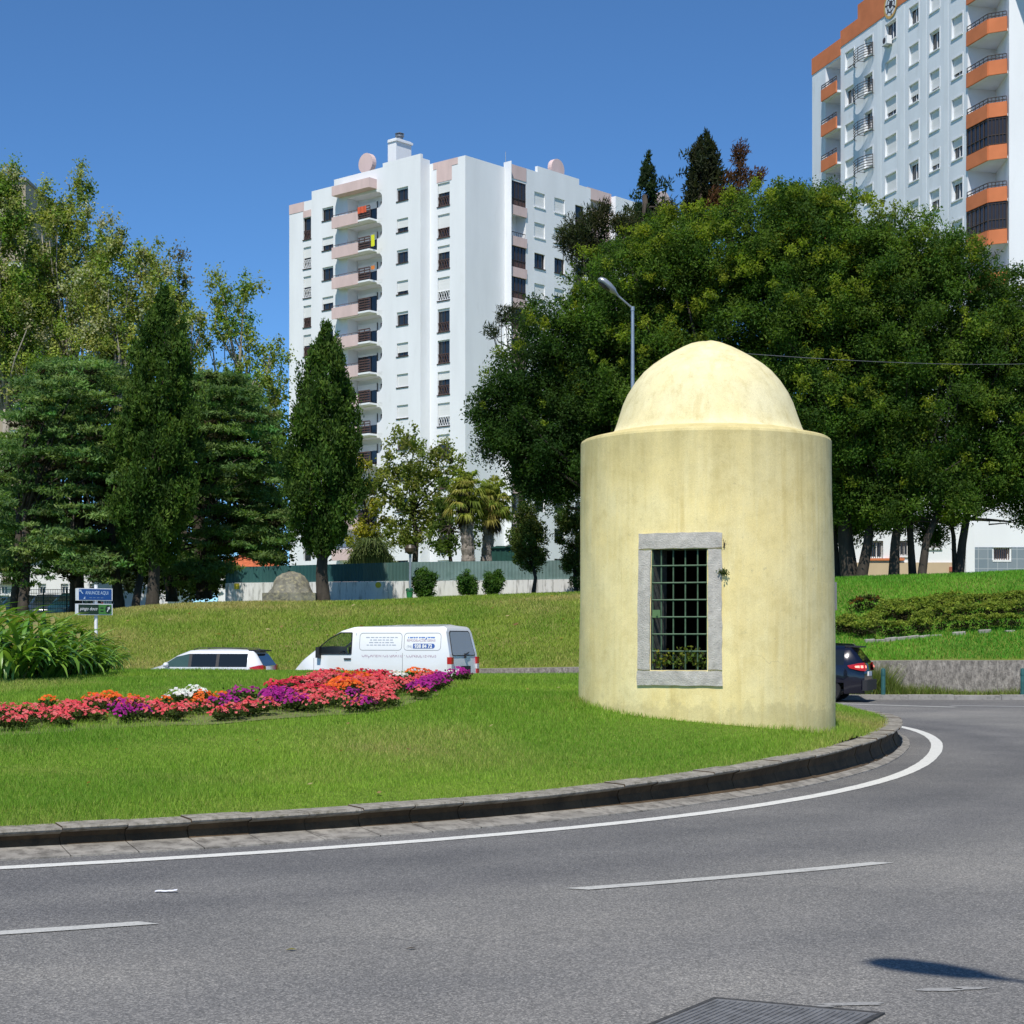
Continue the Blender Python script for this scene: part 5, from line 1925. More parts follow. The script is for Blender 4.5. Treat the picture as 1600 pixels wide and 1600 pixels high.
# windows
rs = np.random.RandomState(12)
shA = [.0, .5, .5, .55, .5, .5, .3, .6]
shB = [.12, .6, .12, .5, .3, .5, .2]
shC = [.15, .68, .18, .78, .2, .72, .96, 1.0, .4, .6]
shD = [.42, .6, .28, .62, .10, .05, .35, .62, .4, .5]
sh1 = [1, 1, 0, 1, .4, 1, .3]
sh2 = [1, 1, .0, .5, 1, .2]
for k in rows:
    gs = lambda L: L[k] if k < len(L) else rs.choice([0, .3, .6, 1])
    if k < 11: window(tw_, FL_, *opA[k], d=dA, shut=gs(shA), mull=0, rail=BROWNRAIL if k in (0, 3, 4) else FRAMEW)
    if k < 11: window(tw_, FL_, *opB[k], shut=gs(shB))
    window(tw_, FL_, *opC[k], shut=gs(shC))
    window(tw_, FL_, *opD[k], d=dD, shut=gs(shD), rail=FRAMEW if k in (3, 7) else BROWNRAIL)
    if k < 8 or k > 11:
        window(tw_, FR_, *op1[k], d=dR, shut=gs(sh1), fm=FRAMEW if k != 2 else FRAMED)
        if k < 6: window(tw_, FR_, *op2[k], d=dR, shut=gs(sh2), fm=FRAMEW if k != 2 else FRAMED)
        if k < 3: window(tw_, FR_, *op3[k], d=dR, mull=0, fm=FRAMED, rail=BROWNRAIL)
    # glazed verandas on the pink column; the second is an open balcony
    if k < 8 or k > 11:
        a, b, za, zb, _ = opV[k]
        if k != 1:
            m = MB()
            for q in range(6):
                s = a + (b - a) * q / 5
                FR_.box(m, s - .035, s + .035, za, zb, dR - .08, dR - .01)
            for z in (za, za + .62, zb - .07):
                FR_.box(m, a, b, z, z + .07, dR - .07, dR + .005)
            o = m.build('veranda', FRAMED, tw_)
            g_ = MB()
            FR_.quad(g_, a, b, za + .6, zb, dR - .05)
            g_.build('pane', GLASS2, o)
            g_ = MB()
            FR_.quad(g_, a, b, za, za + .6, dR - .045)
            g_.build('panel', BROWNRAIL, o)
        else:
            m = MB()
            FR_.box(m, a, b, za + .38, za + .43, dR - .08, dR - .03)
            for q in range(9):
                s = a + (b - a) * q / 8
                FR_.box(m, s - .012, s + .012, za, za + .38, dR - .07, dR - .04)
            o = m.build('balcony', DARKRAIL, tw_)
            g_ = MB()
            FR_.quad(g_, a, b, za - .8, zb, dR - 1.2)
            g_.build('back_wall', WHITE_PAINT, o)
            window(tw_, FR_, a + .3, a + 1.3, za - .75, za + 1.3, d=dR - 1.05, rev=.1, shut=.6, fm=FRAMEW, sill=False)
# balconies of the left face
for k, z in enumerate(BF):
    m = MB()
    sa, sb = bx0, FL_.s_of(530)
    FL_.box(m, bx1 + .02, sb, z - .16, z, .004, .95)
    FL_.box(m, bx0 + .01, bx2 - .01, z - .16, z + .015, -1.33, 0)
    o = m.build('balcony', WHITE_PAINT, tw_)
    g_ = MB()
    FL_.quad(g_, bx0, bx2, z, z + 2.56, -1.34)
    for q in range(8):                     # the rounded edge of the opening at the right
        pass
    nn = 7
    for q in range(nn):                    # lower part of the side wall, scalloped above it
        t0, t1 = q / nn, (q + 1) / nn
        w0 = (bx1 - bx0) * (1 - math.sqrt(max(0, 1 - (1 - t0) ** 2)))
        FL_.box(g_, bx0 + .004, bx0 + max(.03, w0), z + .95 + t0 * .62, z + .95 + t1 * .62, -.2, -.005)
        FL_.box(g_, bx0 + .004, bx0 + max(.03, w0), z + 2.54 - t1 * .62, z + 2.54 - t0 * .62, -.2, -.005)
    FL_.box(g_, bx0 + .004, bx1, z + .03, z + .95, -.2, -.005)
    g_.build('back_wall', WHITE_PAINT, o)
    g_ = MB()
    sm = FL_.s_of(559, .95)
    FL_.box(g_, sm, sb, z - .25, z + .78, .85, .96)
    FL_.box(g_, sb - .1, sb, z - .16, z + .78, .004, .849)
    g_.build('pink_parapet', PINK, o)
    g_ = MB()
    for q in range(5):
        zz = z + .12 + .235 * q
        FL_.box(g_, bx1 + .03, sm - .02, zz, zz + .10, .86, .92)
    for s in (bx1 + .05, (bx1 + sm) / 2, sm - .06):
        FL_.box(g_, s - .03, s + .03, z + .02, z + 1.1, .80, .855)
    FL_.box(g_, sm, sb, z + .93, z + .97, .88, .92)
    for q in range(5):
        s = sm + (sb - sm) * q / 4
        FL_.box(g_, s - .012, s + .012, z + .78, z + .93, .89, .91)
    g_.build('railing', BROWNRAIL, o)
    wd = bx2 - bx0
    if k < 12:
        wn_ = window(tw_, FL_, bx0 + wd * .42, bx2 - .1, z + .04, z + 2.1, d=-1.2, rev=.1, shut=(.3, .35, .4, .15, .35, .1, .3, .5, .3, .2, .2, .4)[k], mull=2, sill=False)
        wn_ = window(tw_, FL_, bx0 + .1, bx0 + wd * .32, z + .95, z + 2.1, d=-1.2, rev=.1, shut=.1, mull=0, sill=False)
m = MB()
FL_.box(m, bx1 + .02, FL_.s_of(530), BF[0] + 2.78, BF[0] + 3.65, .004, .95)
m.build('pink_canopy', PINK, tw_)
# roof things
ch = MB()
FL_.box(ch, FL_.s_of(619, -4), FL_.s_of(606, -4), zT - 1.4, zT + 4.0, -6.0, -4)
FL_.box(ch, FL_.s_of(619.5, -3.9), FL_.s_of(605.5, -3.9), zT + 3.7, zT + 3.9, -6.1, -3.9)
o = ch.build('chimney', WHITE_PAINT, tw_)
c_ = FL_.P((FL_.s_of(619, -4) + FL_.s_of(606, -4)) / 2, zT + 4.0, -5)
ck = MB()
ck.lathe(c_, [(.32, -.05), (.32, .35), (.42, .38), (.42, .5), (.30, .52), (.30, .62), (.45, .66), (.001, .85)], 14)
ck.build('chimney_cowl', CHIMNEY_METAL, o)
ck = MB()
for px in (799, 807, 813):
    c_ = FR_.P(FR_.s_of(px, -2), zT - .2, -2)
    ck.lathe(c_, [(.22, -1.2), (.22, .85 if px < 813 else .6), (.32, .9), (.32, 1.0), (.001, 1.15)], 10)
ck.build('chimney_cowl', CHIMNEY_METAL, tw_)


def roundel(parent, fr, px, py, r, d, name='round_gable'):
    s, z = fr.s_of(px, d), fr.z_of(px, py, d)
    n = 24
    mb = MB()
    mb.prism([fr.P(s + r * math.cos(2 * math.pi * k / n), z + r * math.sin(2 * math.pi * k / n), d) for k in range(n)], fr.n * -.5)
    mb.build(name, PINK, parent)


roundel(tw_, FL_, 571, 255, .95, -2.5)
roundel(tw_, FR_, 872, 264, .95, -2.0)
am = MB()
am.tube([FR_.P(FR_.s_of(790, -.5), zT - 1, -.5), FR_.P(FR_.s_of(790, -.5), zT + 1.3, -.5)], .03, 5)
am.build('aerial', STEEL, tw_)


# laundry on the balconies
def cloth(lab, fr, s0, s1, z0, z1, d, c, nm='laundry'):
    mb = MB()
    n = 8
    rnd = random.Random(int(abs(s0 * 100)))
    A = [(s0 + (s1 - s0) * k / n, d + .04 * math.sin(k * 1.7) + .02) for k in range(n + 1)]
    for k in range(n):
        (a, da), (b, db) = A[k], A[k + 1]
        mb.quad(fr.P(a, z0 + rnd.uniform(-.03, .03), da), fr.P(b, z0, db), fr.P(b, z1, db), fr.P(a, z1, da))
        mb.quad(fr.P(a, z0 + .05, da - .03), fr.P(b, z0 + .05, db - .03), fr.P(b, z1, db), fr.P(a, z1, da))
    tag(mb.build(nm, mat('cloth', c, .9, var=.1, scale=5)), lab, 'laundry')


cloth('orange red towel hanging over the topmost balcony railing of the white tower', FL_, FL_.s_of(572, 1), FL_.s_of(559, 1), BF[0] + .55, BF[0] + 1.14, .97, (.62, .11, .05))
cloth('bright yellow cloth hanging on the second highest balcony of the white tower', FL_, FL_.s_of(585, 1), FL_.s_of(580, 1), BF[1] + .1, BF[1] + 1.14, .97, (.65, .66, .03))
cloth('small orange cloth hanging on the third highest balcony of the white tower', FL_, FL_.s_of(585, 1), FL_.s_of(580, 1), BF[2] + .8, BF[2] + 1.14, .97, (.65, .22, .05))

# ------------------------------------------------ the far white block behind, right of the tower
OB = at(925, 998, 186)
FB = Fr((OB.x, OB.y), (math.cos(th), math.sin(th)), (math.sin(th), -math.cos(th)))
fb = thing('apartment_block', 'far white block with a pink corner right of the white tower, half hidden by conifers', 'apartment block', FB.P(5, 3))
m = MB()
sE = FB.s_of(1064)
sP = FB.s_of(962)
ops = [(FB.s_of(p), FB.s_of(p) + 1.6, 40.3 - 2.8 * k, 41.7 - 2.8 * k) for p in (975, 1000, 1030) for k in range(4)]
z1b = FB.z_of(990, 315)
facade(m, FB, sP, sE, 2, z1b, ops)
Lb = Fr((OB.x, OB.y), uL, nL)
e0, e1 = FB.P(sE, 0), FB.P(sE, 0, -16)
s0_ = FB.P(0, 0, -.02)
m.quad(FB.P(sE, 2), FB.P(sE, 2, -16), FB.P(sE, z1b, -16), FB.P(sE, z1b))
m.quad(FB.P(0, 2, -16), FB.P(sE, 2, -16), FB.P(sE, z1b, -16), FB.P(0, z1b, -16))
m.quad(FB.P(0, 2, -.9), FB.P(0, 2, -16), FB.P(0, z1b, -16), FB.P(0, z1b, -.9))
m.quad(FB.P(sP, 2), FB.P(sP, 2, -.9), FB.P(sP, z1b, -.9), FB.P(sP, z1b))
m.build('wall', WHITE_PAINT, fb)
m = MB()
FB.quad(m, 0, sP, 2, z1b + .3, -.9)
FB.box(m, 0, sP, z1b - .9, z1b + .3, -.89, -.6)
m.build('pink_corner', PINK, fb)
m = MB()
m.quad(FB.P(0, z1b - .5, -.9), FB.P(sE, z1b - .5, -.02), FB.P(sE, z1b - .5, -16), FB.P(0, z1b - .5, -16))
m.build('roof', CONCRETE, fb)
for o in ops[::1]:
    if o[2] > 30: window(fb, FB, *o, shut=.6, fm=FRAMEW)
roundel(fb, FB, 1038, 316, 1.25, -1.5)

# ------------------------------------------------ the pale blue tower with orange balconies, right
OR_ = at(1512, 998, 117.0)
ang = R(16.2)
RT = Fr((OR_.x, OR_.y), (-math.sin(ang), math.cos(ang)), (-math.cos(ang), -math.sin(ang)))
rtw = thing('apartment_tower', 'pale blue white tower with orange balconies and orange parapet at upper right', 'apartment tower', RT.P(12, 3))
S = RT.s_of
sEnd, sBay, sJ = S(1269), S(1313.5), S(1290)
ZB, ZP = 2.0, 47.75
wc = {1327.7: (1321, 1334.3), 1358: (1351, 1363.5), 1392: (1383.5, 1400.5), 1428: (1421, 1435.5), 1461: (1453, 1468), 1496: (1487.5, 1504)}
ZC = [46.35 - 2.8 * k for k in range(9)]
op = []
for c_, (a, b) in wc.items():
    for k, zc in enumerate(ZC):
        op.append((S(a), S(b), zc - .7, zc + .68, .24))
bayF = [44.4 - 2.8 * k for k in range(8)]
opbay = [(sJ, sBay - .05, z + .03, z + 2.6, 1.7) for z in bayF]
m = MB()
facade(m, RT, 0, sBay, ZB, ZP, op)
facade(m, RT, sBay, sEnd, ZB, ZP - .35, opbay)
# top floor columns hidden above the frame, blind back and flank
for a, b in ((RT.P(sEnd, 0), RT.P(sEnd, 0, -16)), (RT.P(sEnd, 0, -16), RT.P(-9, 0, -16))):
    m.quad((a.x, a.y, ZB), (b.x, b.y, ZB), (b.x, b.y, ZP - .4), (a.x, a.y, ZP - .4))
m.build('wall', BLUEWHITE, rtw)
m = MB()
pts = [RT.P(0, ZP - .5, -.05), RT.P(sEnd, ZP - .5, -.05), RT.P(sEnd, ZP - .5, -16), RT.P(-9, ZP - .5, -16), RT.P(-9, ZP - .5, -.05)]
m.add(pts, [tuple(range(5))])
m.build('roof', CONCRETE, rtw)
m = MB()
RT.box(m, sBay + .002, sEnd, ZP - .6, ZP + .7, -.25, .05)
for a, b, h in ((1314, 1341, 1.25), (1341, 1361, 2.3), (1361, 1382, 3.4), (1382, 1408, 4.6), (1408, 1440, 3.4)):
    RT.box(m, S(b) + .002, S(a), ZP, ZP + h, -.25, .05)
RT.box(m, .002, S(1440), ZP, ZP + 2.3, -.25, .05)
m.build('orange_parapet', ORANGE, rtw)
em = MB()                                  # round emblem of rings on the parapet
s_, z_ = S(1393), RT.z_of(1393, 7)
for (r0, r1, mi) in ((0.0, .28, 1), (.28, .5, 0), (.5, .62, 1), (.62, .82, 0), (.82, 1.02, 2)):
    em.mi = mi
    n = 28
    for k in range(n):
        q0, q1 = 2 * math.pi * k / n, 2 * math.pi * (k + 1) / n
        if mi == 0 and k % 4 == 0: em.mi = 1
        elif mi == 0: em.mi = 0
        f_ = lambda r, q: RT.P(s_ + r * math.cos(q), z_ + r * math.sin(q), .075)
        em.quad(f_(r0, q0), f_(r1, q0), f_(r1, q1), f_(r0, q1))
em.build('emblem', [FRAMEW, FRAMED, mat('emblem_ochre', (.60, .36, .12), .8)], rtw)
# lighter bands of the render grid
m = MB()
for px in (1374, 1410, 1444.5, 1478.5):
    RT.box(m, S(px) - .28, S(px) + .28, ZB, ZP - .02, .003, .015)
m.build('pale_band', mat('pale_band_render', (.78, .81, .835), .85, var=.05, scale=.6), rtw)
rs = np.random.RandomState(31)
known = {(1327.7, 0): .8, (1327.7, 1): .15, (1327.7, 2): 1, (1327.7, 3): 1, (1392, 0): .0, (1392, 1): 1, (1392, 2): .7, (1392, 3): 1, (1428, 0): .2, (1428, 1): 1, (1428, 2): .6, (1428, 3): 1, (1428, 4): .15,
         (1461, 0): 1, (1461, 1): .1, (1461, 2): .85, (1461, 3): 1, (1461, 4): .7, (1496, 1): 1, (1496, 2): .75, (1496, 3): 1, (1496, 4): .4, (1496, 5): .2}
for c_, (a, b) in wc.items():
    for k, zc in enumerate(ZC):
        sh = known.get((c_, k), rs.choice([.1, .5, .8, 1]))
        if c_ == 1358: sh = .35 if k == 0 else .0 if k < 3 else 1
        if k > 6 and c_ < 1450: continue
        window(rtw, RT, S(a), S(b), zc - .7, zc + .68, rev=.24, shut=sh, fm=FRAMEW, trim=True)
    if c_ == 1358:
        for k in range(4):                 # curved window railings
            q = MB()
            zc = ZC[k]
            for j in range(6):
                zz = zc - 1.0 + j * .2
                p = []
                for i in range(9):
                    t = i / 8
                    s__ = S(1338) + (S(1366) - S(1338)) * t
                    p.append(RT.P(s__, zz, .12 + .5 * math.sin(math.pi * min(1, max(0, t))) ** .5))
                q.tube(p, .03, 4)
            for i in (0, 4, 8):
                t = i / 8
                s__ = S(1338) + (S(1366) - S(1338)) * t
                dd = .12 + .5 * math.sin(math.pi * t) ** .5
                q.tube([RT.P(s__, zc - 1.05, dd), RT.P(s__, zc + .05, dd)], .025, 4)
                q.tube([RT.P(s__, zc - 1.0, 0), RT.P(s__, zc - 1.0, dd)], .02, 4)
            q.build('window_railing', DARKRAIL, rtw)
# left bay balconies
for k, z in enumerate(bayF):
    m = MB()
    RT.box(m, sBay - .045, sJ, z - .15, z + .02, -1.68, .3)
    o = m.build('balcony', BLUEWHITE, rtw)
    g_ = MB()
    RT.box(g_, sBay - .02, sJ, z - .15, z + .75, .31, .42)
    g_.build('orange_parapet', ORANGE, o)
    g_ = MB()
    for zz in (z + .88, z + 1.06):
        RT.box(g_, sBay, sJ, zz, zz + .06, .33, .39)
    for i in range(5):
        s__ = sBay + (sJ - sBay) * i / 4
        RT.box(g_, s__ - .02, s__ + .02, z + .75, z + 1.06, .34, .38)
    g_.build('railing', DARKRAIL, o)
    g_ = MB()
    RT.quad(g_, sBay, sJ, z, z + 2.62, -1.69)
    g_.build('back_wall', BLUEWHITE, o)
# right bay: chamfered balconies between the facade and the projecting white wing
fl = [47.45 - 2.8 * k for k in range(9)]
A0 = RT.P(0, 0)
B0 = RT.P(S(1545), 0)
C0_ = at(1574, 998, B0.y - .55)
C0_.z = 0
G0 = RT.P(0, 0, -2.2)
G1 = RT.P(S(1545) - .3, 0, -2.2)
bw = MB()
zup = lambda v, z: Vector((v.x, v.y, z))
bw.quad(zup(A0, ZB), zup(G0, ZB), zup(G0, ZP), zup(A0, ZP))
bw.quad(zup(G0, ZB), zup(G1, ZB), zup(G1, ZP), zup(G0, ZP))
bw.build('bay_wall', WHITE_PAINT, rtw)
ww = MB()
W0 = zup(C0_, ZB)
ww.obox(W0 + Vector((.03, -.3, 0)), Vector((7.5, -.3, 0)), Vector((.7, 11, 0)), Vector((0, 0, ZP + 4 - ZB)))
ww.build('white_wing', WHITE_PAINT, rtw)
for k, z in enumerate(fl):
    m = MB()
    m.prism([zup(p, z - .17) for p in (A0 + RT.n * -.02, B0, C0_, G1, G0)], (0, 0, .17))
    o = m.build('balcony', BLUEWHITE, rtw)
    g_ = MB()
    for a, b in ((A0, B0), (B0, C0_)):
        d = (b - a).normalized()
        n_ = Vector((d.y, -d.x, 0))
        if n_.dot(RT.n) < 0: n_ = -n_
        g_.obox(zup(a, z - .17) + n_ * .004, b - a, n_ * .12, Vector((0, 0, .95)))
    g_.build('orange_parapet', ORANGE, o)
    g_ = MB()
    glazed = k in (5, 7)
    for a, b in ((A0, B0), (B0, C0_)):
        p = lambda t, zz: zup(a.lerp(b, t), zz) + RT.n * .06
        for zz in ((z + .92, z + 1.14) if not glazed else (z + .84, z + 1.45, z + 2.5)):
            g_.tube([p(0.01, zz), p(.99, zz)], .035, 5)
        for i in range(6):
            g_.tube([p(.01 + .98 * i / 5, z + .78), p(.01 + .98 * i / 5, z + (1.14 if not glazed else 2.6))], .03 if not glazed else .045, 5)
    r_ = g_.build('railing' if not glazed else 'glazing_frame', DARKRAIL if not glazed else FRAMED, o)
    if glazed:
        g_ = MB()
        for a, b in ((A0, B0), (B0, C0_)):
            g_.quad(zup(a, z + .79) + RT.n * .03, zup(b, z + .79) + RT.n * .03, zup(b, z + 2.62) + RT.n * .03, zup(a, z + 2.62) + RT.n * .03)
        g_.build('pane', GLASS2, o)
    elif k < 8:
        fw = Fr((G0.x, G0.y), (-RT.u.x, -RT.u.y), (RT.n.x, RT.n.y))
        window(rtw, fw, 2.0, 4.3, z + .05, z + 2.15, d=.12, rev=.1, shut=(.2, .1, .9, .9, .4, .2, .3, .2)[k], mull=1, sill=False)
# air conditioner on a window of the top row
ac = MB()
s_ = S(1391)
RT.box(ac, s_ - .42, s_ + .42, ZC[0] - 1.05, ZC[0] - .45, .10, .50)
a_ = tag(ac.build('air_conditioner', FRAMEW), 'white air conditioner box hung below a top floor window of the pale blue tower', 'air conditioner')
f2 = MB()
n = 18
f2.add([RT.P(s_ + .22 * math.cos(2 * math.pi * k / n), ZC[0] - .75 + .22 * math.sin(2 * math.pi * k / n), .507) for k in range(n)], [tuple(range(n))])
f2.build('fan_grille', FRAMED, a_)
f2 = MB()
for s__ in (s_ - .3, s_ + .3):
    RT.box(f2, s__ - .03, s__ + .03, ZC[0] - 1.1, ZC[0] - 1.055, .0, .5)
f2.build('bracket', STEEL, a_)

# ------------------------------------------------ low white building at right under the trees
OQ = at(1290, 998, 84)
FQ = Fr((OQ.x, OQ.y), (1, 0), (0, -1))
lb_ = thing('low_building', 'low white building with beige base and grey tiled end, seen between the trunks at right', 'building', FQ.P(6, 3.6))
q = lambda px: FQ.s_of(px)
zq = lambda py: EYE + (HY - py) / F * 84
m = MB()
ow = [(q(1350), q(1380), zq(872), zq(845)), (q(1400), q(1420), zq(868), zq(845)), (q(1452), q(1470), zq(856), zq(838)), (q(1552.5), q(1577.5), zq(875), zq(856))]
facade(m, FQ, q(1270), q(1760), 2, zq(700), ow)
m.quad(FQ.P(q(1270), 2), FQ.P(q(1270), 2, -9), FQ.P(q(1270), zq(700), -9), FQ.P(q(1270), zq(700)))
m.build('wall', WHITE_PAINT, lb_)
m = MB()
m.quad(FQ.P(q(1270), zq(700), .3), FQ.P(q(1760), zq(700), .3), FQ.P(q(1760), zq(700), -9), FQ.P(q(1270), zq(700), -9))
m.build('roof', CONCRETE, lb_)
m = MB()
FQ.box(m, q(1270), q(1496), 2.6, zq(879), .003, .12)
m.build('beige_base', CREAM, lb_)
m = MB()
FQ.box(m, q(1345), q(1412), zq(876), zq(872.5), .003, .2)
m.build('orange_ledge', ORANGE, lb_)
m = MB()
FQ.box(m, q(1507), q(1520.5), 2.6, zq(820), .003, .3)
m.build('pilaster', WHITE_PAINT, lb_)
tm = bpy.data.materials.new('grey_tiles')
t_, nt, lk, bs = nodes(tm)
bk = nt.new("ShaderNodeTexBrick")
bk.offset = 0
bk.inputs['Color1'].default_value = (.19, .235, .27, 1)
bk.inputs['Color2'].default_value = (.23, .27, .30, 1)
bk.inputs['Mortar'].default_value = (.40, .43, .45, 1)
bk.inputs['Scale'].default_value = 1
bk.inputs['Mortar Size'].default_value = .015
bk.inputs['Brick Width'].default_value = .47
bk.inputs['Row Height'].default_value = .47
tcn = nt.new("ShaderNodeTexCoord")
mpn = nt.new("ShaderNodeMapping")
mpn.inputs['Rotation'].default_value = (R(90), 0, 0)
lk.new(tcn.outputs['Object'], mpn.inputs[0])
lk.new(mpn.outputs[0], bk.inputs['Vector'])
lk.new(bk.outputs[0], bs.inputs['Base Color'])
bs.inputs['Roughness'].default_value = .45
m = MB()
facade(m, FQ, q(1521), q(1760), 2.6, zq(855), [(q(1550), q(1580), zq(877), zq(855.2))], d=.05, rev=.047)
m.build('tiled_wall', tm, lb_)
for i, o in enumerate(ow):
    wdw = window(lb_, FQ, *o, shut=0, fm=FRAMEW, mull=2 if i != 3 else 0, sill=True)
    g_ = MB()
    for k in range(9):
        s__ = o[0] + (o[1] - o[0]) * (k + .5) / 9
        FQ.box(g_, s__ - .015, s__ + .015, o[2], o[3], -.06, -.03)
    g_.build('window_bars', BROWNRAIL if i == 3 else FRAMED, wdw)
m = MB()
FQ.box(m, q(1482), q(1488), zq(893), zq(886), .123, .22)
m.build('meter_box', mat('red_meter_box', (.35, .10, .06), .7), lb_)

# ------------------------------------------------ small things far left: white hall, red roofed house, brown block
bx_ = thing('hall', 'long low white building behind the parked cars at far left', 'building', at(40, 940, 104))
o_ = at(-80, 998, 104)
FW_ = Fr((o_.x, o_.y), (1, 0), (0, -1))
zw = lambda py: EYE + (HY - py) / F * 104
m = MB()
ow = [(FW_.s_of(p), FW_.s_of(p + 12), zw(928), zw(912)) for p in (-40, 0, 60, 95, 140)]
facade(m, FW_, 0, FW_.s_of(262), 2, zw(868), ow)
m.quad(FW_.P(FW_.s_of(262), 2), FW_.P(FW_.s_of(262), 2, -8), FW_.P(FW_.s_of(262), zw(868), -8), FW_.P(FW_.s_of(262), zw(868)))
m.build('wall', WHITE_PAINT, bx_)
m = MB()
FW_.box(m, -.3, FW_.s_of(265), zw(868), zw(864), -8.3, .4)
m.build('roof', CONCRETE, bx_)
for o in ow: window(bx_, FW_, *o, shut=.3, fm=FRAMEW)

h0 = at(386, 915, 96)
hs = thing('house', 'small house whose orange red tiled roof shows over the green fence at left', 'house', h0)
m = MB()
m.box(h0.x - 1.6, h0.x + 1.6, h0.y, h0.y + 4, 2.8, 5.6)
m.build('wall', WHITE_PAINT, hs)
m = MB()
zr0, zr1 = 5.6, 6.55
m.add([(h0.x - 1.9, h0.y - .3, zr0), (h0.x + 1.9, h0.y - .3, zr0), (h0.x + 1.9, h0.y + 4.3, zr0), (h0.x - 1.9, h0.y + 4.3, zr0), (h0.x - .4, h0.y + 2, zr1), (h0.x + .3, h0.y + 2, zr1)],
      [(0, 1, 5, 4), (1, 2, 5), (2, 3, 4, 5), (3, 0, 4), (3, 2, 1, 0)])
m.build('roof', mat('red_tiles', (.50, .13, .055), .85, var=.25, scale=5, bumpk=.5, bscale=12), hs)

o_ = at(-90, 998, 172)
FZ = Fr((o_.x, o_.y), (1, 0), (0, -1))
bk_ = thing('tower_block', 'brownish tower block just showing through the poplars at the left edge', 'apartment block', FZ.P(4, 3))
zz_ = lambda py: EYE + (HY - py) / F * 172
m = MB()
ow = [(FZ.s_of(p), FZ.s_of(p) + 1.5, 43.5 - 2.8 * k, 44.8 - 2.8 * k) for p in (-60, -25, 10) for k in range(14)]
facade(m, FZ, 0, FZ.s_of(40), 2, zz_(283), ow)
m.quad(FZ.P(FZ.s_of(40), 2), FZ.P(FZ.s_of(40), 2, -12), FZ.P(FZ.s_of(40), zz_(283), -12), FZ.P(FZ.s_of(40), zz_(283)))
m.build('wall', mat('brown_render', (.36, .30, .22), .9, var=.12, scale=.6), bk_)
m = MB()
FZ.box(m, -.2, FZ.s_of(42), zz_(283), zz_(278), -12.2, .25)
m.build('roof', CONCRETE, bk_)
for o in ow: window(bk_, FZ, *o, shut=.4)
# ================================================================== walls, fences, street furniture
WSTAIN = bpy.data.materials.new('stained_white_wall')
t_, nt, lk, bs = nodes(WSTAIN)
v_ = mapped(nt, lk, (1, 1, .22))
c_ = ramp(nt, lk, noise(nt, lk, v_, 2.6, 5, .6), [(.3, (.62, .61, .58)), (.7, (.74, .73, .71))])
c_ = mixc(nt, lk, c_, (.10, .09, .075), ramp(nt, lk, noise(nt, lk, mapped(nt, lk, (1, 1, .12)), 6, 5, .7), [(.50, (0, 0, 0)), (.66, (.85, .85, .85))]))
lk.new(c_, bs.inputs['Base Color'])
bs.inputs['Roughness'].default_value = .9
YW = 76.0
zy = lambda py: EYE + (HY - py) / F * YW
xw_ = lambda px: (px - 800) / F * YW
m = MB()
P0 = [(352, 911.3), (365, 911), (640, 908), (905, 905), (980, 904.5)]
for (a, ya), (b, yb) in zip(P0[:-1], P0[1:]):
    m.prism([(xw_(a), YW, 2.2), (xw_(b), YW, 2.2), (xw_(b), YW, zy(yb)), (xw_(a), YW, zy(ya))], (0, .22, 0))
tag(m.build('boundary_wall', WSTAIN), 'low white wall streaked with black stains under the green metal fence', 'wall')


def corrugated(label, x0, x1, top, bot, ms, seed):
    t = thing('sheet_fence', label, 'fence', (xw_(x0), YW + .1, zy(bot(x0))))
    mb, pst = MB(), MB()
    n = int((xw_(x1) - xw_(x0)) / .075)
    for k in range(n):
        a, b = x0 + (x1 - x0) * k / n, x0 + (x1 - x0) * (k + 1) / n
        da, db = (.0, .035) if k % 2 else (.035, .0)
        if k % 40 == 0: mb.mi = random.Random(seed + k).randrange(len(ms))
        mb.quad((xw_(a), YW + .08 + da, zy(bot(a))), (xw_(b), YW + .08 + db, zy(bot(b))), (xw_(b), YW + .08 + db, zy(top(b))), (xw_(a), YW + .08 + da, zy(top(a))))
    mb.build('sheet', ms, t)
    for k in range(int((xw_(x1) - xw_(x0)) / 2.5) + 1):
        x = xw_(x0) + .1 + k * 2.5
        pst.box(x - .03, x + .03, YW + .135, YW + .2, zy(bot(x0)) - .1, zy(top(x0)) - .03)
    pst.build('posts', STEEL, t)


ftop = lambda p: np.interp(p, [250, 365, 640, 905, 980], [888.5, 886, 878, 875, 874.5])
fbot = lambda p: np.interp(p, [250, 365, 640, 905, 980], [913, 910.6, 907.6, 904.6, 904.1])
T1 = [mat('teal_sheet', (.035, .105, .10), .5, var=.2, scale=1.2, dirt=((.10, .15, .14), .55, .5), stretch=(1, 1, .15)), mat('teal_sheet_deep', (.025, .088, .088), .5, var=.2, scale=1.2, stretch=(1, 1, .2)), mat('teal_sheet_dull', (.055, .11, .095), .55, var=.25, scale=1.2, dirt=((.14, .17, .14), .52, .5), stretch=(1, 1, .15))]
T2 = [mat('faded_sheet', (.16, .235, .22), .45, var=.2, scale=.7, dirt=((.09, .16, .14), .5, .6)), mat('faded_sheet_green', (.17, .25, .15), .45, var=.3, scale=.8, dirt=((.08, .15, .12), .5, .6))]
corrugated('dark teal corrugated sheet fence on top of the white wall, left half', 352, 639, ftop, fbot, T1, 1)
corrugated('faded grey green sheet fence on top of the white wall, right half', 640.5, 980, ftop, fbot, T2, 2)
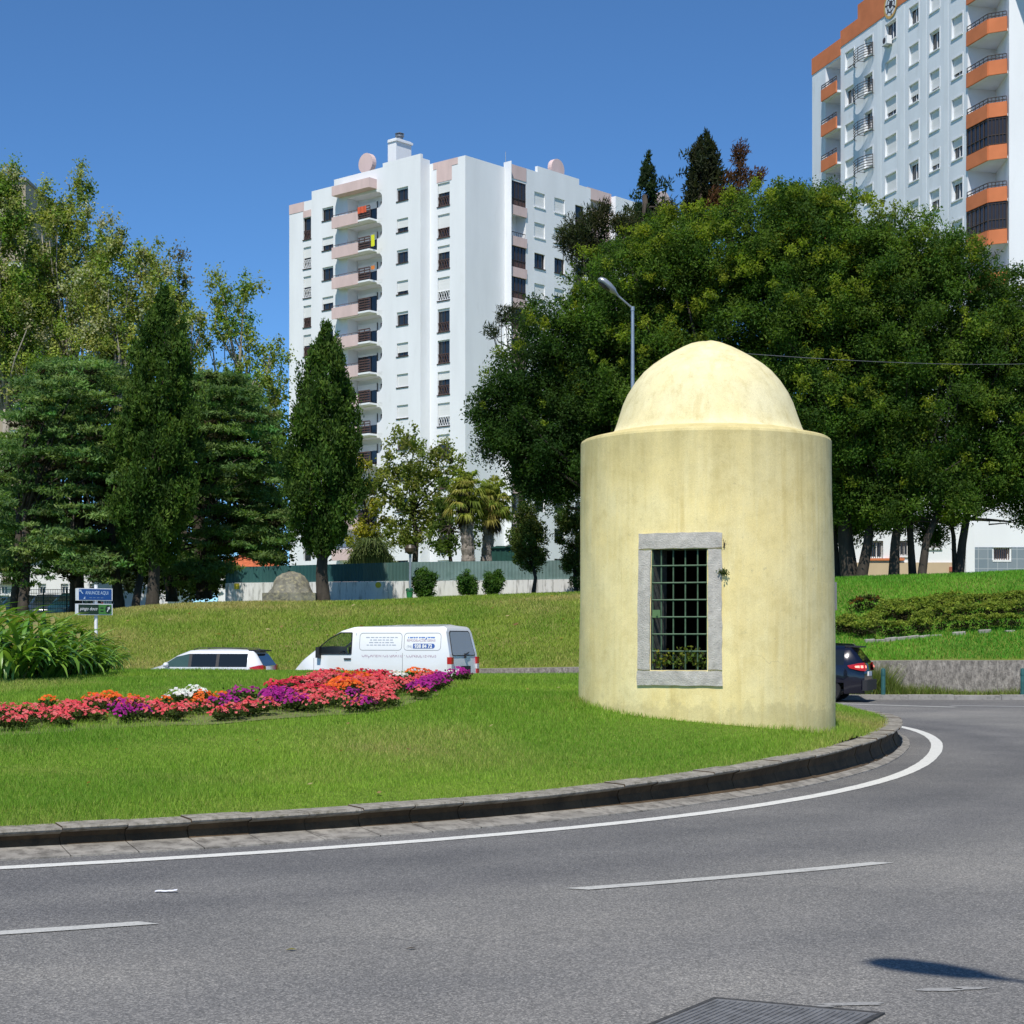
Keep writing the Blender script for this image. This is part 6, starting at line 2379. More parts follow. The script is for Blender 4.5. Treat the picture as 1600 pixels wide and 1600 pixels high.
for i, (px, py) in enumerate(((370, 916), (591, 914))):
    mb = MB()
    n = 14
    r = .13
    if i:
        mb.prism([(xw_(px) + r * math.cos(2 * math.pi * k / n), YW - .004, zy(py) + r * math.sin(2 * math.pi * k / n)) for k in range(n)], (0, -.03, 0))
    else:
        mb.prism([(xw_(px) + r * .9 * a, YW - .004, zy(py) + r * b) for a, b in ((-1, -.8), (-.8, -1), (.8, -1), (1, -.8), (1, .8), (.8, 1), (-.8, 1), (-1, .8))], (0, -.03, 0))
    tag(mb.build('wall_sign', mat('yellow_sign', (.62, .48, .03), .6, var=.2, scale=20)), ('square yellow sign on the dark left end of the stained white wall', 'round yellow sign on the stained white wall right of the cypress trunk')[i], 'sign')

# the weathered domed rock-like tank
bR = at(455, 940, 71.2)
k_ = 71.2 / F
dr_ = thing('stone_tank', 'weathered lichen stained stone mound, domed on a square base, before the white wall', 'stone mound', (bR.x, bR.y, bR.z))
ROCK = mat('lichen_stone', (.17, .16, .125), .95, var=.5, scale=2.6, dirt=((.38, .34, .20), .48, .85), bumpk=1.0, bscale=7)
mb = MB()
mb.prism([(bR.x + a * k_ * 41, bR.y + b, bR.z - .25) for a, b in ((-1, -.8), (-.5, -1.02), (.5, -1.0), (1, -.75), (1, .9), (-1, .9))], (0, 0, .25 + 13 * k_))
mb.build('base', ROCK, dr_)
mb = MB()
rnd = random.Random(9)
ph = [rnd.uniform(0, 6) for _ in range(5)]
n = 30
prof = [(37, 12.5), (34, 17), (30, 24), (26, 32), (20.5, 39), (13, 44), (6, 46), (.01, 46.4)]
vs, fs = [], []
for r, z in prof:
    for j in range(n):
        q_ = 2 * math.pi * j / n
        w_ = 1 + .07 * math.sin(2 * q_ + ph[0] + z * .1) + .055 * math.sin(5 * q_ + ph[1] + z * .2) + .04 * math.sin(9 * q_ + ph[2] + z * .35)
        vs.append((bR.x + r * k_ * w_ * math.cos(q_), bR.y + .9 * r * k_ * w_ * math.sin(q_), bR.z + z * k_ + .02 * math.sin(3 * q_ + z)))
for i in range(len(prof) - 1):
    for j in range(n):
        j2 = (j + 1) % n
        fs.append((i * n + j, i * n + j2, (i + 1) * n + j2, (i + 1) * n + j))
mb.add(vs, fs)
mb.build('dome', ROCK, dr_, smooth=True)

# thin park lamp and green bin
pl = at(641, 936, 73)
zz = lambda py: EYE + (HY - py) / F * 73
lp = thing('park_lamp', 'thin pale park lamp post with a dark globe head beside the green bin', 'lamp post', pl)
mb = MB()
mb.tube([(pl.x, pl.y, pl.z - .2), (pl.x, pl.y, zz(866))], .055, 8)
mb.build('pole', STEEL, lp)
mb = MB()
mb.lathe((pl.x, pl.y, zz(866)), [(.08, 0), (.22, .10), (.25, .25), (.17, .38), (.001, .42)], 14)
mb.build('lamp_head', mat('dark_lamp_globe', (.06, .045, .03), .4), lp)
bn = at(640, 936, 72.6)
bt = thing('litter_bin', 'bright green litter bin standing before the white wall', 'bin', bn)
GB = mat('green_plastic', (.03, .22, .07), .45, var=.12)
mb = MB()
mb.lathe((bn.x, bn.y, bn.z - .02), [(.001, .04), (.115, .04), (.145, .3), (.15, .34)], 16)
mb.build('body', GB, bt, smooth=True, angle=40)
mb = MB()
mb.lathe((bn.x, bn.y, bn.z), [(.165, .33), (.165, .40), (.13, .455), (.001, .47)], 16)
mb.build('lid', mat('dark_green_plastic', (.02, .10, .045), .45), bt, smooth=True, angle=40)
mb = MB()
mb.lathe((bn.x, bn.y, bn.z - .1), [(.05, 0), (.05, .16)], 8)
mb.build('foot', STEEL, bt)

# dark green container beyond the fence
g0 = at(805, 880, 82)
ct = thing('waste_container', 'dark green waste container with a ribbed side behind the faded fence', 'container', (g0.x, g0.y, 3.2))
zc_ = lambda py: EYE + (HY - py) / F * 82
xc_ = lambda px: (px - 800) / F * 82
mb = MB()
mb.prism([(xc_(771), 82, 3.3), (xc_(842), 82, 3.3), (xc_(846), 82, zc_(857)), (xc_(768), 82, zc_(857))], (0, 1.7, 0))
for k in range(9):
    x = xc_(774 + k * 8)
    mb.box(x - .03, x + .03, 81.95, 81.998, 3.4, zc_(860))
DG = mat('dark_green_paint', (.012, .06, .045), .5, var=.2)
mb.build('body', DG, ct)
mb = MB()
mb.prism([(xc_(766), 81.9, zc_(857) + .01), (xc_(848), 81.9, zc_(857) + .01), (xc_(840), 81.9, zc_(853)), (xc_(776), 81.9, zc_(853))], (0, 1.9, 0))
mb.build('lid', DG, ct)
mb = MB()
for px in (790, 826):
    mb.tube([(xc_(px), 81.88, zc_(854)), (xc_(px) + .15, 81.8, zc_(852)), (xc_(px) + .4, 81.88, zc_(854))], .03, 6)
mb.build('handle', STEEL, ct)

# teal bollards on the verge
BT_ = mat('teal_paint', (.03, .11, .105), .5, var=.2, scale=10)
for px, lab in ((1380, 'teal bollard among tall weeds, just right of the blue car'), (1598, 'teal bollard at the right edge of the photo before the concrete wall')):
    x = (px - 800) / F * 45.6
    mb = MB()
    mb.lathe((x, 45.6, .05), [(.06, 0), (.06, .72), (.05, .76), (.001, .775)], 12)
    mb.lathe((x, 45.6, .05), [(.066, .58), (.068, .62), (.066, .66)], 12)
    tag(mb.build('bollard', BT_, smooth=True, angle=40), lab, 'bollard', 'bollards on the far verge')


# street lamps
def street_lamp(label, base, top_z, arm, head_l, r0=.075, r1=.043):
    b = Vector(base)
    t = thing('street_lamp', label, 'street lamp', b)
    mb = MB()
    tp = Vector((b.x, b.y, top_z))
    mb.tube([b - Vector((0, 0, .2)), b + Vector((0, 0, .9)), tp], [r0 * 1.25, r0, r1], 12)
    mb.tube([tp - Vector((0, 0, .06)), tp + Vector((0, 0, .05))], [r1 * 1.25, r1 * 1.25], 10)
    mb.build('pole', STEEL, t, smooth=True, angle=40)
    mb = MB()
    e = tp + Vector(arm)
    mb.tube([tp, tp.lerp(e, .5), e], r1 * .62, 8)
    mb.build('arm', STEEL, t, smooth=True, angle=40)
    d = Vector(arm).normalized()
    s = d.cross(Vector((0, 0, 1))).normalized()
    u = s.cross(d).normalized()
    vs, fs = [], []
    n = 14
    sec = [(-.12, .03), (0, .07), (.12 * head_l, .12), (.45 * head_l, .155), (.75 * head_l, .15), (.95 * head_l, .09), (head_l, .01)]
    for x, r in sec:
        for k in range(n):
            q_ = 2 * math.pi * k / n
            uu = math.sin(q_)
            vs.append(e + d * x + s * math.cos(q_) * r + u * uu * r * (.9 if uu > 0 else .45))
    for i in range(len(sec) - 1):
        for k in range(n):
            k2 = (k + 1) % n
            fs.append((i * n + k, i * n + k2, (i + 1) * n + k2, (i + 1) * n + k))
    mb = MB()
    mb.add(vs, fs)
    h = mb.build('lamp_head', mat('lamp_housing', (.36, .38, .40), .35, .5), t, smooth=True)
    mb = MB()
    for k in range(n):
        q0, q1 = 2 * math.pi * k / n, 2 * math.pi * (k + 1) / n
        c = e + d * head_l * .58 - u * .075
        f_ = lambda q_: c + d * math.cos(q_) * head_l * .32 + s * math.sin(q_) * .115
        mb.add([c - u * .05, f_(q0), f_(q1)], [(0, 1, 2)])
    mb.build('lens', GLASS, h)
    return t


pz_ = at(988.5, 482, 47.5)
street_lamp('tall grey street lamp with an angled arm and oval head, rising behind the dome', (pz_.x, 47.5, .1), pz_.z, at(961, 458, 47.3) - pz_, .62)
hd = Vector((2.05, 8.33, 0)) + SUN_DIR * (8.4 / SUN_DIR.z)
pb_ = Vector((hd.x + 1.5, hd.y - 1.05, 0))
street_lamp('street lamp beside the camera, known only by the shadow of its head on the road', (pb_.x, pb_.y, 0), 8.1, hd + Vector((.2, -.15, 0)) - Vector((pb_.x, pb_.y, 8.1)), .62)

# overhead wire from the dome to the right
a_, b_ = Vector((KX + .12, KY + .25, ZT + 1.215)), at(1720, 561, 50)
mb = MB()
mb.tube([a_.lerp(b_, k / 16) - Vector((0, 0, .55 * 4 * (k / 16) * (1 - k / 16) * .3)) for k in range(17)], .0042, 4)
tag(mb.build('overhead_wire', mat('wire_grey', (.16, .16, .16), .6)), 'thin overhead wire running from the dome across the dark trees to the right', 'wire')
mb = MB()
mb.ball((KX - .52, KY + .15, ZT + 1.03), .022, n=8, k=6)
mb.tube([(KX - .52, KY + .15, ZT + .95), (KX - .52, KY + .15, ZT + 1.03)], .01, 6)
tag(mb.build('insulator', FRAMEW), 'tiny white wire insulator on the left shoulder of the dome', 'insulator')

# sign with two boards on the hillside at left
sg = at(150, 1000, 54)
sg.z = float(hill_z(sg.x, sg.y)[0])
st = thing('direction_sign', 'white sign post with a blue board above a dark green one, behind strap leaf plants', 'sign', sg)
zs_ = lambda py: EYE + (HY - py) / F * 54
mb = MB()
mb.tube([(sg.x, sg.y, sg.z - .1), (sg.x, sg.y, zs_(913.5))], .055, 12)
mb.build('post', FRAMEW, st, smooth=True, angle=40)
yaw = R(30)
ub = Vector((math.cos(yaw), math.sin(yaw), 0))
nb_ = Vector((math.sin(yaw), -math.cos(yaw), 0))
kx = 54 / F
BLUE = mat('sign_blue', (.012, .065, .24), .4, var=.08)
BLK = mat('sign_black_green', (.012, .03, .014), .4, var=.08)
GRN = mat('sign_green', (.06, .20, .035), .4, var=.08)
WH = mat('sign_white', (.75, .76, .77), .5, var=.03)
for i, (py0, py1, c1) in enumerate(((918.5, 937.5, BLUE), (942.5, 960, BLK))):
    lx = (121.5 if i == 0 else 121.0)
    Lb_ = (169 - lx) * kx / math.cos(yaw)
    zb_, zt_ = zs_(py1 + 1), zs_(py0 + 1)
    o0 = Vector(((lx - 800) / F * 53.6, 53.6, zb_))
    mb = MB()
    mb.obox(o0, ub * Lb_, nb_ * -.26, Vector((0, 0, zt_ - zb_)))
    bd = mb.build('board', WH, st)
    mb = MB()
    fr = Fr((o0.x, o0.y), (ub.x, ub.y), (nb_.x, nb_.y))
    h_ = zt_ - zb_
    fr.box(mb, .03, Lb_ - .03, zb_ + .022, zt_ - .022, .003, .008)
    mb.build('face', c1, bd)
    if i == 0:
        mb = MB()
        text_mb(mb, 'ANUNCIE AQUI', .155, fr.P(.60, zb_ + h_ * .50, .012), ub, Vector((0, 0, 1)), nb_, width=Lb_ * .66)
        text_mb(mb, '– – – –', .10, fr.P(.58, zb_ + h_ * .16, .012), ub, Vector((0, 0, 1)), nb_, width=Lb_ * .40)
        for (x0, z0_, x1, z1_) in ((.16, .55, .07, .82),):   # arrow up to the left
            a0, a1 = fr.P(x0, zb_ + h_ * z0_, .012), fr.P(x1, zb_ + h_ * z1_, .012)
            d_ = (a1 - a0).normalized()
            s_2 = d_.cross(nb_).normalized()
            mb.quad(a0 - s_2 * .012, a0 + s_2 * .012, a1 + s_2 * .012, a1 - s_2 * .012)
            mb.add([a1 + d_ * .045, a1 - s_2 * .045 - d_ * .03, a1 + s_2 * .045 - d_ * .03], [(0, 1, 2)])
        mb.add([fr.P(.17, zb_ + .05, .012), fr.P(.23, zb_ + .05, .012), fr.P(.23, zb_ + .13, .012)], [(0, 1, 2)])
        mb.build('lettering', mat('sign_pale_blue', (.45, .58, .72), .5, var=.03), bd)
    else:
        mb = MB()
        fr.box(mb, Lb_ * .60, Lb_ - .035, zb_ + .024, zt_ - .024, .009, .012)
        mb.build('green_field', GRN, bd)
        mb = MB()
        text_mb(mb, 'pingo doce', .15, fr.P(Lb_ * .31, zb_ + h_ * .42, .012), ub, Vector((0, 0, 1)), nb_, width=Lb_ * .50, shear=.3)
        mb.build('lettering', WH, bd)
        mb = MB()
        n = 18
        cxx, czz = Lb_ * .87, zb_ + h_ * .5
        mb.add([fr.P(cxx + .09 * math.cos(2 * math.pi * k / n), czz + .13 * math.sin(2 * math.pi * k / n), .016) for k in range(n)], [tuple(range(n))])
        for k in (0, 1):
            fr.box(mb, Lb_ * .65, Lb_ * .74, zb_ + h_ * (.28 + .28 * k), zb_ + h_ * (.40 + .28 * k), .0125, .0145)
        mb.build('dark_mark', BLK, bd)
        mb = MB()
        a0, a1 = fr.P(cxx - .035, czz - .07, .02), fr.P(cxx + .03, czz + .055, .02)
        d_ = (a1 - a0).normalized()
        s_2 = d_.cross(nb_).normalized()
        mb.quad(a0 - s_2 * .012, a0 + s_2 * .012, a1 + s_2 * .012, a1 - s_2 * .012)
        mb.add([a1 + d_ * .035, a1 - s_2 * .05 - d_ * .035, a1 + s_2 * .05 - d_ * .035], [(0, 1, 2)])
        mb.build('arrow', WH, bd)
mb = MB()
for k in (.18, .5, .82):
    p = Vector(((121.5 - 800) / F * 53.6, 53.6, 0)) + ub * (k * 1.05)
    mb.tube([Vector((p.x, p.y, zs_(944))) - nb_ * .12, Vector((p.x, p.y, zs_(936))) - nb_ * .12], .012, 6)
mb.build('bracket', STEEL, st)

# utility cover in the road, bottom right
A = at(1120, 1563, F * EYE / (1563 - HY)); B = at(1372, 1586, F * EYE / (1586 - HY)); C = at(1030, 1600, F * EYE / (1600 - HY))
e1, e2 = (B - A), (C - A).normalized() * 1.0
e2 = (C - A) * 1.35
e1.z = e2.z = 0
A.z = 0
cv = thing('utility_cover', 'ribbed grey steel utility cover set in the road, bottom right', 'cover', A)
COVER = mat('cover_steel', (.215, .213, .21), .55, .4, var=.3, scale=14, dirt=((.16, .155, .15), .55, .6))
mb = MB()
mb.obox(A + Vector((0, 0, .002)), e1, e2, Vector((0, 0, .006)))
u1, u2 = e1.normalized(), e2.normalized()
L1, L2 = e1.length, e2.length
n = 26
for k in range(n):
    t = (k + .5) / n * L1
    p = A + u1 * t + u2 * .04
    mb.obox(p + Vector((0, 0, .008)), u1 * .012, u2 * (L2 - .08), Vector((0, 0, .004)))
mb.build('plate', COVER, cv)
mb = MB()
w_ = .022
for o_, a, b in ((A - u1 * w_ - u2 * w_, u1 * (L1 + 2 * w_), u2 * w_), (A - u1 * w_ + u2 * L2, u1 * (L1 + 2 * w_), u2 * w_), (A - u1 * w_, u1 * w_, u2 * L2), (A + u1 * L1, u1 * w_, u2 * L2)):
    mb.obox(o_ + Vector((0, 0, .001)), a, b, Vector((0, 0, .009)))
mb.build('rim', mat('dark_iron', (.07, .068, .065), .7, .3, var=.3, scale=20), cv)

# small litter
lt = at(258, 1395, F * EYE / (1395 - HY))
mb = MB()
n = 8
for k in range(n):
    a, b = k / n, (k + 1) / n
    f_ = lambda q_: .008 + .004 * abs(math.sin(q_ * 7)) + (.006 if q_ > .85 else 0)
    mb.quad((lt.x - .065 + .14 * a, lt.y - .01, f_(a)), (lt.x - .065 + .14 * b, lt.y - .01, f_(b)), (lt.x - .065 + .14 * b, lt.y + .02, f_(b) + .004), (lt.x - .065 + .14 * a, lt.y + .02, f_(a) + .004))
tag(mb.build('paper_scrap', mat('paper', (.78, .79, .84), .8, var=.04)), 'crumpled white scrap of paper lying on the road at left', 'litter')
lt = at(455, 1486, F * EYE / (1486 - HY))
mb = MB()
mb.add([(lt.x - .03, lt.y, .006), (lt.x, lt.y - .016, .012), (lt.x + .032, lt.y + .004, .008), (lt.x, lt.y + .018, .014)], [(0, 1, 2), (0, 2, 3)])
tag(mb.build('fallen_leaf', mat('dry_leaf', (.14, .13, .03), .8)), 'small fallen yellow green leaf on the near road', 'leaf')
lt = at(642, 1484, F * EYE / (1484 - HY))
mb = MB()
mb.add([(lt.x - .03, lt.y, .006), (lt.x, lt.y - .014, .010), (lt.x + .032, lt.y + .004, .007), (lt.x, lt.y + .014, .012)], [(0, 1, 2), (0, 2, 3)])
tag(mb.build('fallen_leaf', mat('brown_leaf', (.05, .04, .03), .8)), 'small dark brown fallen leaf on the near road, right of the green one', 'leaf')

# ================================================================== vehicles
TYRE = mat('tyre_rubber', (.02, .02, .021), .8, var=.1)
RIM = mat('wheel_metal', (.45, .46, .48), .35, .8, var=.05)
REDL = mat('tail_lamp_red', (.45, .012, .012), .2, var=.03, coat=.5)
CLEARL = mat('lamp_clear', (.62, .60, .58), .15, var=.02, coat=.5)
TRIM = mat('black_trim', (.022, .022, .024), .6, var=.1)
TINT = glassmat('tinted_glass', (.012, .016, .018), .03)
CLEAR = bpy.data.materials.new('clear_glass')
t_, nt, lk, bs = nodes(CLEAR)
tr = nt.new("ShaderNodeBsdfTransparent")
tr.inputs[0].default_value = (.86, .90, .88, 1)
bs.inputs['Base Color'].default_value = (.02, .03, .03, 1)
bs.inputs['Roughness'].default_value = .03
mx = nt.new("ShaderNodeMixShader")
mx.inputs[0].default_value = .16
lk.new(tr.outputs[0], mx.inputs[1])
lk.new(bs.outputs[0], mx.inputs[2])
lk.new(mx.outputs[0], [n for n in nt if n.type == 'OUTPUT_MATERIAL'][0].inputs[0])


def carpaint(name, c, rough=.28, coat=.8):
    return mat(name, c, rough, var=.03, scale=1, coat=coat)


def vehicle(name, label, pos, heading, cfg):
    """lofted body; local x forward, y to the left. heading in degrees from +X"""
    t = thing(name, label, cfg['cat'], pos, R(heading), cfg.get('group'))
    xs_ = cfg['x']
    zr, rows, rear = cfg['zr'], cfg['rows'], cfg.get('rear', lambda z: 0)
    NR = len(rows)
    wfun = cfg.get('wx', lambda x: 1.0)

    def vert(i, j, sgn, off=0.0):
        x = xs_[i]
        y, z = rows[j]
        top = zr(x)
        eps = [9, 9, .10, .05, .015, 0][j] if NR == 6 else 0
        zz = z if j < 2 else min(z if j < NR - 1 else 9, top - eps)
        if j == NR - 1: zz = top
        if j < 2: zz = min(zz, top - .2 + .1 * j)
        yy = y * wfun(x)
        xx = x
        if x < cfg['rx'] + .3: xx = x + rear(zz) * (1 - (x - xs_[0]) / (.3 + cfg['rx'] - xs_[0]))
        yy = max(0, yy + off)
        return (xx, sgn * yy, zz)
    body, n = MB(), len(xs_)
    opens = cfg['opens']                  # cells (i, j) that are glass
    panes = {}
    for sgn in (1, -1):
        for i in range(n - 1):
            for j in range(NR - 1):
                q = [vert(i, j, sgn), vert(i + 1, j, sgn), vert(i + 1, j + 1, sgn), vert(i, j + 1, sgn)]
                if sgn < 0: q = q[::-1]
                key = opens.get((i, j))
                if key:
                    panes.setdefault((key, sgn if key[0] != 'windscreen' else 0), MB()).quad(*q)
                    continue
                if cfg.get('arch') and j == 0 and any(abs((xs_[i] + xs_[i + 1]) / 2 - w) < .36 for w in cfg['wheels']): continue
                body.quad(*q)
    for i, rev in ((0, False), (n - 1, True)):
        ring = [vert(i, j, 1) for j in range(NR)] + [vert(i, j, -1) for j in range(NR - 2, -1, -1)]
        for j in range(NR - 1):
            body.quad(vert(i, j, -1), vert(i, j, 1), vert(i, j + 1, 1), vert(i, j + 1, -1))
    bo = body.build('body', cfg['paint'], t, local=True, smooth=True, angle=42, weld=True)
    for (key, _s), mb_ in panes.items():
        nm, mt = key
        mb_.build(nm, mt, t, local=True)
    fl_ = MB()
    fl_.box(xs_[0] + .15, xs_[-1] - .2, -.72, .72, .28, .34)
    fl_.build('floor_pan', TRIM, t, local=True)
    for wx_ in cfg['wheels']:
        for sgn in (1, -1):
            r = cfg.get('wr', .31)
            mb = MB()
            prof = [(r * .62, -.095), (r * .93, -.10), (r, -.06), (r, .06), (r * .93, .10), (r * .62, .095)]
            cy = sgn * (rows[1][0] - .12)
            vs, fs = [], []
            m_ = 24
            for (pr, py_) in prof:
                for k in range(m_):
                    q_ = 2 * math.pi * k / m_
                    vs.append((wx_ + pr * math.cos(q_), cy + py_, r + pr * math.sin(q_)))
            for a in range(len(prof) - 1):
                for k in range(m_):
                    k2 = (k + 1) % m_
                    fs.append((a * m_ + k, a * m_ + k2, (a + 1) * m_ + k2, (a + 1) * m_ + k))
            mb.add(vs, fs)
            w_o = mb.build('wheel', TYRE, t, local=True, smooth=True, angle=40)
            mb = MB()
            yo = cy + sgn * .085
            for k in range(m_):
                q0, q1 = 2 * math.pi * k / m_, 2 * math.pi * (k + 1) / m_
                mb.add([(wx_, yo - sgn * .02, r), (wx_ + r * .62 * math.cos(q0), yo, r + r * .62 * math.sin(q0)), (wx_ + r * .62 * math.cos(q1), yo, r + r * .62 * math.sin(q1))], [(0, 1, 2)])
            mb.build('rim', RIM, w_o, local=True)
    return t, vert


# ---- the white van
van_x = [-2.33, -2.18, -1.9, -.55, .40, .52, .86, 1.18, 1.52, 1.72, 2.0, 2.2, 2.33]
van_zr = lambda x: float(np.interp(x, [-2.35, -2.2, -1.9, -.8, .3, .62, .92, 1.2, 1.55, 1.75, 2.05, 2.25, 2.34], [1.88, 1.95, 1.985, 1.985, 1.965, 1.91, 1.82, 1.66, 1.40, 1.27, 1.07, .86, .62]))
CG = ('side_window', CLEAR)
WG = ('windscreen', CLEAR)
cfg = dict(cat='van', x=van_x, zr=van_zr, rows=[(.80, .30), (.845, .55), (.84, 1.22), (.775, 1.77), (.68, 1.925), (0, 1.985)], rear=lambda z: max(0, z - 1.0) * .22, rx=-2.3,
           wx=lambda x: 1 - .10 * max(0, (x - 1.5) / .8) ** 2, opens={(5, 2): CG, (6, 2): CG, (7, 2): CG, (6, 4): WG, (7, 4): WG}, wheels=(-1.45, 1.45), wr=.31, arch=True,
           paint=carpaint('van_white_paint', (.78, .785, .78)))
VA = 180 - 23
vp = at(600, 998, 45.2)
van, vv = vehicle('delivery_van', 'white panel van with blue lettering on its side, driving beyond the flower bed', (vp.x, vp.y, float(road_z(vp.x, vp.y))), VA, cfg)


def side(x, z, off=.004):
    """point on the van's left flank"""
    ys_ = np.interp(z, [.55, 1.22, 1.77, 1.925], [.845, .84, .775, .68])
    return Vector((x, ys_ + off, z))


def sidetext(parent, s, x, z, size, mt, width=None, shear=0.0, name='lettering', bold=0.0, align='CENTER'):
    mb = MB()
    a, b = side(x, z), side(x, z + .2)
    uz = (b - a).normalized()
    nn = Vector((0, 1, 0))
    text_mb(mb, s, size, a, Vector((-1, 0, 0)), uz, nn, width=width, shear=shear, bold=bold, align=align)
    return mb.build(name, mt, parent, local=True)


VB = mat('van_blue_letters', (.06, .16, .46), .5, var=.02)
VR = mat('van_mauve_letters', (.36, .22, .30), .5, var=.02)
VG = mat('van_grey_letters', (.40, .43, .50), .5, var=.02)
# x runs forward, so text reads towards the rear
sidetext(van, 'ORÇAMENTOS GRÁTIS · CONSULTE-NOS', -.85, 1.145, .14, VR, width=2.12)
sidetext(van, 'FERRARIS JOSÉ', -1.47, 1.64, .155, VB, width=.78, shear=.25, bold=.008)
sidetext(van, 'REMODELAÇÕES GERAIS', -1.47, 1.545, .085, VR, width=.80)
mb = MB()
n = 16
cxs, hz, wl = -1.50, 1.43, .30
pts = [(cxs + .25, -.062), (cxs + .25, .062)] + [(cxs - wl + .062 * math.cos(R(90 + 180 * k / n)), .062 * math.sin(R(90 + 180 * k / n))) for k in range(n + 1)]
mb.add([side(x, hz + z, .004) for x, z in pts], [tuple(range(len(pts)))])
mb.build('number_panel', mat('van_blue_panel', (.04, .11, .36), .5, var=.02), van, local=True)
mb = MB()
a = side(-1.54, hz - .045, .008)
text_mb(mb, '938 84 72', .13, a, Vector((-1, 0, 0)), (side(0, hz + .1) - side(0, hz)).normalized(), Vector((0, 1, 0)), width=.50, bold=.006)
mb.build('lettering', WH, van, local=True)
sidetext(van, '(96)', -1.15, hz - .04, .09, VG, width=.15)
# faint grey lines of small type on the front panel
for k, (w_, z) in enumerate(((.86, 1.64), (.62, 1.575), (.66, 1.51), (.80, 1.445))):
    mb = MB()
    rnd = random.Random(k)
    x = -.32 + w_ / 2
    while x > -.32 - w_ / 2:
        l = rnd.uniform(.05, .12)
        p = [side(x, z), side(x - l, z), side(x - l, z + .022), side(x, z + .022)]
        mb.add(p, [(0, 1, 2, 3)])
        x -= l + .03
    mb.build('small_type', VG, van, local=True)


def groove(parent, x0, x1, z0, z1, r, w=.014, name='groove_shade_line', mt=None):  # flat grey ring on the flank, groove shade put in as colour
    mb = MB()
    loop = []
    for (cx_, cz_, a0) in ((x1 - r, z1 - r, 0), (x0 + r, z1 - r, 90), (x0 + r, z0 + r, 180), (x1 - r, z0 + r, 270)):
        for k in range(6):
            q_ = R(a0 + 18 * k)
            loop.append((cx_ + r * math.cos(q_), cz_ + r * math.sin(q_), math.cos(q_), math.sin(q_)))
    n = len(loop)
    for i in range(n):
        a, b = loop[i], loop[(i + 1) % n]
        mb.quad(side(a[0], a[1], .004), side(b[0], b[1], .004), side(b[0] + b[2] * w, b[1] + b[3] * w, .003), side(a[0] + a[2] * w, a[1] + a[3] * w, .003))
    mb.build(name, mt or mat('groove_shade', (.30, .31, .32), .8), parent, local=True)


groove(van, -.92, .28, 1.33, 1.755, .08)
groove(van, -2.02, -1.00, 1.33, 1.755, .08)
mb = MB()
for x, z0_, z1_ in ((.40, .45, 1.76), (-.96, .45, 1.25), (1.62, .5, 1.12)):
    mb.quad(side(x - .006, z0_, .004), side(x + .006, z0_, .004), side(x + .006, z1_, .004), side(x - .006, z1_, .004))
mb.quad(side(-2.1, .74, .004), side(1.6, .74, .004), side(1.6, .752, .004), side(-2.1, .752, .004))
mb.build('door_seam', mat('seam_grey', (.22, .23, .24), .8), van, local=True)
mb = MB()
p = side(.62, 1.09, .0)
mb.box(.52, .72, p.y + .002, p.y + .03, 1.075, 1.115)
mb.build('door_handle', TRIM, van, local=True)
mb = MB()                                   # window rubber
for i, j, a, b in ((5, 2, 8, 2), (5, 3, 8, 3)):
    pth = [Vector(vv(i_, j, 1)) + Vector((0, .004, 0)) for i_ in (5, 6, 7, 8)]
    mb.tube(pth, .016, 5)
mb.tube([Vector(vv(5, 2, 1)), Vector(vv(5, 3, 1))], .018, 5)
mb.tube([Vector(vv(8, 2, 1)), Vector(vv(8, 3, 1))], .018, 5)
mb.build('window_seal', TRIM, van, local=True)
mb = MB()
for sgn in (1, -1):
    mb.box(1.40, 1.50, sgn * .90 - .07, sgn * .90 + .07, 1.12, 1.40)
    mb.tube([(1.47, sgn * .84, 1.12), (1.47, sgn * .89, 1.15)], .02, 6)
mb.build('wing_mirror', TRIM, van, local=True)
# back end
rx = lambda z: -2.33 + max(0, z - 1.0) * .22 - .004
W_ = lambda z: float(np.interp(z, [.55, 1.22, 1.77, 1.925], [.845, .84, .775, .68]))


def rearpoly(parent, pts, off, name, mt):
    mb = MB()
    mb.add([Vector((rx(z) - off, y, z)) for y, z in pts], [tuple(range(len(pts)))])
    return mb.build(name, mt, parent, local=True)


rw = [(-.68, 1.18), (.68, 1.18), (.70, 1.24), (.63, 1.76), (.56, 1.82), (-.56, 1.82), (-.63, 1.76), (-.70, 1.24)]
rearpoly(van, rw, .004, 'rear_window_seal', TRIM)
rearpoly(van, [(y * .95, 1.2 + (z - 1.18) * .93) for y, z in rw], .008, 'rear_window', glassmat('frosted_rear_glass', (.30, .33, .35), .25))
for sgn in (1, -1):
    mb = MB()
    for z0_, z1_, mi in ((.72, .84, 0), (.845, .97, 1), (.975, 1.15, 0)):
        mb.mi = mi
        y0_, y1_ = sgn * .72, sgn * .852
        mb.box(-2.345, -2.22, min(y0_, y1_), max(y0_, y1_), z0_, z1_)
    mb.build('tail_light', [REDL, CLEARL], van, local=True)
mb = MB()
mb.box(-2.372, -2.336, -.26, .26, .72, .92)  # black block standing in for the plate in shadow
mb.build('shaded_plate', TRIM, van, local=True)
mb = MB()
mb.tube([(rx(1.2) - .02, -.05, 1.2), (rx(1.26) - .03, -.3, 1.27)], .014, 5)
mb.tube([(rx(1.2) - .02, -.05, 1.12), (rx(1.2) - .03, -.05, 1.24)], .03, 6)
mb.build('rear_wiper', TRIM, van, local=True)
mb = MB()
mb.box(-2.43, -2.30, -.84, .84, .36, .56)
mb.build('rear_bumper', mat('grey_bumper', (.42, .43, .44), .6), van, local=True)
mb = MB()
for sgn in (1, -1):
    mb.box(2.17, 2.30, sgn * .62 - .13, sgn * .62 + .13, .62, .80)
mb.build('headlight', CLEARL, van, local=True)
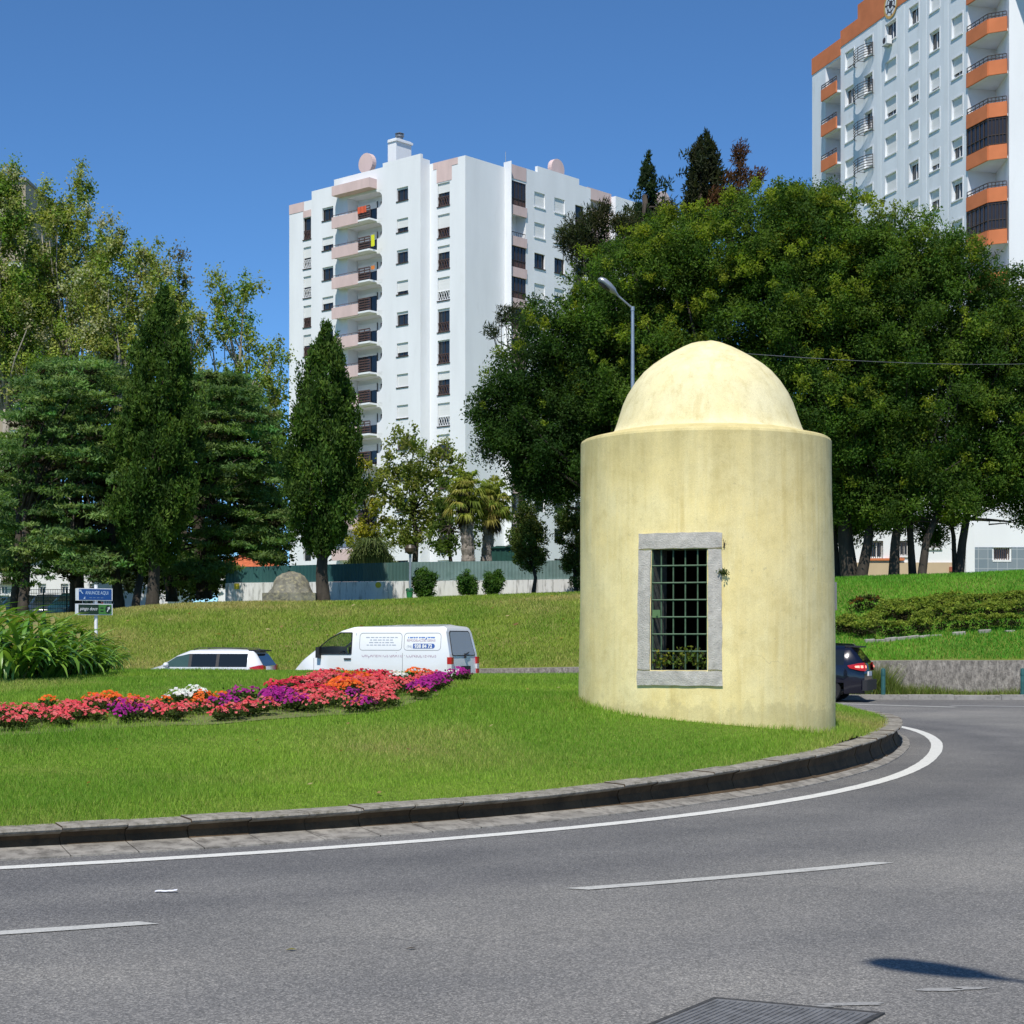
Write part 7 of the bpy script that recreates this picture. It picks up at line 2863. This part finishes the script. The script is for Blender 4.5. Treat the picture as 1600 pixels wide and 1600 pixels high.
mb = MB()
for sgn in (.42, -.42):
    mb.box(.35, .85, sgn - .24, sgn + .24, .60, .74)
    mb.prism([(.30, sgn - .24, .70), (.44, sgn - .24, .70), (.30, sgn - .24, 1.40), (.22, sgn - .24, 1.40)], (0, .48, 0))
mb.build('seat', mat('seat_cloth', (.05, .05, .055), .9), van, local=True)
mb = MB()
mb.prism([(1.2, -.74, .55), (1.6, -.74, .55), (1.62, -.74, 1.08), (1.28, -.74, 1.12)], (0, 1.48, 0))
mb.build('dashboard', TRIM, van, local=True)
mb = MB()
mb.box(.20, .235, -.70, .70, .34, 1.74)
mb.build('bulkhead', mat('bulkhead_grey', (.10, .10, .10), .8), van, local=True)
sw = MB()
n = 20
cw, ax = Vector((1.12, .42, 1.17)), Vector((.55, 0, .8)).normalized()
s1, s2 = Vector((0, 1, 0)), ax.cross(Vector((0, 1, 0)))
sw.tube([cw + (s1 * math.cos(2 * math.pi * k / n) + s2 * math.sin(2 * math.pi * k / n)) * .20 for k in range(n + 1)], .016, 6, cap=False)
sw.tube([cw, cw - ax * -.25 + Vector((0.1, 0, -.2))], .025, 6)
sw.build('steering_wheel', TRIM, van, local=True)


# ---- the driver
def skin(name, verts, edges, radii, mt, parent, root=0):
    me = bpy.data.meshes.new(name)
    me.from_pydata(verts, edges, [])
    o = bpy.data.objects.new(name, me)
    COL.objects.link(o)
    md = o.modifiers.new('skin', 'SKIN')
    md.use_smooth_shade = True
    for v, r in zip(me.skin_vertices[0].data, radii):
        v.radius = (r, r) if not hasattr(r, '__len__') else r
    me.skin_vertices[0].data[root].use_root = True
    o.modifiers.new('sub', 'SUBSURF').levels = 1
    o.modifiers['sub'].render_levels = 1
    dg = bpy.context.evaluated_depsgraph_get()
    me2 = bpy.data.meshes.new_from_object(o.evaluated_get(dg))
    bpy.data.objects.remove(o)
    me2.name = name
    me2.materials.clear()
    me2.materials.append(mt)
    me2.polygons.foreach_set('use_smooth', [True] * len(me2.polygons))
    o = bpy.data.objects.new(name, me2)
    COL.objects.link(o)
    if parent: o.parent = parent
    return o


mwv = Matrix.Translation(van.location) @ Matrix.Rotation(R(VA), 4, 'Z')
drv = thing('person', 'driver in a pink shirt sitting at the wheel of the white van', 'person', mwv @ Vector((.56, .42, .74)), R(VA))
SKN = mat('skin', (.34, .19, .13), .6, var=.06)
bv = [(0, 0, .06), (-.07, 0, .32), (-.09, 0, .50), (-.07, 0, .575), (-.055, 0, .645), (-.045, 0, .74), (-.04, 0, .80),
      (-.07, .17, .50), (.08, .235, .28), (.33, .15, .37), (.43, .13, .45),
      (-.07, -.17, .50), (.10, -.225, .28), (.34, -.14, .38), (.44, -.11, .46),
      (.12, .10, .07), (.48, .12, .10), (.60, .12, -.28), (.72, .12, -.32), (.12, -.10, .07), (.48, -.12, .10), (.60, -.12, -.28), (.72, -.12, -.32)]
be = [(0, 1), (1, 2), (2, 3), (3, 4), (4, 5), (5, 6), (2, 7), (7, 8), (8, 9), (9, 10), (2, 11), (11, 12), (12, 13), (13, 14), (0, 15), (15, 16), (16, 17), (17, 18), (0, 19), (19, 20), (20, 21), (21, 22)]
br_ = [(.15, .12), (.16, .11), (.15, .10), .058, (.07, .075), (.085, .10), (.06, .08), .06, .046, .034, .038, .06, .046, .034, .038, .09, .07, .05, .04, .09, .07, .05, .04]
skin('body', bv, be, br_, SKN, drv)
skin('pink_shirt', [bv[i] for i in (0, 1, 2, 7, 11)] + [(.02, .205, .37), (.03, -.20, .37)], [(0, 1), (1, 2), (2, 3), (2, 4), (3, 5), (4, 6)], [(.165, .135), (.175, .125), (.165, .115), .075, .075, .062, .062], mat('pink_cloth', (.62, .20, .34), .9, var=.08), drv)
mb = MB()
mb.ball((-.075, 0, .765), .098, .088, .10)
mb.build('hair', mat('dark_hair', (.015, .012, .010), .7), drv, local=True, smooth=True)
skin('trousers', [bv[i] for i in (0, 15, 16, 17, 19, 20, 21)], [(0, 1), (1, 2), (2, 3), (0, 4), (4, 5), (5, 6)], [(.165, .135), .10, .08, .06, .10, .08, .06], mat('dark_trousers', (.03, .03, .045), .9), drv)

# ---- the white estate car
car_x = [-2.22, -2.1, -1.85, -1.72, -.80, -.70, .10, .20, .62, 1.02, 1.2, 1.9, 2.15, 2.22]
car_zr = lambda x: float(np.interp(x, [-2.22, -2.1, -1.9, -1.2, -.4, .15, .5, 1.15, 1.35, 1.9, 2.15, 2.23], [1.12, 1.36, 1.41, 1.445, 1.455, 1.43, 1.34, 1.0, .93, .82, .68, .52]))
DGL = ('side_window', TINT)
WS = ('windscreen', TINT)
FGL = ('front_window', glassmat('green_tinted_glass', (.045, .085, .075), .03))
PIL = ('window_pillar', TRIM)
base = dict(cat='car', rows=[(.80, .22), (.87, .50), (.85, .94), (.70, 1.31), (.60, 1.40), (0, 1.455)], rear=lambda z: max(0, z - .95) * .75, rx=-2.2, wx=lambda x: 1 - .14 * max(0, (abs(x) - 1.6) / .6) ** 2,
            opens={(3, 2): DGL, (4, 2): PIL, (5, 2): DGL, (6, 2): PIL, (7, 2): FGL, (8, 2): FGL, (8, 4): WS, (9, 4): WS}, wheels=(-1.33, 1.30), wr=.31, arch=True)
cfg = dict(base, x=car_x, zr=car_zr, paint=carpaint('car_white_paint', (.76, .77, .78)))
cp = at(318, 998, 49.0)
ec, ev = vehicle('estate_car', 'white estate car with dark windows and roof bars, its lower half hidden by the island', (cp.x, cp.y, -.13), 180 - 8, cfg)
mb = MB()
for sgn in (1, -1):
    mb.tube([(-1.75, sgn * .60, 1.41), (-1.6, sgn * .59, 1.46), (-.1, sgn * .59, 1.475), (.1, sgn * .6, 1.43)], .012, 6)
mb.build('roof_bar', TRIM, ec, local=True)


def rear_set(t, paint_x, glow=None, zwin=(.98, 1.30)):
    lean = lambda z: -2.22 + max(0, z - .95) * .75
    mb = MB()
    z0_, z1_ = zwin
    mb.add([(lean(z0_) - .008, -.66, z0_), (lean(z0_) - .008, .66, z0_), (lean(z1_) - .008, .56, z1_), (lean(z1_) - .008, -.56, z1_)], [(0, 1, 2, 3)])
    mb.build('rear_window', TINT, t, local=True)
    mb = MB()
    mb.prism([(lean(1.36) - .16, -.58, 1.375), (lean(1.36) - .16, .58, 1.375), (lean(1.36) + .2, .62, 1.40), (lean(1.36) + .2, -.62, 1.40)], (0, 0, .03))
    mb.build('roof_spoiler', TRIM, t, local=True)
    for sgn in (1, -1):
        mb = MB()
        # wrapped lamp: flank piece and rear piece
        a = [(-1.86, sgn * .862, .86), (-2.12, sgn * .83, .80), (-2.24, sgn * .74, .79), (-2.25, sgn * .52, .82)]
        b = [(-1.80, sgn * .858, .93), (-2.10, sgn * .82, .99), (-2.21, sgn * .72, 1.0), (-2.23, sgn * .50, .96)]
        mb.mi = 0
        for k in range(3):
            o_ = Vector((-.012, sgn * .022, 0))
            mb.quad(Vector(a[k]) + o_, Vector(a[k + 1]) + o_, Vector(b[k + 1]) + o_, Vector(b[k]) + o_)
        if glow:
            mb.mi = 1
            for k, (u0, u1) in ((1, (.1, .6)), (2, (.1, .5)), (0, (.55, .95))):
                p0, p1 = Vector(a[k]).lerp(Vector(b[k]), .35), Vector(a[k + 1]).lerp(Vector(b[k + 1]), .35)
                q0, q1 = Vector(a[k]).lerp(Vector(b[k]), .68), Vector(a[k + 1]).lerp(Vector(b[k + 1]), .68)
                o_ = Vector((-.022, sgn * .034, 0))
                mb.quad(p0.lerp(p1, u0) + o_, p0.lerp(p1, u1) + o_, q0.lerp(q1, u1) + o_, q0.lerp(q1, u0) + o_)
        mb.build('tail_light', [REDL, glow or REDL], t, local=True)
    mb = MB()
    mb.box(-2.30, -2.18, -.82, .82, .30, .56)
    mb.build('rear_bumper', paint_x, t, local=True)
    mb = MB()
    mb.box(-2.26, -2.225, -.26, .26, .66, .77)
    mb.build('number_plate', WH, t, local=True)


rear_set(ec, cfg['paint'])
ec.scale = (.88, 1, 1)
mb = MB()
for sgn in (1, -1):
    mb.ball((.88, sgn * .95, 1.0), .09, .11, .075, n=10, k=6)
mb.build('wing_mirror', cfg['paint'], ec, local=True, smooth=True)

# ---- the dark blue hatchback
GLOW = bpy.data.materials.new('lit_brake_lamp')
t_, nt, lk, bs = nodes(GLOW)
bs.inputs['Base Color'].default_value = (.7, .1, .08, 1)
bs.inputs['Emission Color'].default_value = (1, .30, .24, 1)
bs.inputs['Emission Strength'].default_value = 2.2
cfg2 = dict(base, x=car_x, zr=lambda x: car_zr(x) + .06 * (1 if x < .6 else 0), paint=carpaint('car_blue_paint', (.004, .0045, .014), .2))
k_b = at(1296, 998, 44.3)
hb = R(180 - 20)
bp = Vector((k_b.x, 44.3, 0)) + Vector((math.cos(hb), math.sin(hb), 0)) * 1.22
bl, bv_ = vehicle('hatchback_car', 'dark blue hatchback with red tail lamps alight, half hidden behind the kiosk', (bp.x, bp.y, 0), 160, cfg2)
rear_set(bl, TRIM, GLOW, zwin=(.99, 1.34))

# ---- parked cars and mesh fence at far left
pc = [(-18, 'dark_green', (.012, .035, .030), 'dark green parked car at the far left edge behind the mesh fence', 88, 200), (38, 'black', (.012, .013, .015), 'black parked car behind the slim trunks at far left', 88, 195),
      (78, 'grey', (.035, .045, .05), 'dark grey parked car left of the blue sign board', 88, 205), (118, 'teal', (.012, .045, .05), 'dark teal parked car just behind the blue sign board', 87, 198)]
for px, nm, c, lab, Y, hd_ in pc:
    p = at(px, 998, Y)
    cz = float(hill_z(p.x, p.y)[0])
    cfg3 = dict(base, x=car_x, zr=car_zr, paint=carpaint('car_' + nm, c, .2), group='parked cars at the far left')
    o_, _ = vehicle('parked_car', lab, (p.x, p.y, cz + .02), hd_ + 70, cfg3)
    rear_set(o_, cfg3['paint'])
fm_ = MB()
fz0 = at(-30, 950, 82)
ft = thing('mesh_fence', 'dark green wire mesh fence in front of the parked cars at far left', 'fence', fz0)
zf0, zf1 = 2.5, EYE + (HY - 921) / F * 82
for k in range(7):
    x = (-40 + k * 36 - 800) / F * 82
    fm_.tube([(x, 82, zf0 - .1), (x, 82, zf1 + .05)], .04, 6)
fm_.build('posts', DG, ft)
fm_ = MB()
xa, xb = (-45 - 800) / F * 82, (195 - 800) / F * 82
for k in range(9):
    z = zf0 + (zf1 - zf0) * k / 8
    fm_.box(xa, xb, 81.99, 82.0, z - .012, z + .012)
for k in range(90):
    x = xa + (xb - xa) * k / 89
    fm_.box(x - .008, x + .008, 81.98, 81.989, zf0, zf1)
fm_.build('mesh', DG, ft)
